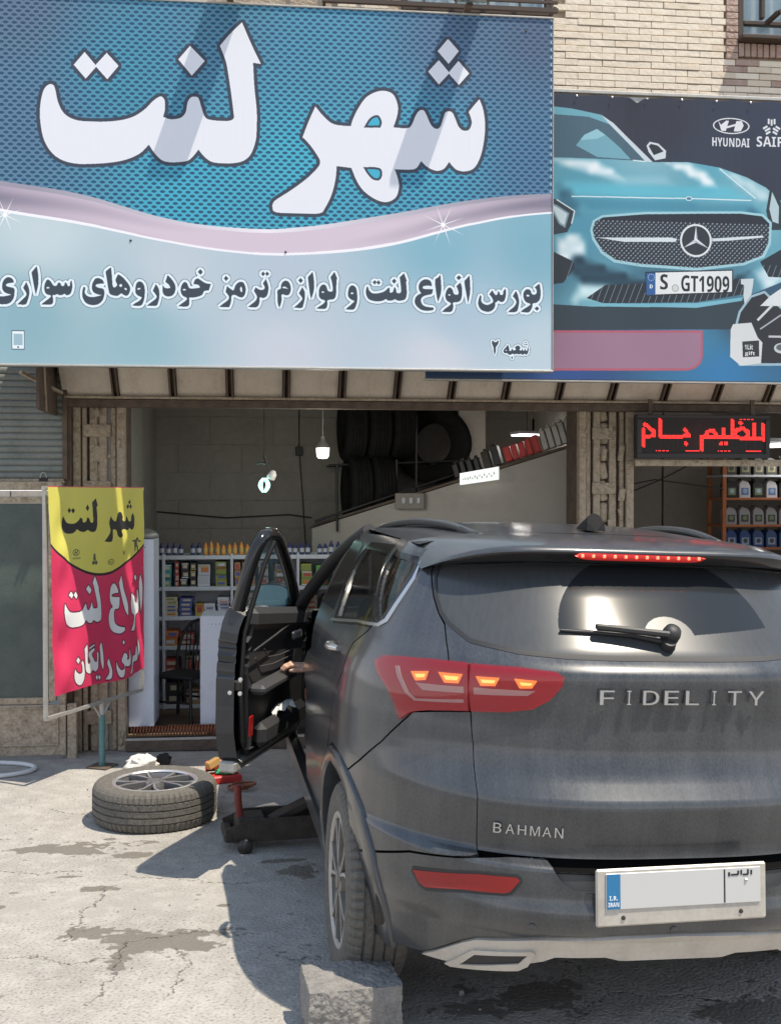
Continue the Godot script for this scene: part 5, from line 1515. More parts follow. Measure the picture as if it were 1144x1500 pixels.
	for q in rowsd:
		var lev: int = int(q[0])
		if lev == 4: lev = 4
		for n in int(q[4]):
			var y: float = .10 + hs[lev] + .018 + n * (q[3] + .0015)
			var o := thing("parts_box", "%s parts box, %s, on the %s board of the shelving rack" % [q[5], "standing alone" if int(q[4]) == 1 else ["lowest of its stack", "second up in its stack", "third up in its stack", "fourth up in its stack", "fifth up in its stack", "sixth up in its stack"][n] if n < int(q[4]) - 1 else "topmost of its stack", shelfname[lev]], "box", Vector3(-.10 + q[1] + r.randf_range(-.004, .004), y, -9.60 + r.randf_range(-.008, .012)), r.randf_range(-.03, .03), "parts boxes on the rack")
			part("carton", boxm(Vector3(q[2], q[3], .22), .0015, Vector3(0, q[3] / 2, 0)), cols[q[5]], o)
			part("label_print", boxm(Vector3(q[2] * .62, q[3] * .45, .0015), 0, Vector3(q[2] * .06 * (n % 2), q[3] * .52, .111)), cols["cream" if q[5] in ["black", "blue", "red", "teal", "green"] else ["grey", "olive", "red", "blue", "orange", "white"][r.randi() % 6]], o)
			if q[3] > .04: part("stripe_print", boxm(Vector3(q[2] * .9, q[3] * .12, .0012), 0, Vector3(0, q[3] * (.14 if r.randf() < .5 else .86), .111)), cols[["white", "black", "yellow", "red"][r.randi() % 4]], o)
	# ---- two white steel cabinets by the entrance
	for q in [[Vector3(-.94, .10, -8.72), Vector3(.19, 1.45, .40), "tall narrow white steel cabinet beside the pillar"], [Vector3(-.39, .10, -8.74), Vector3(.235, .87, .40), "low white steel cabinet end standing behind the open car door"]]:
		var c := thing("steel_cabinet", q[2], "cabinet", q[0])
		part("carcass", boxm(q[1] - Vector3(0, .05, 0), .006, Vector3(0, q[1].y / 2 + .025, 0)), M.white_metal, c)
		for s in [[-1, -1], [1, -1], [-1, 1], [1, 1]]: part("foot", boxm(Vector3(.02, .05, .02), 0, Vector3(s[0] * (q[1].x / 2 - .02), .025, s[1] * .17)), M.dark_steel, c)
		for i in 3: part("screw", boxm(Vector3(.006, .006, .003), 0, Vector3(-.03 + .03 * i, q[1].y - .06, .2015)), M.dark_steel, c)
	b = MB.new()
	b.blob(Vector3(-.93, 1.57, -8.72), Vector3(.10, .05, .14), noise(4, .6), .3, 18, 10, 1.552)
	solo("plastic_bundle", b.mesh(), M.galv, "crumpled grey plastic bundle on top of the tall cabinet", "bundle")
	# ---- spindle-back chair
	var ch := thing("spindle_chair", "black chair with rounded spindle back inside the doorway", "chair", Vector3(-.66, .10, -9.02), -.5)
	b = MB.new()
	b.box(Vector3(0, .36, 0), Vector3(.36, .03, .36), Basis(), .012)
	part("seat", b.mesh(), M.black, ch)
	for s in [[-1, -1], [1, -1], [-1, 1], [1, 1]]:
		b = MB.new(); b.tube([Vector3(s[0] * .17, 0, s[1] * .17), Vector3(s[0] * .14, .35, s[1] * .13)], .014, 8)
		part("leg", b.mesh(), M.black, ch)
	b = MB.new()
	b.tube([Vector3(-.155, .16, -.15), Vector3(.155, .16, -.15)], .009, 6); b.tube([Vector3(-.155, .16, .15), Vector3(.155, .16, .15)], .009, 6)
	part("stretcher", b.mesh(), M.black, ch)
	var hoop := []
	for i in 17:
		var a := PI * i / 16.0
		hoop.append(Vector3(-.17 * cos(a), .37 + .40 * pow(sin(a), .6), -.15 - .10 * sin(a)))
	b = MB.new(); b.tube(hoop, .013, 8)
	part("hoop", b.mesh(), M.black, ch)
	for i in 7:
		var x := -.11 + i * .0367
		b = MB.new(); b.tube([Vector3(x * .8, .37, -.15), Vector3(x * 1.15, .37 + .40 * pow(sqrt(1.0 - pow(x * 1.15 / .17, 2.0)), .6), -.245)], .006, 6)
		part("spindle", b.mesh(), M.black, ch)
	# ---- coiled air hose along the sill
	b = MB.new()
	var cp := []
	for i in 420:
		var a := i * .52
		var x := -1.0 + i * .00185
		cp.append(Vector3(x, .142 + .036 * sin(a) * (1.0 if i > 140 else .8), -8.43 + .036 * cos(a)))
	b.tube(cp, .0055, 6)
	solo("coiled_hose", b.mesh(), M.coil, "brown coiled air hose lying along the shop sill", "hose")
	# ---- right-hand bay: oil rack
	var oil := thing("oil_rack", "orange framed rack with jugs in the right-hand bay", "shelf", Vector3(4.35, .10, -9.62))
	for x in [-.40, .55]:
		for z in [-.16, .16]: part("upright", boxm(Vector3(.035, 2.3, .035), .003, Vector3(x, 1.15, z)), M.wood, oil)
	var oh := [.28, .58, .88, 1.31, 1.51, 1.745, 1.945]
	for i in oh.size(): part("shelf_board", boxm(Vector3(.99, .02, .36), .002, Vector3(.075, oh[i], 0)), M.shelf_white if i == 6 else M.wood, oil)
	var jb := MB.new()
	jb.prism(PackedVector2Array([Vector2(-.048, 0), Vector2(.048, 0), Vector2(.048, .10), Vector2(.030, .135), Vector2(-.012, .15), Vector2(-.030, .15), Vector2(-.048, .12)]), .14, at(0, 0, -.07))
	var jm := jb.mesh()
	var capm := MB.new(); capm.lathe([Vector2(.014, .148), Vector2(.014, .168), Vector2(0, .169)], 10)
	var capmesh := capm.mesh()
	var lbm := boxm(Vector3(.066, .062, .002), 0, Vector3(0, .055, .071))
	var disc := MB.new(); disc.lathe([Vector2(.020, .0), Vector2(.020, .003), Vector2(0, .0035)], 16, Transform3D(Basis(Vector3.RIGHT, PI / 2), Vector3(0, .058, .0718)))
	var discm := disc.mesh()
	var kinds := [["blue", plain(.03, .07, .20, .4), plain(.30, .38, .50, .5)], ["grey", plain(.30, .30, .30, .45), plain(.06, .06, .06, .5)], ["black", plain(.02, .02, .022, .4), plain(.16, .22, .10, .5)], ["dark", plain(.05, .05, .045, .5), plain(.24, .23, .12, .5)], ["white", plain(.55, .55, .56, .4), plain(.10, .20, .42, .5)]]
	for lev in [3, 4, 5, 6]:
		for i in 7:
			var kd: Array = kinds[[0, 0, 0, 0, 1, 2, 3][lev]]
			if lev == 5 and i % 2 == 1: kd = kinds[4]
			var o := thing("oil_jug", "%s oil jug with round label on board %d of the orange rack" % [kd[0], lev + 1], "jug", Vector3(4.03 + i * .122, .10 + oh[lev] + .0105, -9.55), r.randf_range(-.06, .06), "oil jugs on the orange rack")
			part("body", jm, kd[1], o)
			part("cap", capmesh, M.black_plastic, o, at(-.021, 0, 0))
			var lp := part("label_print", lbm, kd[2], o)
			part("label_mark", discm, kinds[(lev + 1) % 3][2], o)
	# wires in the right-hand bay
	for w in [[[Vector3(2.80, 1.80, -9.3), Vector3(3.3, 2.0, -9.3), Vector3(3.75, 2.22, -9.3)], "thin black cable slanting up across the right-hand bay"], [[Vector3(2.80, 1.92, -9.32), Vector3(3.28, 2.01, -9.32), Vector3(3.6, 1.97, -9.32), Vector3(3.9, 1.93, -9.34)], "thin black cable sagging to the orange rack"]]:
		b = MB.new(); b.tube(w[0], .006, 6)
		solo("cable", b.mesh(), M.cord, w[1], "cable")

# outlines of the car's panels on its body surface: millimetres along the girth and up, left half
const PANEL := {"lamp_out":[-1169,1268,-1133,1289,-1034,1301,-875,1311,-739,1314,-708,1242,-690,1172,-764,1165,-845,1154,-917,1138,-966,1106,-999,1150,-1047,1194,-1117,1227,-1159,1258],"lamp_in":[-728,1313,-550,1315,-415,1309,-387,1298,-388,1272,-420,1227,-472,1196,-553,1182,-681,1172],"lit1":[-964,1263,-887,1274,-886,1246,-929,1238],"lit2":[-846,1277,-748,1282,-752,1252,-806,1248],"lit3":[-697,1281,-610,1284,-616,1257,-668,1254],"lit4":[-558,1286,-477,1284,-488,1260,-530,1257],"bar1":[-927,1232,-728,1244,-722,1225,-887,1213],"bar2":[-1050,1268,-1032,1271,-991,1233,-944,1196,-910,1183,-717,1205,-714,1195,-913,1175,-959,1193,-1018,1236],"bar3":[-691,1246,-474,1252,-497,1236,-685,1225],"gate":[-1025,1577,-960,1498,-904,1447,-866,1421,-837,1359,-817,1309,-730,1313,-684,1172,-665,1069,-662,971,-659,894,-649,750],"glass":[-985,1561,-950,1509,-898,1459,-845,1427,-740,1385,-545,1364,-368,1358,-183,1357],"quarter":[-871,1416,-843,1359,-822,1306,-736,1311,-690,1176,-764,1167,-847,1156,-917,1141,-950,1111,-1068,1014,-1323,851],"doorseam":[-1831,1621,-1303,1380,-1341,1344,-1440,1287,-1450,1176],"rwin":[-2271,1317,-3105,1592,-1833,1610,-1327,1387],"qwin":[-1586,1609,-1172,1599,-1170,1547,-1268,1391],"trim":[-2412,1296,-1268,1379,-1225,1399,-1141,1546,-1137,1605,-1127,1597,-1116,1543,-1196,1393,-1251,1370,-2406,1284],"bump_up":[-688,1167,-763,1159,-845,1147,-916,1135,-940,1111,-1064,1010,-1312,849,-1295,739,-1258,611,-1213,616,-923,704,-652,740,-662,893,-665,971,-668,1069],"bump_low":[-650,735,-923,696,-1214,606,-1195,506,-1155,341,-1045,349,-872,372,-820,399,-704,461,-657,483,-425,521,-208,536],"recess":[-422,745,-375,683,-341,666,-297,663],"skid":[-869,367,-817,393,-701,455,-654,477,-421,513,-207,531],"skidlow":[-163,441,-177,442,-222,454,-387,449,-423,433,-483,418,-677,377,-770,373],"exh":[-770,368,-663,441,-464,470,-450,459,-475,414,-506,398,-748,363],"exhin":[-713,381,-656,427,-477,452,-506,420],"refl":[-906,648,-660,688,-528,696,-517,688,-548,652,-566,645,-710,632,-858,607,-881,614]}
const REAR_LINE := [300,100,400,58,455,45,515,20,530,0,585,-20,602,-21,634,-6,690,-3,735,0,743,44,770,50,900,22,922,18,950,40,1000,78,1060,98,1150,105,1250,100,1300,97,1315,103,1335,125,1360,165,1450,250,1550,345,1620,420,1660,480,1700,620,1725,850,1745,1200,1755,1600]
const HALF_WIDTH := [300,900,420,922,500,935,700,948,950,952,1100,948,1200,935,1250,920,1300,898,1340,880,1450,832,1550,782,1620,742,1660,705,1700,625,1725,520,1745,360,1755,200]
const FRONT_LINE := [300,4450,500,4620,800,4660,950,4600,1020,4350,1080,3900,1120,3500,1300,3300,1500,2950,1650,2550,1720,2300,1755,2000]

# ---------------------------------------------------------------- the car: panels laid out on one body surface
# local frame: x right, y up, z = -s, where s runs forward from the rearmost point
func table(t: Array, y: float) -> float:
	var n := t.size() / 2
	var yy := y * 1000.0
	if yy <= t[0]: return t[1] * .001
	for i in n - 1:
		if yy <= t[i * 2 + 2]:
			return lerpf(t[i * 2 + 1], t[i * 2 + 3], (yy - t[i * 2]) / float(t[i * 2 + 2] - t[i * 2])) * .001
	return t[n * 2 - 1] * .001

func surf(u: float, y: float) -> Vector3:
	var sg := signf(u)
	var a := absf(u)
	var w := table(HALF_WIDTH, y)
	var r := table(REAR_LINE, y)
	var c := maxf(.95, r + .3)
	var f := table(FRONT_LINE, y)
	var c2 := maxf(f - .75, (c + f) / 2.0)
	if a <= 1.5:
		var g := sin(a / 1.5 * PI / 2)
		return Vector3(sg * w * g, y, -(c - (c - r) * sqrt(maxf(0.0, 1.0 - g * g * g))))
	if a <= 4.0:
		return Vector3(sg * w, y, -lerpf(c, c2, (a - 1.5) / 2.5))
	var g2 := sin(clampf((5.5 - a) / 1.5, 0, 1) * PI / 2)
	return Vector3(sg * w * g2, y, -(c2 + (f - c2) * sqrt(maxf(0.0, 1.0 - g2 * g2 * g2))))

func surf_n(u: float, y: float) -> Vector3:
	var e := .012
	var du := surf(u + e, y) - surf(u - e, y)
	var dy := surf(u, minf(y + .008, 1.7549)) - surf(u, maxf(y - .008, .3))
	var n := du.cross(dy).normalized()
	if n.dot(surf(u, y) - Vector3(0, .8, -2.2)) < 0.0: n = -n
	return n

# girth coordinate of the side at distance s
func u_side(s: float, y: float) -> float:
	var r := table(REAR_LINE, y)
	var c := maxf(.95, r + .3)
	var f := table(FRONT_LINE, y)
	var c2 := maxf(f - .75, (c + f) / 2.0)
	if s < c:
		var k := clampf((c - s) / (c - r), 0, 1)
		return 1.5 * asin(pow(1.0 - k * k, 1.0 / 3.0)) / (PI / 2)
	if s > c2:
		var k := clampf((s - c2) / (f - c2), 0, 1)
		return 5.5 - 1.5 * asin(pow(1.0 - k * k, 1.0 / 3.0)) / (PI / 2)
	return 1.5 + 2.5 * (s - c) / (c2 - c)

func u_rear(x: float, y: float) -> float:
	return signf(x) * 1.5 * asin(clampf(absf(x) / table(HALF_WIDTH, y), 0, 1)) / (PI / 2)

func panel(key: String) -> PackedVector2Array:
	return flat(PANEL[key])

func mirrored(p: PackedVector2Array) -> PackedVector2Array:
	var o := PackedVector2Array()
	for q in p: o.append(Vector2(-q.x, q.y))
	return o

# polygon given by points (s, y) on one side
func side_poly(pts: Array, sg: float) -> PackedVector2Array:
	var o := PackedVector2Array()
	var m := pts.size()
	for i in m:
		var a: Vector2 = pts[i]
		var b: Vector2 = pts[(i + 1) % m]
		var n := maxi(1, int(ceil(a.distance_to(b) / .04)))
		for k in n:
			var q := a.lerp(b, float(k) / n)
			o.append(Vector2(sg * u_side(q.x, q.y), q.y))
	return o

func dense(p: PackedVector2Array, step := .025) -> PackedVector2Array:
	var o := PackedVector2Array()
	for i in p.size():
		var a := p[i]
		var b := p[(i + 1) % p.size()]
		var n := maxi(1, int(ceil(a.distance_to(b) / step)))
		for k in n: o.append(a.lerp(b, float(k) / n))
	return o

var ylines := PackedFloat32Array()

func make_ylines() -> void:
	var ys := []
	for t in [REAR_LINE, HALF_WIDTH]:
		for i in range(0, t.size(), 2): ys.append(t[i] * .001)
	ys.sort()
	var last := -1.0
	for y in ys:
		if y - last < .004: continue
		if last > 0.0:
			var n := maxi(1, int(ceil((y - last) / .028)))
			for k in range(1, n): ylines.append(lerpf(last, y, float(k) / n))
		ylines.append(y)
		last = y

func patch(poly: PackedVector2Array, holes: Array, off: float, thick: float, du := .035) -> ArrayMesh:
	var mb := MB.new()
	patch_into(mb, poly, holes, off, thick, du)
	return mb.mesh()

func patch_into(mb: MB, poly: PackedVector2Array, holes: Array, off: float, thick: float, du := .035) -> void:
	var p := dense(poly)
	var hs := []
	for h in holes: hs.append(dense(h))
	var lo := Vector2(1e9, 1e9)
	var hi := -lo
	for q in p:
		lo = lo.min(q); hi = hi.max(q)
	var i0 := int(floor(lo.x / du))
	var i1 := int(ceil(hi.x / du))
	var yl := []
	for y in ylines:
		if y > lo.y - .06 and y < hi.y + .06: yl.append(y)
	if yl.is_empty() or yl[0] > lo.y: yl.push_front(lo.y - .001)
	if yl[-1] < hi.y: yl.append(hi.y + .001)
	# cells that the outline crosses
	var marked := {}
	for loop in [p] + hs:
		for i in loop.size():
			var a: Vector2 = loop[i]
			var b: Vector2 = loop[(i + 1) % loop.size()]
			for k in 9:
				var q := a.lerp(b, k / 8.0)
				var ci := int(floor(q.x / du))
				var cj: int = maxi(0, yl.bsearch(q.y, false) - 1)
				for dj in [-1, 0, 1]:
					for di in [-1, 0, 1]: marked[Vector2i(ci + di, cj + dj)] = true
	var cache := {}
	for j in yl.size() - 1:
		for i in range(i0 - 1, i1 + 1):
			var rect := PackedVector2Array([Vector2(i * du, yl[j]), Vector2((i + 1) * du, yl[j]), Vector2((i + 1) * du, yl[j + 1]), Vector2(i * du, yl[j + 1])])
			if marked.has(Vector2i(i, j)):
				var pieces: Array = Array(Geometry2D.intersect_polygons(rect, p), TYPE_NIL, "", null)
				for h in hs:
					var nx := []
					for pc in pieces: nx.append_array(Geometry2D.clip_polygons(pc, h))
					pieces = nx
				for pc in pieces:
					if Geometry2D.is_polygon_clockwise(pc) and pieces.size() > 1: continue
					var tr := Geometry2D.triangulate_polygon(pc)
					for k in range(0, tr.size(), 3): mb.tri(pv(mb, pc[tr[k]], off, cache), pv(mb, pc[tr[k + 1]], off, cache), pv(mb, pc[tr[k + 2]], off, cache))
			else:
				var c := (rect[0] + rect[2]) * .5
				if not Geometry2D.is_point_in_polygon(c, p): continue
				var out := false
				for h in hs:
					if Geometry2D.is_point_in_polygon(c, h): out = true
				if out: continue
				mb.quad(pv(mb, rect[0], off, cache), pv(mb, rect[1], off, cache), pv(mb, rect[2], off, cache), pv(mb, rect[3], off, cache))
	if thick <= 0.0: return
	for loop in [p] + hs:
		for i in loop.size():
			var a: Vector2 = loop[i]
			var b: Vector2 = loop[(i + 1) % loop.size()]
			var na := surf_n(a.x, a.y)
			var nb := surf_n(b.x, b.y)
			var pa := surf(a.x, a.y)
			var pb := surf(b.x, b.y)
			# a small rounded shoulder, then the return
			var m := ((a + b) * .5)
			var o := (pb - pa).cross(na)
			mb.fquad(pa + na * off, pb + nb * off, pb + nb * (off - thick), pa + na * (off - thick), o)

func pv(mb: MB, q: Vector2, off: float, cache: Dictionary) -> int:
	var key := Vector2i(roundi(q.x * 20000), roundi(q.y * 20000))
	if cache.has(key): return cache[key]
	var n := surf_n(q.x, q.y)
	var i := mb.vert(surf(q.x, q.y) + n * off, n, q)
	cache[key] = i
	return i

func paint_material() -> StandardMaterial3D:
	# dark grey metallic with dried, streaky road dust
	var size := 512
	var a := nbytes(301, .06, size, size, 4)
	var b := nbytes(302, .012, size, size, 4)
	var c := nbytes(303, .25, size, size, 2)
	var col := PackedByteArray()
	var rgh := PackedByteArray()
	col.resize(size * size * 3)
	rgh.resize(size * size)
	for y in size:
		for x in size:
			var i := y * size + x
			var st := float(a[((y / 9) % size) * size + x]) / 255.0
			var bl := float(b[i]) / 255.0
			var sp := float(c[i]) / 255.0
			var d := clampf(.40 + (st - .5) * .22 + (bl - .5) * .40 + (sp - .5) * .45, 0, 1)
			var k := Color(.020, .023, .028).lerp(Color(.132, .136, .142), d * .62).linear_to_srgb()
			col[i * 3] = int(k.r * 255); col[i * 3 + 1] = int(k.g * 255); col[i * 3 + 2] = int(k.b * 255)
			rgh[i] = int(clampf(.30 + d * .14, 0, 1) * 255)
	var m := StandardMaterial3D.new()
	m.albedo_texture = ImageTexture.create_from_image(Image.create_from_data(size, size, false, Image.FORMAT_RGB8, col))
	m.roughness_texture = ImageTexture.create_from_image(Image.create_from_data(size, size, false, Image.FORMAT_L8, rgh))
	m.roughness = 1.0
	m.metallic = .25
	m.uv1_scale = Vector3(.9, .58, 1)
	m.clearcoat_enabled = true
	m.clearcoat = .7
	m.clearcoat_roughness = .13
	return m

func rear_glass_material() -> StandardMaterial3D:
	# dust film with the arc that the wiper has swept clean
	var w := 768
	var h := 384
	var a := nbytes(311, .10, w, h, 4)
	var col := PackedByteArray()
	var rgh := PackedByteArray()
	col.resize(w * h * 3)
	rgh.resize(w * h)
	var pivot := Vector2(.03, 1.415)
	for y in h:
		for x in w:
			var u := -1.05 + 2.1 * x / w
			var yy := 1.75 - .45 * y / h
			var sx := table(HALF_WIDTH, yy) * sin(u / 1.5 * PI / 2)
			var q := Vector2(sx - pivot.x, (yy - pivot.y) * 1.42)
			var d := q.length()
			var ang := rad_to_deg(atan2(q.y, q.x))
			var clean: bool = d > .085 and d < .365 and ang > 6.0 and ang < 178.0
			var nz := float(a[((y / 5) % h) * w + x]) / 255.0
			var dust := clampf(.27 + (nz - .5) * .07, 0, 1)
			if clean: dust = .05
			var k := Color(.012, .014, .017).lerp(Color(.17, .178, .185), maxf(dust, 0.0)).linear_to_srgb()
			var i := y * w + x
			col[i * 3] = int(k.r * 255); col[i * 3 + 1] = int(k.g * 255); col[i * 3 + 2] = int(k.b * 255)
			rgh[i] = int((.11 if clean else .27) * 255)
	var m := StandardMaterial3D.new()
	m.albedo_texture = ImageTexture.create_from_image(Image.create_from_data(w, h, false, Image.FORMAT_RGB8, col))
	m.roughness_texture = ImageTexture.create_from_image(Image.create_from_data(w, h, false, Image.FORMAT_L8, rgh))
	m.roughness = 1.0
	m.metallic_specular = .45
	# the outline coordinates (girth, height) run over the picture above
	m.uv1_scale = Vector3(1.0 / 2.1, -1.0 / .45, 1)
	m.uv1_offset = Vector3(.5, 1.75 / .45, 0)
	return m

func wheel_parts(root: Node3D, xf: Transform3D, ro: float, tyre_m: Material, face_m: Material, pocket_m: Material) -> void:
	var w := .225
	var h := w / 2
	var ri := .238
	var b := MB.new()
	# tyre: sidewall, shoulder blocks, four grooves
	var p := [Vector2(ri, h * .80), Vector2(ri + .006, h * .92), Vector2(ri + .03, h * 1.0), Vector2(ri + .055, h * 1.035), Vector2(ro - .040, h * 1.0), Vector2(ro - .020, h * .92), Vector2(ro - .008, h * .80), Vector2(ro - .003, h * .66)]
	for g in [.50, .17, -.17, -.50]:
		p.append_array([Vector2(ro, h * g + .005), Vector2(ro - .008, h * g + .0038), Vector2(ro - .008, h * g - .0038), Vector2(ro, h * g - .005)])
	p.append_array([Vector2(ro - .003, -h * .66), Vector2(ro - .008, -h * .80), Vector2(ro - .020, -h * .92), Vector2(ro - .040, -h * 1.0), Vector2(ri + .055, -h * 1.035), Vector2(ri, -h * .9)])
	p.reverse()
	var np := p.size()
	var cut := func(k: int, i: int) -> float:
		var q := np - 1 - i
		var edge: bool = (q >= 5 and q <= 7) or (q >= np - 6 and q <= np - 4)
		if edge and k % 4 == 0: return -.008
		if (q == 8 or q == np - 7) and k % 4 == 0: return -.006
		if q > 10 and q < np - 9 and (k + q * 2) % 12 == 0: return -.003
		return 0.0
	b.lathe(p, 264, Transform3D(), .55, cut)
	part("tyre", b.mesh(), tyre_m, root, xf)
	b = MB.new()
	var rp := [Vector2(ri + .008, h * .88), Vector2(ri + .002, h * .93), Vector2(ri - .008, h * .92), Vector2(ri - .014, h * .82), Vector2(ri - .022, h * .35), Vector2(ri - .04, -h * .6), Vector2(ri - .02, -h * .95)]
	rp.reverse()
	b.lathe(rp, 64)
	var rim := part("rim", b.mesh(), pocket_m, root, xf)
	# outer lip
	b = MB.new()
	b.lathe([Vector2(ri - .016, h * .86), Vector2(ri - .010, h * .945), Vector2(ri + .004, h * .955), Vector2(ri + .010, h * .89)].duplicate(), 64)
	part("lip", b.mesh(), face_m, rim)
	# five pairs of spokes
	var lay := Transform3D(Basis(Vector3.RIGHT, -PI / 2), Vector3(0, h * .66, 0))
	for i in 5:
		var a := TAU * i / 5.0 + .3
		for sg in [-1.0, 1.0]:
			var pt := PackedVector2Array()
			var pr := [[.045, .10], [.10, .20], [.17, .235], [.232, .335], [.232, .245], [.17, .145], [.10, .045], [.05, .0]]
			for q in pr: pt.append(Vector2.from_angle(a + sg * q[1]) * q[0])
			b = MB.new()
			b.prism(pt, .026, lay)
			var sp := part("spoke", b.mesh(), pocket_m, rim)
			# bright machined face, slightly narrower
			pt = PackedVector2Array()
			for q in [[.055, .095], [.10, .182], [.17, .220], [.230, .320], [.230, .262], [.17, .160], [.10, .070], [.058, .02]]: pt.append(Vector2.from_angle(a + sg * q[1]) * q[0])
			b.v.clear(); b.n.clear(); b.t.clear(); b.ix.clear()
			b.prism(pt, .003, lay * at(0, 0, .0262))
			part("spoke_face", b.mesh(), face_m, rim)
	b = MB.new()
	b.lathe([Vector2(.068, h * .40), Vector2(.068, h * .66), Vector2(.060, h * .88), Vector2(.034, h * .92), Vector2(.033, h * .96), Vector2(0, h * .97)], 32)
	part("hub", b.mesh(), pocket_m, rim)
	for i in 5:
		var a := TAU * i / 5.0
		b = MB.new()
		b.lathe([Vector2(.010, h * .7), Vector2(.010, h * .90), Vector2(0, h * .905)], 6, at(cos(a) * .050, 0, sin(a) * .050))
		part("nut", b.mesh(), M.dark_steel, rim)
	# brake disc behind the spokes
	b = MB.new()
	b.lathe([Vector2(.155, -.02), Vector2(.155, .0), Vector2(.05, .0)], 40)
	part("brake_disc", b.mesh(), M.rim_dark, rim)

func sub_wheel(car: Node3D, x: float, y: float, s: float) -> void:
	var n := Node3D.new()
	n.name = "wheel"
	car.add_child(n, true)
	wheel_parts(n, Transform3D(Basis(Vector3.BACK, PI / 2 if x < 0 else -PI / 2), Vector3(x, y, -s)), .363, M.rubber_dusty, M.alloy_dusty, M.rim_dusty)

func join(a: PackedVector2Array, b: PackedVector2Array) -> PackedVector2Array:
	var o := a.duplicate()
	o.append_array(b)
	return o

func rev(a: PackedVector2Array) -> PackedVector2Array:
	var o := a.duplicate()
	o.reverse()
	return o

func arch(sw: float, yw: float, rad: float, a0: float, a1: float, n := 18) -> Array:
	var o := []
	for i in n + 1:
		var a := deg_to_rad(lerpf(a0, a1, float(i) / n))
		o.append(Vector2(sw + cos(a) * rad, yw + sin(a) * rad))
	return o

const SW := .90
const YW := .435
const SF := 3.62

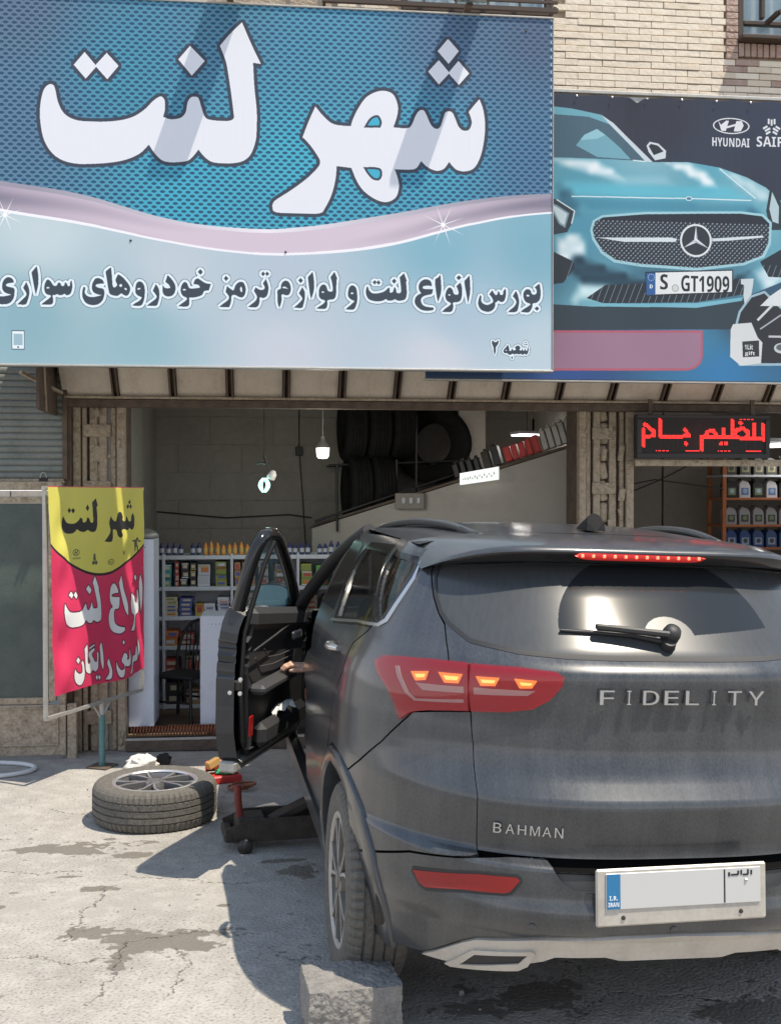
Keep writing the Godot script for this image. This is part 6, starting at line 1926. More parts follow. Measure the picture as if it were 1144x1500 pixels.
func build_car() -> void:
	make_ylines()
	var car := thing("parked_car", "dusty dark grey sport utility car with front left wheel removed", "car", CAR_AT)
	car.rotation_degrees = Vector3(1.0, 3.8, -2.0)
	M.paint = paint_material()
	M.lamp_red = plain(.30, .010, .022, .12)
	M.lamp_red.clearcoat_enabled = true
	M.lamp_red.clearcoat = .8
	M.lamp_dark = glow(.27, .006, .018, .12)
	M.lamp_dark.roughness = .3
	M.lamp_grey = plain(.50, .46, .44, .3)
	M.lamp_core = glow(1.0, .55, .14, 1.6)
	M.lamp_lit = glow(1.0, .24, .04, 1.05)
	M.chrome = plain(.55, .55, .56, .22, .9)
	M.silver = ramped(71, [Color(.36, .33, .29), Color(.46, .43, .385), Color(.54, .51, .46)], 2.0, .45, .25)
	M.recess = plain(.05, .052, .055, .6)
	var left := -1.0
	# openings
	var rwin := panel("rwin")
	var qwin := panel("qwin")
	var fwin := side_poly([Vector2(2.03, 1.33), Vector2(2.03, 1.60), Vector2(2.25, 1.60), Vector2(2.62, 1.42), Vector2(2.78, 1.33)], left)
	var holes_l := [rwin, qwin]
	var holes_r := [mirrored(rwin), mirrored(qwin), mirrored(fwin)]
	var glass := panel("glass")
	var gpoly := join(glass, rev(mirrored(glass)))
	var gtop := [Vector2(-.985, 1.600), Vector2(-.5, 1.625), Vector2(0, 1.63), Vector2(.5, 1.625), Vector2(.985, 1.600)]
	gtop.reverse()
	for q in gtop: gpoly.append(q)
	var front_gap := side_poly([Vector2(1.99, .49), Vector2(1.99, 1.63), Vector2(2.3, 1.63), Vector2(2.9, 1.30), Vector2(3.06, 1.10), Vector2(3.06, .52), Vector2(2.95, .49)], left)
	# ---- inner shell, seen only in the shut lines
	var sh := MB.new()
	var us := []
	var uu := -5.5
	while uu < 5.501:
		us.append(uu)
		uu += .05
	for j in ylines.size() - 1:
		var ya := ylines[j]
		var yb := ylines[j + 1]
		if ya < .45 or yb > 1.655: continue
		for i in us.size() - 1:
			var c := Vector2((us[i] + us[i + 1]) / 2, (ya + yb) / 2)
			var p3 := surf(c.x, c.y)
			var s := -p3.z
			var skip := false
			if absf(p3.x) > .6:
				for sw in [SW, SF]:
					if Vector2(s, c.y).distance_to(Vector2(sw, YW)) < .45: skip = true
			for hp in [rwin, qwin, holes_r[0], holes_r[1], holes_r[2], gpoly, front_gap]:
				if Geometry2D.is_point_in_polygon(c, hp): skip = true
			if absf(c.x) > 4.35 and c.y > 1.16 and c.y < 1.60: skip = true
			if skip: continue
			var ids := []
			for q in [[us[i], ya], [us[i + 1], ya], [us[i + 1], yb], [us[i], yb]]:
				var n := surf_n(q[0], q[1])
				ids.append(sh.vert(surf(q[0], q[1]) - n * .022, n, Vector2(q[0], q[1])))
			sh.quad(ids[0], ids[1], ids[2], ids[3])
	part("inner_shell", sh.mesh(), M.shell, car)
	# floor pan
	part("floor_pan", boxm(Vector3(1.40, .06, 3.5), .01, Vector3(0, .455, -2.4)), M.greasy, car)
	part("rear_axle", boxm(Vector3(1.30, .10, .12), .02, Vector3(0, .40, -.92)), M.greasy, car)
	var tank := MB.new()
	tank.tube([Vector3(-.42, .47, -.52), Vector3(.42, .47, -.52)], .085, 14)
	part("silencer", tank.mesh(), M.greasy, car)
	# ---- tailgate with rear window
	var gate := panel("gate")
	var gp := PackedVector2Array([Vector2(-.60, 1.66), Vector2(-1.02, 1.60)])
	gp = join(gp, gate)
	gp.append(Vector2(-.3, .751)); gp.append(Vector2(0, .751))
	var gfull := join(gp, rev(mirrored(gp.slice(0, gp.size() - 1))))
	var tg := part("tailgate", patch(gfull, [gpoly], .004, .022), M.paint, car)
	part("rear_window", patch(gpoly, [], .001, .006), rear_glass_material(), tg)
	part("window_seal", patch(dense_grow(gpoly, .013), [gpoly], .0055, .008), M.black_plastic, tg)
	# ---- quarter panels, bumpers, lamps, both sides
	var seam := panel("doorseam")
	for sg in [-1.0, 1.0]:
		var q := panel("quarter")
		# from the lamp side down the tailgate gap, along the bumper joint, over the arch and up the door joint
		var pts := PackedVector2Array([Vector2(-.80, 1.632), Vector2(-1.035, 1.60), Vector2(-1.033, 1.575), Vector2(-.968, 1.497), Vector2(-.912, 1.447)])
		pts = join(pts, q)
		for a in arch(SW, YW, .465, 128, 62): pts.append(Vector2(-u_side(a.x, a.y), a.y))
		for d in [[1.075, .94], [1.03, 1.05]]: pts.append(Vector2(-u_side(d[0], d[1]), d[1]))
		var sr := rev(seam)
		for d in sr: pts.append(d + Vector2(.006, 0))
		for d in [[1.085, 1.665], [.97, 1.662]]: pts.append(Vector2(-u_side(d[0], d[1]), d[1]))
		var hole := [qwin]
		if sg > 0: pts = mirrored(pts)
		var qp := part("quarter_panel", patch(pts, [qwin if sg < 0 else mirrored(qwin)], .004, .022), M.paint, car)
		part("quarter_window", patch(qwin if sg < 0 else mirrored(qwin), [], -.004, .004), M.tint, qp)
		part("window_surround", patch(dense_grow(qwin if sg < 0 else mirrored(qwin), .020), [qwin if sg < 0 else mirrored(qwin)], .0054, .006, .03), M.gloss_black, qp)
		# ---- rear door
		var dp := PackedVector2Array()
		for d in seam: dp.append(d - Vector2(.006, 0))
		for d in [[1.036, 1.05], [1.082, .94]]: dp.append(Vector2(-u_side(d[0], d[1]), d[1]))
		for a in arch(SW, YW, .470, 58, 12): dp.append(Vector2(-u_side(a.x, a.y), a.y))
		for d in [[1.42, .50], [1.98, .50], [1.98, .9], [1.98, 1.30], [1.98, 1.645], [1.5, 1.655], [1.09, 1.660]]: dp.append(Vector2(-u_side(d[0], d[1]), d[1]))
		if sg > 0: dp = mirrored(dp)
		var rw := rwin if sg < 0 else mirrored(rwin)
		var door := part("rear_door", patch(dp, [rw], .004, .022), M.paint, car)
		part("window_pane", patch(rw, [], -.005, .004), M.tint, door)
		part("window_surround", patch(dense_grow(rw, .030), [rw], .0058, .006, .03), M.gloss_black, door)
		part("pillar_cover", patch(side_poly([Vector2(1.585, 1.325), Vector2(1.70, 1.60), Vector2(1.975, 1.632), Vector2(1.975, 1.318)], sg), [], .0062, .006), M.gloss_black, door)
		# bright waist strip that kicks up behind the quarter window
		var tp := panel("trim")
		part("waist_trim", patch(tp if sg < 0 else mirrored(tp), [], .009, .012, .03), M.chrome, door)
		# door handle
		var hb := MB.new()
		var hp := []
		for k in 9:
			var t := k / 8.0
			var s := 1.06 + .19 * t
			hp.append(Vector3(sg * (table(HALF_WIDTH, 1.235) + .012 + .026 * sin(PI * t)), 1.240 - .008 * t, -s))
		hb.tube(hp, [.011, .013, .015, .016, .016, .016, .015, .013, .011], 10)
		part("handle", hb.mesh(), M.chrome, door)
		var cup := MB.new()
		cup.blob(Vector3(sg * (table(HALF_WIDTH, 1.23) - .004), 1.228, -1.16), Vector3(.012, .032, .06), noise(1, .1), 0.0)
		part("handle_cup", cup.mesh(), M.black_plastic, door)
		# ---- upper bumper corner
		var bu := panel("bump_up")
		part("bumper_corner", patch(bu if sg < 0 else mirrored(bu), [], .004, .022), M.paint, car)
		# ---- arch flare with a returned lip
		var fb := MB.new()
		var rows := []
		for rr in [[.395, -.085], [.397, .006], [.402, .014], [.452, .016], [.458, .010], [.460, -.006]]:
			var row := []
			for a in arch(SW, YW, rr[0], 193, -11, 56):
				var u := u_side(a.x, a.y)
				var n := surf_n(sg * u, a.y)
				var p := surf(sg * u, a.y)
				row.append(p + Vector3(sg, 0, 0) * rr[1] * (1.0 if rr[1] < 0 else 0.0) + n * maxf(rr[1], 0.0))
			rows.append(row)
		fb.grid(rows, -sg)
		part("arch_flare", fb.mesh(), M.paint, car)
		# wheel well
		var wb := MB.new()
		rows = []
		for xx in [.86, .60]:
			var row := []
			for a in arch(SW, YW, .44, 184, -6, 30): row.append(Vector3(sg * xx, a.y, -a.x))
			rows.append(row)
		wb.grid(rows, sg)
		part("wheel_liner", wb.mesh(), M.greasy, car)
		# ---- tail lamps
		var lo := panel("lamp_out")
		var li := widened(panel("lamp_in"), sg)
		var sets := [[lo, ["lit1", "lit2"], ["bar1", "bar2"]], [li, ["lit3", "lit4"], ["bar3"]]]
		for st in sets:
			var shape: PackedVector2Array = st[0] if sg < 0 else mirrored(st[0])
			var lamp := part("tail_lamp", patch(shape, [], .0045, .012, .03), M.lamp_dark, car)
			for k in st[1]:
				var z := panel(k) if st[1][0] == "lit1" else widened(panel(k), sg)
				if sg > 0: z = mirrored(z)
				part("lamp_frame", patch(dense_grow(z, .006), [], .0075, .004, .02), M.lamp_red, lamp)
				part("lamp_segment", patch(z, [], .0095, .004, .02), M.lamp_lit, lamp)
				var core := Geometry2D.offset_polygon(z, -.009)
				if core.size() == 1: part("lamp_core", patch(core[0], [], .0105, .003, .02), M.lamp_core, lamp)
			for k in st[2]:
				var z := panel(k) if st[1][0] == "lit1" else widened(panel(k), sg)
				if sg > 0: z = mirrored(z)
				part("lamp_bar", patch(z, [], .0095, .004, .02), M.lamp_grey, lamp)
			# fine ribs moulded in the reflector
			part("lens", patch(shape, [], .017, .013, .03), M.lens, lamp)
		# ---- reflector, exhaust trim
		var rf := panel("refl")
		var rb := part("reflector_bezel", patch(dense_grow(rf, .010) if sg < 0 else mirrored(dense_grow(rf, .010)), [], .0065, .008, .03), M.black_plastic, car)
		part("reflector", patch(rf if sg < 0 else mirrored(rf), [], .0095, .004, .03), M.reflector, rb)
		var ex := panel("exh")
		var ei := panel("exhin")
		var eo := part("exhaust_trim", patch(ex if sg < 0 else mirrored(ex), [ei if sg < 0 else mirrored(ei)], .020, .06, .025), M.silver, car)
		part("exhaust_shade_patch", patch(ei if sg < 0 else mirrored(ei), [], .0145, .0, .025), M.black_plastic, eo)  # flat black patch; its colour stands in for the shade inside the outlet
		# ---- sill, front wing
		var sp := side_poly([Vector2(1.33, .36), Vector2(1.40, .495), Vector2(3.10, .495), Vector2(3.16, .36)], sg)
		part("sill", patch(sp, [], .018, .05), M.paint, car)
		var wing := []
		for a in arch(SF, YW, .455, 178, 10): wing.append(a)
		wing.append_array([Vector2(4.15, .50), Vector2(4.2, .9), Vector2(4.0, 1.03), Vector2(3.55, 1.09), Vector2(3.14, 1.13), Vector2(3.07, 1.10), Vector2(3.07, .50), Vector2(3.16, .46)])
		part("front_wing", patch(side_poly(wing, sg), [], .004, .022), M.paint, car)
	part("roof_side", patch(side_poly([Vector2(1.99, 1.630), Vector2(1.99, 1.666), Vector2(2.44, 1.655), Vector2(2.40, 1.62)], -1.0), [], .002, .05), M.paint, car)
	# right front door, shut
	var fd := side_poly([Vector2(1.99, .50), Vector2(1.99, 1.645), Vector2(2.28, 1.63), Vector2(2.85, 1.34), Vector2(3.06, 1.13), Vector2(3.06, .50)], 1.0)
	part("front_door", patch(fd, [holes_r[2]], .004, .022), M.paint, car)
	part("window_pane", patch(holes_r[2], [], -.005, .004), M.tint, car)
	# windscreen and pillars
	var ws := PackedVector2Array()
	for d in [[-4.25, 1.60], [-4.25, 1.4], [-4.25, 1.16], [-4.9, 1.14], [0, 0]]:
		if d[1] > 0.0: ws.append(Vector2(d[0], d[1]))
	var wl := PackedVector2Array([Vector2(-5.49, 1.13), Vector2(-4.35, 1.15), Vector2(-4.35, 1.60), Vector2(-5.49, 1.66)])
	part("windscreen", patch(wl, [], -.004, 0), M.tint, car)
	part("windscreen", patch(mirrored(wl), [], -.004, 0), M.tint, car)
	for sg in [-1.0, 1.0]:
		var ap := MB.new()
		var ppth := []
		for k in 9:
			var y := lerpf(1.12, 1.655, k / 8.0)
			ppth.append(surf(sg * 4.20, y) * Vector3(.99, 1, 1))
		ap.tube(ppth, .034, 8)
		part("front_pillar", ap.mesh(), M.black_plastic, car)
	# bonnet and nose
	for sg in [-1.0, 1.0]:
		var nose := side_poly([Vector2(4.17, .50), Vector2(4.22, .9), Vector2(4.02, 1.03), Vector2(3.4, 1.12)], sg)
		var np := PackedVector2Array([Vector2(sg * 4.75, .40), Vector2(sg * 4.72, .9), Vector2(sg * 4.6, 1.11), Vector2(sg * 5.498, 1.11), Vector2(sg * 5.498, .40)])
		part("nose_panel", patch(np, [], .004, 0), M.paint, car)
	# ---- roof
	var roofb := MB.new()
	var rrows := []
	for j in 29:
		var s := lerpf(.80, 2.46, j / 28.0)
		var top := 1.735 - .026 * pow(clampf((1.5 - s) / .9, 0, 1), 1.8) - .115 * pow(clampf((s - 1.3) / 1.16, 0, 1), 1.8)
		var hw := .690
		var row := []
		for i in 37:
			var t := lerpf(-1.0, 1.0, i / 36.0)
			row.append(Vector3(hw * t, lerpf(top, minf(1.662, top - .03), pow(absf(t), 3.4)), -s))
		rrows.append(row)
	roofb.grid(rrows, 1.0)
	fix_up(roofb)
	var roof := part("roof", roofb.mesh(), M.paint, car)
	# roof rails
	for sg in [-1.0, 1.0]:
		var path := []
		for d in [[.470, .78, 1.700], [.505, 1.1, 1.722], [.543, 1.45, 1.721], [.574, 1.75, 1.704], [.606, 2.0, 1.677], [.622, 2.15, 1.650]]: path.append(Vector3(sg * d[0], d[2], -d[1]))
		var sm := []
		for i in path.size() - 1:
			for k in 5: sm.append((path[i] as Vector3).cubic_interpolate(path[i + 1], path[maxi(i - 1, 0)], path[mini(i + 2, path.size() - 1)], k / 5.0))
		sm.append(path[-1])
		var rr := []
		for i in sm.size(): rr.append(.016 - .007 * pow(absf(float(i) / (sm.size() - 1) - .5) * 2.0, 4.0))
		var b := MB.new(); b.tube(sm, rr, 10)
		var rail := part("roof_rail", b.mesh(), M.chrome if false else M.rail, roof)
		# rear foot of the rail
		b = MB.new()
		b.beam(Vector3(sg * .466, 1.692, -.78), Vector3(sg * .495, 1.708, -.98), .034, .036, .010)
		part("rail_foot", b.mesh(), M.black_plastic, roof)
		b = MB.new()
		b.beam(Vector3(sg * .606, 1.660, -2.0), Vector3(sg * .622, 1.635, -2.16), .03, .04, .010)
		part("rail_foot", b.mesh(), M.black_plastic, roof)
	# shark-fin aerial
	var fin := MB.new()
	var rows := []
	for j in 9:
		var t := j / 8.0
		var row := []
		for i in 9:
			var a := PI * i / 8.0
			var hgt: float = .062 * pow(1.0 - t, .75) + .004
			row.append(Vector3(.004 - cos(a) * (.036 - .014 * t), 1.728 + hgt * pow(sin(a), .7), -.86 - .17 * t - (.035 * sin(a) * (1.0 - t))))
		rows.append(row)
	fin.grid(rows, -1.0)
	var bk := []
	fin.ftri(rows[0][0], rows[0][4], rows[0][8], Vector3.BACK)
	for i in 8: fin.ftri((rows[0][0] + rows[0][8]) / 2, rows[0][i], rows[0][i + 1], Vector3.BACK)
	part("aerial_fin", fin.mesh(), M.fin, roof)
	# ---- spoiler over the rear window, with the high brake lamp
	var st := []
	for i in 61:
		var x := lerpf(-.712, .712, i / 60.0)
		var e := absf(x) / .712
		var e6 := pow(e, 6.0)
		var se := .335 + .05 * e * e + .255 * e6
		var yt := 1.694 - .108 * e6
		var th := 1.0 - e6
		var sroof := .80 + .22 * e6
		var yroof := 1.7235 - .012 * e * e - .052 * e6
		var prof := []
		prof.append(Vector3(x, yroof - .006, -(sroof)))
		prof.append(Vector3(x, lerpf(yroof, yt, .5) + .006, -lerpf(sroof, se, .5)))
		prof.append(Vector3(x, yt + .002, -(se + .03)))
		prof.append(Vector3(x, yt - .006 * th, -(se + .004)))
		prof.append(Vector3(x, yt - .018 * th, -(se + .002)))
		prof.append(Vector3(x, yt - .050 * th, -(se + .016)))
		prof.append(Vector3(x, yt - .058 * th, -(se + .035)))
		prof.append(Vector3(x, lerpf(yt - .01, 1.640, th), -(se + .16 * th + .03)))
		st.append(prof)
	var sb := MB.new()
	var cols := []
	for j in 8:
		var row := []
		for i in 61: row.append(st[i][j])
		cols.append(row)
	sb.grid(cols.slice(0, 5), 1.0)
	var sp1 := part("spoiler", sb.mesh(), M.paint, car)
	sb = MB.new()
	sb.grid(cols.slice(4, 8), 1.0)
	part("spoiler_underside", sb.mesh(), M.gloss_black, sp1)
	var bl := MB.new()
	rows = []
	for q in [[-.016, -.0035], [-.017, .002], [-.030, .004], [-.043, .003], [-.044, -.004]]:
		var row := []
		for i in 25:
			var x := lerpf(-.232, .232, i / 24.0)
			var e := absf(x) / .690
			var se := .335 + .05 * e * e
			var endf := 1.0 - pow(absf(x) / .232, 14.0)
			row.append(Vector3(x - .028, 1.694 - .030 + (q[0] + .030) * endf, -(se + .006) + q[1]))
		rows.append(row)
	bl.grid(rows, -1.0)
	var hl := part("high_brake_lamp", bl.mesh(), M.lamp_dark_lit, sp1)
	for i in 12:
		var x := lerpf(-.205, .205, i / 11.0)
		var e := absf(x) / .690
		part("lamp_diode", boxm(Vector3(.010, .010, .004), .003), M.lamp_hot, hl, at(x - .028, 1.664, -(.335 + .05 * e * e + .001)))
	# ---- lower bumper with plate recess, skid plate
	var blow := panel("bump_low")
	var rec := panel("recess")
	var hp2 := PackedVector2Array([Vector2(0, .663)])
	hp2 = join(hp2, rev(rec))
	var lowp := join(hp2, PackedVector2Array([Vector2(-.55, .741)]))
	lowp = join(lowp, blow)
	lowp.append(Vector2(0, .541))
	var full := join(lowp.slice(0, lowp.size()), rev(mirrored(lowp.slice(1, lowp.size() - 1))))
	var bump := part("rear_bumper", patch(full, [], .004, .022), M.paint, car)
	var rc := PackedVector2Array([Vector2(-.445, .733), Vector2(-.42, .64), Vector2(.42, .64), Vector2(.445, .733)])
	part("plate_recess", patch(rc, [], -.014, 0), M.recess, bump)
	var sk := panel("skid")
	var skl := panel("skidlow")
	var skh := join(sk, PackedVector2Array([Vector2(0, .536)]))
	var skb := join(PackedVector2Array([Vector2(0, .442)]), skl)
	var skfull := join(rev(skb), PackedVector2Array())
	var halfp := join(skh, skb)
	skfull = join(sk, PackedVector2Array([Vector2(0, .536)]))
	skfull = join(skfull, rev(mirrored(sk)))
	skfull = join(skfull, rev(mirrored(skl)))
	skfull.append(Vector2(0, .442))
	skfull = join(skfull, skl)
	var skid := part("skid_plate", patch(skfull, [], .012, .06), M.silver, car)
	for x in [-.45, -.02, .45]:
		var b := MB.new()
		var u := u_rear(x, .555)
		var n := surf_n(u, .555)
		b.lathe([Vector2(.011, .006), Vector2(.010, .0075), Vector2(0, .008)], 16, Transform3D(Basis(Quaternion(Vector3.UP, n)), surf(u, .555)))
		part("parking_sensor", b.mesh(), M.paint, bump)
	# ---- number plate, a little crooked
	var pn := Node3D.new()
	pn.name = "number_plate"
	car.add_child(pn, true)
	pn.position = Vector3(.000, .584, .024)
	pn.rotation_degrees = Vector3(-4, 0, 1.4)
	part("plate_holder", boxm(Vector3(.550, .172, .012), .006, Vector3(0, .080, 0)), M.silver, pn)
	part("plate_face", boxm(Vector3(.50, .108, .004), .002, Vector3(.004, .100, .0085)), plain(.50, .50, .49, .4), pn)
	part("country_band", boxm(Vector3(.042, .104, .0016), 0, Vector3(-.222, .100, .0114)), plain(.02, .16, .34, .4), pn)
	text_part("country_text", "I.R.", Vector2(.026, .013), Vector3(-.236, .075, .0125), pn, plain(.7, .75, .8, .5))
	text_part("country_text", "IRAN", Vector2(.034, .013), Vector3(-.240, .056, .0125), pn, plain(.7, .75, .8, .5))
	part("plate_divider", boxm(Vector3(.004, .10, .0012), 0, Vector3(.135, .100, .0112)), M.black, pn)
	# the short word over the plate's right end
	var wb2 := MB.new()
	for q in [[.150, .135, .006, .012], [.168, .133, .024, .005], [.180, .139, .005, .012], [.190, .139, .005, .014], [.204, .132, .018, .005], [.212, .140, .005, .015], [.223, .138, .005, .014]]: wb2.box(Vector3(q[0], q[1], .0115), Vector3(q[2], q[3], .0014))
	part("plate_word", wb2.mesh(), M.black, pn)
	for q in [-.19, .19]:
		var sb3 := MB.new()
		sb3.lathe([Vector2(.007, 0), Vector2(.006, .004), Vector2(0, .005)], 10, Transform3D(Basis(Vector3.RIGHT, PI / 2), Vector3(q, .020, .006)))
		part("plate_screw", sb3.mesh(), M.dark_steel, pn)
	part("plate_screw", boxm(Vector3(.01, .01, .006), .003, Vector3(.205, .115, .012)), M.chrome, pn)
	# ---- lettering on the tailgate
	text_part("badge_letters", "FIDELITY", Vector2(.545, .044), Vector3(-.252, 1.222, -.089), car, M.chrome, .010, false, [.9, .5, 1.0, .9, .85, .5, .9, 1.0])
	var bah := Node3D.new()
	bah.name = "badge"
	car.add_child(bah, true)
	bah.position = Vector3(-.560, .820, -.128)
	bah.rotation.y = -.345
	text_part("badge_letters", "BAHMAN", Vector2(.215, .030), Vector3(0, 0, .006), bah, M.chrome, .006, false, [.9, 1.0, .95, 1.1, 1.0, .95], .027)
	# ---- rear wiper
	var wp := MB.new()
	var pv0 := surf(u_rear(.02, 1.412), 1.412) + Vector3(0, .02, .03)
	wp.lathe([Vector2(.028, -.03), Vector2(.030, .0), Vector2(.026, .018), Vector2(.010, .026), Vector2(0, .026)], 20, Transform3D(Basis(Vector3.RIGHT, .75), pv0))
	wp.lathe([Vector2(.024, -.03), Vector2(.024, .0), Vector2(.020, .012), Vector2(0, .014)], 20, Transform3D(Basis(Vector3.RIGHT, .75), pv0 + Vector3(-.012, -.032, .006)))
	var arm0 := pv0 + Vector3(0, .0, .018)
	wp.beam(arm0 + Vector3(-.01, -.002, 0), surf(u_rear(-.23, 1.428), 1.428) + Vector3(0, .020, .030), .020, .022, .006)
	var wiper := part("rear_wiper", wp.mesh(), M.black_plastic, car)
	var wbld := MB.new()
	var w0 := surf(u_rear(-.335, 1.424), 1.424) + Vector3(0, .006, .008)
	var w1 := surf(u_rear(-.10, 1.415), 1.415) + Vector3(0, .006, .010)
	var w2 := surf(u_rear(.01, 1.395), 1.395) + Vector3(0, .006, .012)
	wbld.tube([w0, (w0 + w1) / 2, w1, w2], [.005, .008, .011, .011], 8)
	part("wiper_blade", wbld.mesh(), M.black, wiper)
	# ---- seats and dash, dark
	for q in [[-.38, 2.30], [.38, 2.30]]:
		var b := MB.new()
		b.box(Vector3(q[0], .66, -q[1] - .10), Vector3(.50, .16, .50), Basis(), .05)
		b.box(Vector3(q[0], 1.02, -q[1] + .20), Vector3(.48, .66, .13), Basis(Vector3.RIGHT, .22), .05)
		b.box(Vector3(q[0], 1.43, -q[1] + .29), Vector3(.25, .17, .09), Basis(Vector3.RIGHT, .15), .035)
		part("front_seat", b.mesh(), M.cloth_black, car)
	var bs := MB.new()
	bs.box(Vector3(0, .68, -1.45), Vector3(1.36, .16, .50), Basis(), .05)
	bs.box(Vector3(0, 1.00, -1.12), Vector3(1.36, .62, .14), Basis(Vector3.RIGHT, .3), .05)
	part("rear_bench", bs.mesh(), M.cloth_black, car)
	part("dashboard", boxm(Vector3(1.50, .30, .40), .08, Vector3(0, 1.00, -3.10)), M.black_plastic, car)
	var stw := MB.new()
	var ring := []
	for i in 28: ring.append(Transform3D(Basis(Vector3.RIGHT, -.45), Vector3(-.38, 1.06, -2.82)) * Vector3(cos(TAU * i / 28.0) * .185, sin(TAU * i / 28.0) * .185, 0))
	stw.tube(ring, .015, 8, true)
	part("steering_wheel", stw.mesh(), M.black_plastic, car)
	# centre pillar by the open door
	var bp := MB.new()
	for sg in [-1.0, 1.0]:
		var pth := []
		for k in 8:
			var y := lerpf(.50, 1.64, k / 7.0)
			pth.append(Vector3(sg * (table(HALF_WIDTH, y) - .05), y, -1.99))
		bp.tube(pth, .045, 8)
	part("centre_pillar", bp.mesh(), M.black_plastic, car)
	# ---- wheels (three still on the car) and a brake disc at the bare corner
	sub_wheel(car, -.825, .405, SW)
	sub_wheel(car, .825, .465, SW)
	sub_wheel(car, .825, .42, SF)
	var hub := MB.new()
	hub.lathe([Vector2(.06, -.06), Vector2(.16, -.055), Vector2(.16, -.03), Vector2(.07, -.03), Vector2(.07, .03), Vector2(0, .03)], 30, Transform3D(Basis(Vector3.BACK, PI / 2), Vector3(-.80, .40, -SF)))
	part("brake_disc", hub.mesh(), M.greasy, car)
	build_front_door(car)

# the right-hand lamp keeps its outer end and stops a little sooner towards the middle
func widened(p: PackedVector2Array, sg: float) -> PackedVector2Array:
	if sg < 0: return p
	var o := PackedVector2Array()
	for q in p: o.append(Vector2(-.728 + (q.x + .728) * .86, q.y))
	return o

func dense_grow(p: PackedVector2Array, d: float) -> PackedVector2Array:
	return Geometry2D.offset_polygon(p, d, Geometry2D.JOIN_ROUND)[0]

func text_part(called: String, text: String, size: Vector2, p: Vector3, parent: Node3D, m: Material, depth := .001, bold := true, spread := [], lwid := .052) -> void:
	var b := MB.new()
	var t := letters(text, Vector2.ZERO, size.y, size.x, bold)
	if spread.size() > 0:
		# wide-set capitals: each letter its own piece
		var n := text.length()
		for i in n:
			var lw: float = lwid * (spread[i] as float)
			if text[i] == "I": lw = size.y * .30
			var lt := letters(text[i], Vector2.ZERO, size.y, lw, bold)
			var mb := MB.new()
			extrude_tris(mb, lt, depth)
			var x := size.x * (i + .0) / (n - .25) + (.018 if text[i] == "I" else 0.0)
			part(called, mb.mesh(), m, parent, at(p.x + x, p.y, p.z))
		return
	extrude_tris(b, t, depth)
	part(called, b.mesh(), m, parent, at(p.x, p.y, p.z))

func extrude_tris(b: MB, t: PackedVector2Array, depth: float) -> void:
	var edges := {}
	for i in range(0, t.size(), 3):
		var q := [t[i], t[i + 1], t[i + 2]]
		b.ftri(Vector3(q[0].x, q[0].y, depth), Vector3(q[1].x, q[1].y, depth), Vector3(q[2].x, q[2].y, depth), Vector3.BACK)
		for k in 3:
			var a: Vector2 = q[k]
			var c: Vector2 = q[(k + 1) % 3]
			var ka := Vector2i(roundi(a.x * 1e6), roundi(a.y * 1e6))
			var kc := Vector2i(roundi(c.x * 1e6), roundi(c.y * 1e6))
			if edges.has([kc, ka]): edges.erase([kc, ka])
			else: edges[[ka, kc]] = [a, c, q[(k + 2) % 3]]
	for e in edges.values():
		var a: Vector2 = e[0]
		var c: Vector2 = e[1]
		var o2 := (c - a).orthogonal()
		if o2.dot(e[2] - a) > 0: o2 = -o2
		b.fquad(Vector3(a.x, a.y, depth), Vector3(c.x, c.y, depth), Vector3(c.x, c.y, 0), Vector3(a.x, a.y, 0), Vector3(o2.x, o2.y, 0))

# ---------------------------------------------------------------- front left door, standing open
func door_w(y: float) -> float:
	if y < 1.25: return table(HALF_WIDTH, y)
	return lerpf(table(HALF_WIDTH, 1.25), table(HALF_WIDTH, y), .55)

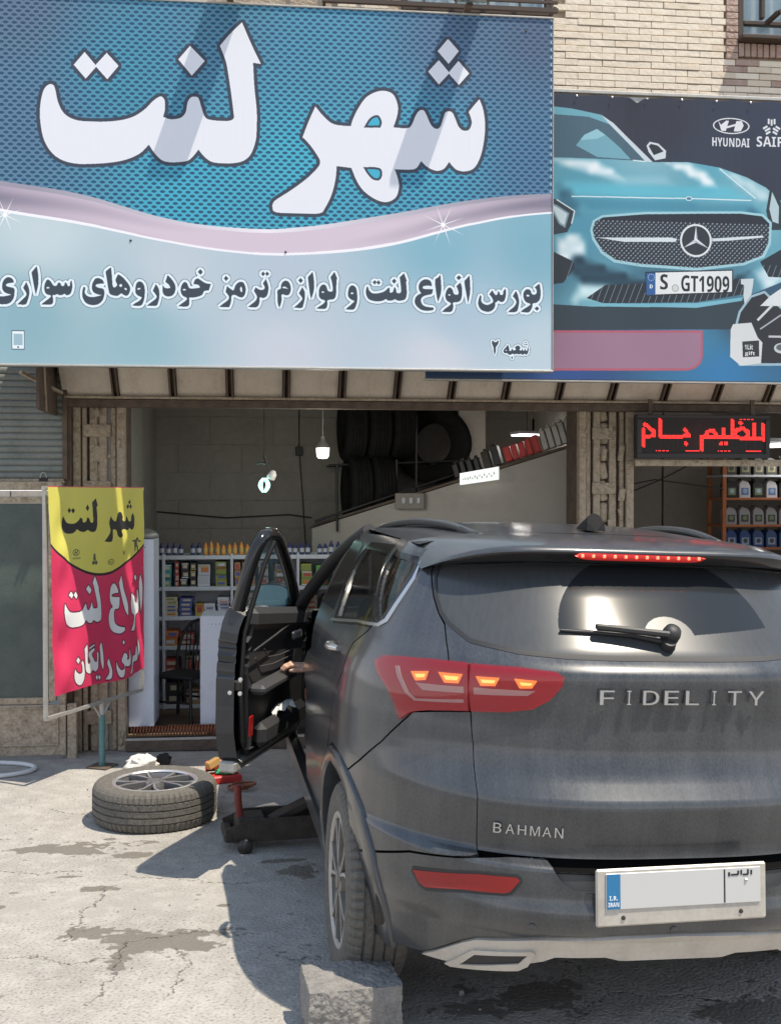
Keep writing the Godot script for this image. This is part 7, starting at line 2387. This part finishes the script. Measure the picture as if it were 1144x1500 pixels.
func build_front_door(car: Node3D) -> void:
	var hinge := Vector3(-.90, 0, -3.05)
	var d := Node3D.new()
	d.name = "open_front_door"
	car.add_child(d, true)
	d.transform = Transform3D(Basis(), hinge) * Transform3D(Basis(Vector3.UP, deg_to_rad(DOOR_ANGLE)), Vector3.ZERO) * Transform3D(Basis(), -hinge)
	var outer := side_poly([Vector2(2.02, .56), Vector2(1.99, .68), Vector2(1.985, .9), Vector2(1.99, 1.16), Vector2(2.01, 1.27), Vector2(3.02, 1.185), Vector2(3.05, 1.10), Vector2(3.05, .60), Vector2(2.98, .50), Vector2(2.10, .51)], -1.0)
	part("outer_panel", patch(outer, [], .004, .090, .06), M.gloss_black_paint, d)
	# step of the door edge with its rubber
	var seal := MB.new()
	var sp := []
	for q in [[2.9, .60], [2.4, .555], [2.14, .56], [2.07, .64], [2.045, .9], [2.05, 1.15], [2.06, 1.27], [2.08, 1.48], [2.12, 1.585]]: sp.append(Vector3(-(door_w(q[1]) - .095), q[1], -q[0]))
	seal.tube(sp, .013, 8)
	part("door_seal", seal.mesh(), M.black, d)
	# inner trim
	var trim := side_poly([Vector2(2.10, .58), Vector2(2.08, .95), Vector2(2.10, 1.26), Vector2(2.98, 1.18), Vector2(3.0, .62), Vector2(2.9, .56)], -1.0)
	var tr := part("inner_trim", patch(trim, [], -.098, .02, .06), M.door_trim, d)
	part("sunlit_lower_edge", boxm(Vector3(.085, .055, .96), .01, Vector3(-.90, .515, -2.50)), M.galv, d)  # pale box on the dark door, standing in for sunlight on its lower edge
	var top := MB.new()
	top.beam(Vector3(-0.835, 1.215, -2.08), Vector3(-0.835, 1.125, -3.0), .07, .11, .03)
	part("upper_pad", top.mesh(), M.door_trim, tr)
	var arm := MB.new()
	arm.beam(Vector3(-0.805, .870, -2.12), Vector3(-0.805, .878, -2.78), .085, .05, .018)
	part("armrest", arm.mesh(), M.armrest, tr)
	var line := MB.new()
	line.tube([Vector3(-0.815, 1.06, -2.10), Vector3(-0.810, 1.10, -2.4), Vector3(-0.810, 1.17, -2.9)], .005, 6)
	line.tube([Vector3(-0.820, 1.02, -2.14), Vector3(-0.820, .97, -2.20), Vector3(-0.820, .955, -2.40), Vector3(-0.820, .955, -2.7)], .004, 6)
	line.tube([Vector3(-0.820, 1.05, -2.26), Vector3(-0.820, 1.0, -2.32), Vector3(-0.820, .985, -2.5), Vector3(-0.820, .985, -2.75)], .004, 6)
	part("trim_line", line.mesh(), M.armrest, tr)
	var pk := MB.new()
	pk.box(Vector3(-0.805, .64, -2.52), Vector3(.07, .12, .70), Basis(), .03)
	part("map_pocket", pk.mesh(), M.door_trim, tr)
	part("door_reflector", boxm(Vector3(.010, .10, .05), .004, Vector3(-0.820, .70, -2.105)), M.reflector, tr)
	part("inner_handle", boxm(Vector3(.02, .045, .14), .01, Vector3(-0.810, 1.06, -2.75)), M.alloy, tr)
	var la := MB.new()
	la.box(Vector3(-.86, .905, -2.015), Vector3(.045, .05, .03), Basis(), .008)
	part("latch", la.mesh(), M.dark_steel, d)
	for q in [[-.835, .94], [-.885, .875], [-.835, .875]]:
		var b := MB.new()
		b.lathe([Vector2(.011, 0), Vector2(.010, .006), Vector2(0, .007)], 10, Transform3D(Basis(Vector3.RIGHT, PI / 2), Vector3(q[0], q[1], -1.988)))
		part("latch_screw", b.mesh(), M.alloy, d)
	# window frame and glass
	var fr := MB.new()
	var fp := []
	for q in [[2.02, 1.26], [2.02, 1.40], [2.035, 1.53], [2.075, 1.597], [2.16, 1.614], [2.28, 1.597], [2.48, 1.50], [2.68, 1.385], [2.86, 1.265], [2.95, 1.20]]: fp.append(Vector3(-(door_w(q[1]) - .045), q[1], -q[0]))
	var sm := []
	for i in fp.size() - 1:
		for k in 4: sm.append((fp[i] as Vector3).cubic_interpolate(fp[i + 1], fp[maxi(i - 1, 0)], fp[mini(i + 2, fp.size() - 1)], k / 4.0))
	sm.append(fp[-1])
	fr.tube(sm, .033, 10)
	part("window_frame", fr.mesh(), M.gloss_black, d)
	var gl := MB.new()
	var rows := []
	for y in [1.20, 1.27, 1.36, 1.43, 1.50, 1.57, 1.602]:
		var row := []
		var smax: float = 2.95 - (y - 1.20) * 1.78
		for k in 7: row.append(Vector3(-(door_w(y) - .045), y, -lerpf(2.03, maxf(smax, 2.06), k / 6.0)))
		rows.append(row)
	gl.grid(rows, -1.0)
	part("window_pane", gl.mesh(), M.door_glass, d)
	# door mirror on the outside, seen through the glass
	var mi := MB.new()
	mi.blob(Vector3(-.995, 1.235, -2.94), Vector3(.105, .082, .080), noise(2, .1), 0.0, 24, 16)
	var mir := part("door_mirror", mi.mesh(), M.gloss_black, d)
	var mg := MB.new()
	var ov := PackedVector2Array()
	for i in 28:
		var a := TAU * i / 28.0
		ov.append(Vector2(.088 * signf(cos(a)) * pow(absf(cos(a)), .55), .064 * signf(sin(a)) * pow(absf(sin(a)), .6)))
	mg.prism(ov, .006, Transform3D(Basis(Vector3.UP, .10), Vector3(-.995, 1.237, -2.866)))
	part("mirror_glass", mg.mesh(), M.mirror, mir)
	var ms := MB.new()
	ms.beam(Vector3(-.88, 1.20, -2.94), Vector3(-.95, 1.205, -2.94), .05, .04, .012)
	part("mirror_stalk", ms.mesh(), M.black_plastic, mir)

# ---------------------------------------------------------------- ground and what lies on it
func ground_y(z: float) -> float:
	# the forecourt falls gently towards the shop
	if z < -6.6: return 0.0
	if z < -4.2: return .09 * smoothstep(-6.6, -4.2, z)
	return .09 + .05 * clampf((z + 4.2) / 4.2, 0, 1)

func pavement_material() -> StandardMaterial3D:
	var n := 1536
	var big := nbytes(401, .006, n, n, 5)
	var mid := nbytes(402, .03, n, n, 4)
	var fin := nbytes(403, .22, n, n, 3)
	var warp := noise(404, 3.0, 4)
	var x0 := -3.1
	var z0 := -8.6
	var sc := 6.4
	var k := n / sc
	# damp marks: centre x, z, half sizes
	var marks := [[-1.07, -6.09, .30, .10], [-.98, -6.02, .12, .05], [-.69, -5.87, .085, .075], [-.77, -5.33, .085, .05], [-.75, -4.74, .10, .075], [-.46, -4.58, .20, .13], [-.30, -4.66, .16, .05], [-.58, -4.40, .05, .14], [.15, -5.51, .10, .10], [.05, -5.70, .12, .03], [-.85, -6.25, .05, .03], [-1.2, -5.1, .03, .02], [-.2, -5.0, .03, .02], [.9, -3.9, .25, .12], [1.7, -3.7, .3, .15], [-.95, -5.55, .05, .02]]
	var wet := PackedFloat32Array()
	wet.resize(n * n)
	for m in marks:
		var a := Vector2i(maxi(0, int((m[0] - m[2] * 1.8 - x0) * k)), maxi(0, int((m[1] - m[3] * 1.8 - z0) * k)))
		var b := Vector2i(mini(n - 1, int((m[0] + m[2] * 1.8 - x0) * k)), mini(n - 1, int((m[1] + m[3] * 1.8 - z0) * k)))
		for j in range(a.y, b.y):
			for i in range(a.x, b.x):
				var wx := x0 + i / k
				var wz := z0 + j / k
				var d := Vector2((wx - m[0]) / m[2], (wz - m[1]) / m[3]).length()
				d += 1.1 * warp.get_noise_2d(wx, wz * 1.3)  + .5 * warp.get_noise_2d(wx * 5.0 + 9.0, wz * 5.0)
				if d < 1.0: wet[j * n + i] = maxf(wet[j * n + i], clampf((1.0 - d) * 12.0, 0, 1))
	# drips of oil
	var rd := RandomNumberGenerator.new()
	rd.seed = 52
	for q in 90:
		var cx := rd.randf_range(-1.6, 2.2)
		var cz := rd.randf_range(-7.6, -3.4)
		var rr := rd.randf_range(.004, .016) * (2.0 if rd.randf() < .1 else 1.0)
		for j in range(maxi(0, int((cz - rr - z0) * k)), mini(n - 1, int((cz + rr - z0) * k) + 1)):
			for i in range(maxi(0, int((cx - rr - x0) * k)), mini(n - 1, int((cx + rr - x0) * k) + 1)):
				var dd := Vector2(x0 + i / k - cx, z0 + j / k - cz).length() / rr
				if dd + .5 * warp.get_noise_2d(i * .12, j * .12) < 1.0: wet[j * n + i] = maxf(wet[j * n + i], .75)
	# cracks
	var cracks := [[-.63, -4.03, -.60, -4.25, -.566, -4.45, -.573, -4.62, -.453, -4.64, -.235, -4.69, -.05, -4.62], [-.83, -4.65, -.80, -4.85, -.797, -5.01, -.74, -5.2, -.77, -5.34], [-.70, -5.53, -.45, -5.45, -.20, -5.34, .0, -5.36], [.016, -4.45, .10, -4.33, .144, -4.25, .12, -4.10], [.10, -4.33, .22, -4.36], [-.566, -4.45, -.75, -4.38, -.95, -4.5, -1.2, -4.42], [-1.5, -5.8, -1.1, -5.62, -.9, -5.66], [-.35, -4.1, -.30, -4.35, -.38, -4.5], [-1.3, -6.9, -1.0, -6.7, -.4, -6.75, .1, -6.6], [.9, -3.6, 1.2, -3.9, 1.7, -3.8, 2.1, -4.1], [1.2, -3.9, 1.1, -4.4], [-2.2, -6.2, -1.7, -6.4, -1.4, -6.3]]
	var crack := PackedByteArray()
	crack.resize(n * n)
	for c in cracks:
		for s in range(0, c.size() - 2, 2):
			var a := Vector2(c[s], c[s + 1])
			var b := Vector2(c[s + 2], c[s + 3])
			var m := int(a.distance_to(b) * k * 1.6)
			for q in m:
				var p := a.lerp(b, float(q) / m)
				p += Vector2(warp.get_noise_2d(p.x * 3.0, p.y * 3.0), warp.get_noise_2d(p.x * 3.0 + 50.0, p.y * 3.0)) * .05 + Vector2(warp.get_noise_2d(p.x * 14.0, p.y * 14.0), warp.get_noise_2d(p.x * 14.0 + 50.0, p.y * 14.0)) * .012
				var i := int((p.x - x0) * k)
				var j := int((p.y - z0) * k)
				var wd := 1 if warp.get_noise_2d(p.x * 8.0, p.y * 8.0) > .28 else 0
				for dj in range(-wd, wd + 1):
					for di in range(0, wd + 1):
						if i + di >= 0 and i + di < n and j + dj >= 0 and j + dj < n: crack[(j + dj) * n + i + di] = 1
	var col := PackedByteArray()
	col.resize(n * n * 3)
	var hgt := PackedByteArray()
	hgt.resize(n * n)
	var rgh := PackedByteArray()
	rgh.resize(n * n)
	var lut := []
	for v in 256:
		var t := v / 255.0
		lut.append(Color(.235, .22, .20).lerp(Color(.43, .408, .375), t))
	for i in n * n:
		var t := clampf(.50 + (big[i] / 255.0 - .5) * .55 + (mid[i] / 255.0 - .5) * .30 + (fin[i] / 255.0 - .5) * .50, 0, 1)
		var c: Color = lut[int(t * 255)]
		var hh := .5 + (mid[i] / 255.0 - .5) * .5 + (fin[i] / 255.0 - .5) * .45
		# pale worn scabs and dark pits, each with its own edge
		if mid[i] > 160: c = c.lerp(Color(.45, .43, .40), clampf((mid[i] - 160) / 40.0, 0, .18))
		if fin[i] < 62: c = c * .62; 
		var w := wet[i]
		if w > 0.0: c = c.lerp(Color(.15, .135, .115), w * .9)
		if crack[i]:
			c = c * .45
			hh -= .5
		var s := c.linear_to_srgb()
		col[i * 3] = int(s.r * 255); col[i * 3 + 1] = int(s.g * 255); col[i * 3 + 2] = int(s.b * 255)
		hgt[i] = int(clampf(hh, 0, 1) * 255)
		rgh[i] = int((.93 - .25 * w) * 255)
	var m := StandardMaterial3D.new()
	var im := Image.create_from_data(n, n, false, Image.FORMAT_RGB8, col)
	im.generate_mipmaps()
	m.albedo_texture = ImageTexture.create_from_image(im)
	var hm := Image.create_from_data(n, n, false, Image.FORMAT_L8, hgt)
	hm.convert(Image.FORMAT_RGBA8)
	hm.bump_map_to_normal_map(3.0)
	m.normal_enabled = true
	m.normal_texture = ImageTexture.create_from_image(hm)
	m.normal_scale = .9
	m.roughness_texture = ImageTexture.create_from_image(Image.create_from_data(n, n, false, Image.FORMAT_L8, rgh))
	m.roughness = 1.0
	return m

func build_ground() -> void:
	var far := ramped(410, [Color(.16, .15, .14), Color(.27, .26, .24), Color(.33, .315, .295)], .35, .95)
	var b := MB.new()
	var rows := []
	for z in [-220.0, -60.0, -20.0, -10.0, -8.0, -6.6, -6.0, -5.4, -4.8, -4.2, -3.0, -1.5, 0.0, 3.0, 10.0, 40.0, 220.0]:
		var row := []
		for x in [-220.0, -60.0, -20.0, -8.0, -3.0, 0.0, 3.0, 8.0, 20.0, 60.0, 220.0]: row.append(Vector3(x, ground_y(z) - .012, z))
		rows.append(row)
	b.grid(rows, 1.0)
	fix_up(b)
	struct("ground", b.mesh(), far)
	# worn concrete forecourt, one sheet with slight relief
	b = MB.new()
	rows = []
	var uvs := []
	var nz := noise(411, .9, 3)
	for j in 97:
		var row := []
		var ur := []
		for i in 97:
			var x := -3.1 + 6.4 * i / 96.0
			var z := -8.6 + 6.4 * j / 96.0
			row.append(Vector3(x, ground_y(z) + .008 * nz.get_noise_2d(x, z) - .002, z))
			ur.append(Vector2(i / 96.0, j / 96.0))
		rows.append(row); uvs.append(ur)
	b.grid(rows, 1.0, false, uvs)
	fix_up(b)
	struct("pavement", b.mesh(), pavement_material())
	# grit and stone chips lying loose
	var chip := MB.new()
	var r := RandomNumberGenerator.new()
	r.seed = 9
	for i in 300:
		var x := r.randf_range(-1.9, 2.2)
		var z := r.randf_range(-7.9, -3.4)
		var s := r.randf_range(.002, .0055) * (2.2 if r.randf() < .04 else 1.0)
		chip.box(Vector3(x, ground_y(z) + s * .4, z), Vector3(s * r.randf_range(.8, 1.8), s, s * r.randf_range(.8, 1.6)), Basis(Vector3(r.randf(), r.randf(), r.randf()).normalized(), r.randf() * 3.0))
	var o := part("gravel", chip.mesh(), M.chip, self)
	tag(o, "loose stone chips scattered over the worn concrete", "gravel")
	o.set_meta("kind", "stuff")

func fix_up(b: MB) -> void:
	for i in b.n.size():
		if b.n[i].y < 0.0: b.n[i] = -b.n[i]
	var old := b.ix.duplicate()
	b.ix.clear()
	for i in range(0, old.size(), 3): b.tri(old[i], old[i + 1], old[i + 2])

func build_yard() -> void:
	# ---- the wheel taken off the car
	var w := thing("loose_wheel", "alloy car wheel with dusty tyre lying flat on the concrete", "wheel", Vector3(-.655, ground_y(-6.64) + .1165, -6.64), .55)
	wheel_parts(w, Transform3D(Basis(Vector3.RIGHT, .012), Vector3.ZERO), .355, M.rubber_dusty, M.alloy, M.alloy_grey)
	# ---- stone chock behind the rear wheel
	var b := MB.new()
	var rows := []
	var nz := noise(21, 2.4, 4)
	var seg := 28
	# rounded block: cube-sphere blend
	for f in 6:
		rows = []
		for j in seg + 1:
			var row := []
			for i in seg + 1:
				var a := -1.0 + 2.0 * i / seg
				var c := -1.0 + 2.0 * j / seg
				var d: Vector3 = [Vector3(1, a, c), Vector3(-1, c, a), Vector3(c, 1, a), Vector3(a, -1, c), Vector3(a, c, 1), Vector3(c, a, -1)][f]
				var q := d * .86 + d.normalized() * 1.2 * .14
				var p := q * Vector3(.158, .090, .120)
				p += d.normalized() * .011 * nz.get_noise_3dv(p * 4.0) + d.normalized() * .006 * nz.get_noise_3dv(p * 22.0)
				row.append(p)
			rows.append(row)
		b.grid(rows, 1.0)
	# face everything outward
	for i in b.n.size():
		if b.n[i].dot(b.v[i]) < 0.0: b.n[i] = -b.n[i]
	var old := b.ix.duplicate(); b.ix.clear()
	for i in range(0, old.size(), 3): b.tri(old[i], old[i + 1], old[i + 2])
	solo("stone_chock", b.mesh(), M.chock, "rough grey stone block wedged behind the rear car wheel", "stone", Transform3D(Basis(Vector3.UP, .08), Vector3(.272, ground_y(-3.75) + .090, -3.74)))
	# ---- trolley jack under the bare corner
	var j := thing("trolley_jack", "greasy black trolley jack with red post under the car", "jack", Vector3(.10, ground_y(-6.05), -6.05), .12)
	for s in [-1.0, 1.0]:
		b = MB.new()
		b.prism(PackedVector2Array([Vector2(-.30, .05), Vector2(.42, .05), Vector2(.42, .11), Vector2(.20, .17), Vector2(-.22, .17), Vector2(-.34, .12)]), .012, at(0, 0, s * .11 - .006))
		part("side_plate", b.mesh(), M.greasy, j)
	for q in [[-.24, .10], [.34, .10], [-.24, -.10], [.34, -.10]]:
		b = MB.new()
		b.lathe([Vector2(0, -.016), Vector2(.036, -.016), Vector2(.040, -.010), Vector2(.040, .010), Vector2(.036, .016), Vector2(0, .016)], 20, Transform3D(Basis(Vector3.RIGHT, PI / 2), Vector3(q[0], .040, q[1] * 1.5)))
		part("castor", b.mesh(), M.dark_steel, j)
	b = MB.new()
	b.beam(Vector3(-.10, .12, 0), Vector3(.30, .30, 0), .09, .05, .01)
	part("lift_arm", b.mesh(), M.greasy, j)
	b = MB.new()
	b.lathe([Vector2(.05, .29), Vector2(.06, .30), Vector2(.06, .325), Vector2(.03, .327), Vector2(0, .325)], 20, at(.31, 0, 0))
	part("saddle", b.mesh(), M.dark_steel, j)
	part("pump_block", boxm(Vector3(.16, .10, .15), .015, Vector3(-.20, .12, 0)), M.greasy, j)
	b = MB.new()
	b.tube([Vector3(-.25, .13, .03), Vector3(-.265, .24, .04), Vector3(-.27, .34, .05)], .020, 10)
	part("handle_socket", b.mesh(), M.jack_red, j)
	part("cross_bar", boxm(Vector3(.05, .05, .24), .01, Vector3(-.32, .08, 0)), M.greasy, j)
	# ---- white rock by the sill
	b = MB.new()
	b.blob(Vector3(-.86, .045, -7.80), Vector3(.105, .06, .075), noise(31, .12, 4), .55, 26, 18, .0)
	solo("white_rock", b.mesh(), M.chalk_rock, "lumpy white rock on the ground behind the loose wheel", "rock")
	b = MB.new()
	b.blob(Vector3(-.72, .035, -7.93), Vector3(.05, .045, .04), noise(33, .12, 4), .5, 18, 12, .0)
	solo("dark_rag", b.mesh(), M.cloth_black, "small black rag bunched beside the white rock", "rag")
	# ---- tool tray with bits in it
	var t := thing("tool_case", "small red tool case lying open near the car door", "tool case", Vector3(-.29, ground_y(-7.45), -7.45), .35)
	part("tray", boxm(Vector3(.20, .050, .15), .008, Vector3(0, .025, 0)), M.red, t)
	part("lid", boxm(Vector3(.22, .07, .015), .006, Vector3(.01, .088, -.085)), M.red, t)
	part("hinge", boxm(Vector3(.20, .012, .012), .003, Vector3(0, .058, -.083)), M.dark_steel, t)
	solo("orange_glove", gl_blob(Vector3(0, .03, 0), Vector3(.075, .035, .06), 41), M.orange, "crumpled orange work glove left of the red tool case", "glove", at(-.47, ground_y(-7.42), -7.42))
	solo("wooden_block", boxm(Vector3(.09, .05, .07), .006, Vector3(0, .0, 0)), plain(.42, .24, .08, .8), "yellow-brown wooden block leaning on the red tool case", "block", Transform3D(Basis(Vector3.BACK, .45) * Basis(Vector3.UP, .4), Vector3(-.36, ground_y(-7.45) + .118, -7.45)))
	solo("green_cloth", gl_blob(Vector3(0, .0, 0), Vector3(.07, .022, .045), 43), M.green, "green cloth lying in the red tool case", "cloth", at(-.28, ground_y(-7.45) + .072, -7.44))
	b = MB.new()
	var cp := []
	for i in 30: cp.append(Vector3(-.20 + .07 * cos(i * .5) + .002 * i, .012 + .001 * i, -7.22 + .06 * sin(i * .5)))
	b.tube(cp, .007, 6)
	solo("air_line", b.mesh(), M.coil, "loop of brown air line beside the tool case", "hose")

func gl_blob(c: Vector3, r: Vector3, sd: int) -> ArrayMesh:
	var b := MB.new()
	b.blob(c, r, noise(sd, .14, 4), .7, 22, 14, c.y - r.y)
	return b.mesh()

# ---------------------------------------------------------------- person, from a smooth field round the bones
func nets(b: MB, bones: Array, cell: float, k: float) -> void:
	var lo := Vector3.ONE * 1e9
	var hi := -lo
	for q in bones:
		var m: float = maxf(q[2], q[3]) + cell * 2.0 + k
		lo = lo.min(q[0] - Vector3.ONE * m).min(q[1] - Vector3.ONE * m)
		hi = hi.max(q[0] + Vector3.ONE * m).max(q[1] + Vector3.ONE * m)
	var nx := int((hi.x - lo.x) / cell) + 2
	var ny := int((hi.y - lo.y) / cell) + 2
	var nzz := int((hi.z - lo.z) / cell) + 2
	var f := PackedFloat32Array()
	f.resize(nx * ny * nzz)
	f.fill(9.0)
	for q in bones:
		var a: Vector3 = q[0]
		var c: Vector3 = q[1]
		var m: float = maxf(q[2], q[3]) + cell * 3.0 + k
		var p0 := ((a.min(c) - Vector3.ONE * m - lo) / cell).max(Vector3.ZERO)
		var p1 := (a.max(c) + Vector3.ONE * m - lo) / cell
		var ac := c - a
		var l2 := maxf(ac.length_squared(), 1e-9)
		for z in range(int(p0.z), mini(nzz, int(p1.z) + 1)):
			for y in range(int(p0.y), mini(ny, int(p1.y) + 1)):
				for x in range(int(p0.x), mini(nx, int(p1.x) + 1)):
					var p := lo + Vector3(x, y, z) * cell
					var t := clampf((p - a).dot(ac) / l2, 0, 1)
					var d: float = p.distance_to(a + ac * t) - lerpf(q[2], q[3], t)
					var i := (z * ny + y) * nx + x
					var e := f[i]
					var hh := maxf(k - absf(d - e), 0.0) / k if k > 0 else 0.0
					f[i] = minf(d, e) - hh * hh * k * .25
	var idx := {}
	for z in nzz - 1:
		for y in ny - 1:
			for x in nx - 1:
				var s := 0
				var vals := []
				for q in 8:
					var v := f[((z + (q >> 2)) * ny + y + ((q >> 1) & 1)) * nx + x + (q & 1)]
					vals.append(v)
					if v < 0: s += 1
				if s == 0 or s == 8: continue
				var acc := Vector3.ZERO
				var cnt := 0
				for e in [[0, 1], [2, 3], [4, 5], [6, 7], [0, 2], [1, 3], [4, 6], [5, 7], [0, 4], [1, 5], [2, 6], [3, 7]]:
					var va: float = vals[e[0]]
					var vb: float = vals[e[1]]
					if (va < 0) == (vb < 0): continue
					var t := va / (va - vb)
					var pa := Vector3(e[0] & 1, (e[0] >> 1) & 1, e[0] >> 2)
					var pb := Vector3(e[1] & 1, (e[1] >> 1) & 1, e[1] >> 2)
					acc += pa.lerp(pb, t)
					cnt += 1
				var nrm := Vector3(vals[1] + vals[3] + vals[5] + vals[7] - vals[0] - vals[2] - vals[4] - vals[6], vals[2] + vals[3] + vals[6] + vals[7] - vals[0] - vals[1] - vals[4] - vals[5], vals[4] + vals[5] + vals[6] + vals[7] - vals[0] - vals[1] - vals[2] - vals[3]).normalized()
				idx[(z * ny + y) * nx + x] = b.vert(lo + (Vector3(x, y, z) + acc / cnt) * cell, nrm)
	var st := [1, nx, nx * ny]
	for z in range(1, nzz - 1):
		for y in range(1, ny - 1):
			for x in range(1, nx - 1):
				var i := (z * ny + y) * nx + x
				for ax in 3:
					if (f[i] < 0) == (f[i + st[ax]] < 0): continue
					var s1: int = st[(ax + 1) % 3]
					var s2: int = st[(ax + 2) % 3]
					if idx.has(i) and idx.has(i - s1) and idx.has(i - s2) and idx.has(i - s1 - s2):
						b.quad(idx[i], idx[i - s1], idx[i - s1 - s2], idx[i - s2])

func build_person() -> void:
	var t := thing("person", "person in black clothes sitting in the car, hand on the open door", "person", CAR_AT)
	t.rotation_degrees = Vector3(1.0, 3.8, -2.0)
	var hip := Vector3(-.42, .835, -2.26)
	var chest := Vector3(-.43, 1.16, -2.19)
	var neck := Vector3(-.44, 1.345, -2.22)
	var head := Vector3(-.44, 1.475, -2.27)
	var sl := Vector3(-.60, 1.245, -2.24)
	var sr := Vector3(-.26, 1.245, -2.22)
	var el := Vector3(-.69, 1.02, -2.42)
	var wl := Vector3(-.875, .935, -2.49)
	var er := Vector3(-.22, 1.0, -2.42)
	var wr := Vector3(-.30, .98, -2.68)
	var hl := Vector3(-.50, .83, -2.30)
	var hr := Vector3(-.34, .83, -2.30)
	var kl := Vector3(-.70, .92, -2.64)
	var kr := Vector3(-.35, .87, -2.70)
	var al := Vector3(-.72, .575, -2.84)
	var ar := Vector3(-.35, .56, -2.98)
	var limbs := [[hip, chest, .135, .15], [chest, neck, .13, .055], [sl, sr, .07, .07], [sl, el, .056, .044], [el, wl, .042, .030], [sr, er, .056, .044], [er, wr, .042, .030], [hl, kl, .082, .060], [kl, al, .056, .042], [hr, kr, .082, .060], [kr, ar, .056, .042], [neck, head, .05, .06]]
	var b := MB.new()
	nets(b, limbs, .022, .03)
	# head with nose, brow, ears
	nets(b, [[head, head + Vector3(0, .035, -.005), .088, .092], [head + Vector3(0, -.06, -.045), head + Vector3(0, -.02, -.05), .045, .055], [head + Vector3(0, .0, -.095), head + Vector3(0, -.028, -.108), .010, .014], [head + Vector3(-.09, -.01, 0), head + Vector3(-.092, .02, .01), .016, .018], [head + Vector3(.09, -.01, 0), head + Vector3(.092, .02, .01), .016, .018], [head + Vector3(-.02, -.062, -.088), head + Vector3(.02, -.062, -.088), .008, .008], [head + Vector3(-.05, .03, -.075), head + Vector3(.05, .03, -.075), .016, .016]], .008, .018)
	# left hand resting on the door's armrest: palm, four fingers, thumb
	var hand := []
	var pc := Vector3(-0.936, 0.930, -2.495)
	hand.append([wl, Vector3(-0.906, 0.933, -2.493), .028, .024])
	for i in 4:
		var zz := .030 - i * .0205
		hand.append([Vector3(-0.903, 0.933, -2.493 + zz * .6), pc + Vector3(-.012, .004, zz), .014, .0125])
		var ln: float = [.82, .97, 1.0, .9][3 - i]
		var k0 := pc + Vector3(-.012, .004, zz)
		var k1 := k0 + Vector3(-.040 * ln, .006, zz * .10)
		var k2 := k1 + Vector3(-.026 * ln, -.010, zz * .06)
		var k3 := k2 + Vector3(-.016 * ln, -.014, 0)
		hand.append([k0, k1, .0105, .0095])
		hand.append([k1, k2, .0095, .0088])
		hand.append([k2, k3, .0088, .0075])
	hand.append([Vector3(-0.901, 0.926, -2.462), Vector3(-0.931, 0.920, -2.442), .014, .012])
	hand.append([Vector3(-0.931, 0.920, -2.442), Vector3(-0.966, 0.920, -2.436), .0112, .0098])
	hand.append([Vector3(-0.966, 0.920, -2.436), Vector3(-0.989, 0.916, -2.442), .0098, .0082])
	nets(b, hand, .0038, .006)
	part("body", b.mesh(), M.skin, t)
	b = MB.new()
	nets(b, [[hip, chest, .150, .165], [chest, neck + Vector3(0, -.06, 0), .145, .075], [sl, sr, .085, .085], [sl, el, .070, .058], [el, el.lerp(wl, .86), .056, .046], [sr, er, .070, .058], [er, er.lerp(wr, .9), .056, .044]], .020, .03)
	part("jacket", b.mesh(), M.cloth_black, t)
	b = MB.new()
	nets(b, [[hip, hip + Vector3(0, .06, 0), .155, .15], [hl, kl, .098, .078], [kl, al + Vector3(0, .03, 0), .074, .062], [hr, kr, .098, .078], [kr, ar, .074, .062]], .020, .03)
	part("trousers", b.mesh(), M.cloth_black, t)
	b = MB.new()
	nets(b, [[al + Vector3(.0, -.055, .02), al + Vector3(-.02, -.075, -.16), .05, .042], [al, al + Vector3(0, -.055, .02), .05, .05]], .014, .02)
	part("shoe", b.mesh(), M.black, t)
	b = MB.new()
	nets(b, [[ar, ar + Vector3(0, -.02, -.16), .05, .042]], .014, .02)
	part("shoe", b.mesh(), M.black, t)
	b = MB.new()
	b.blob(head + Vector3(0, .045, .012), Vector3(.102, .095, .108), noise(61, .3, 3), .08, 22, 16)
	part("hair", b.mesh(), M.black, t)
	# rag in the door pocket
	b = MB.new()
	var rows := []
	for i in 13:
		var row := []
		for j in 13:
			var u := i / 12.0 - .5
			var v := j / 12.0 - .5
			var x := u * .12
			var z := v * .13
			var y := .092 - 3.2 * (x * x + z * z) + .010 * sin(u * 14.0 + v * 9.0)
			row.append(Vector3(x - .02, y, z))
		rows.append(row)
	b.grid(rows, 1.0)
	var rag := solo("white_rag", b.mesh(), M.cloth_white, "white rag hanging out of the open door's pocket", "rag")
	rag.transform = t.transform * Transform3D(Basis(Vector3.BACK, .5), Vector3(-.965, .67, -2.47))
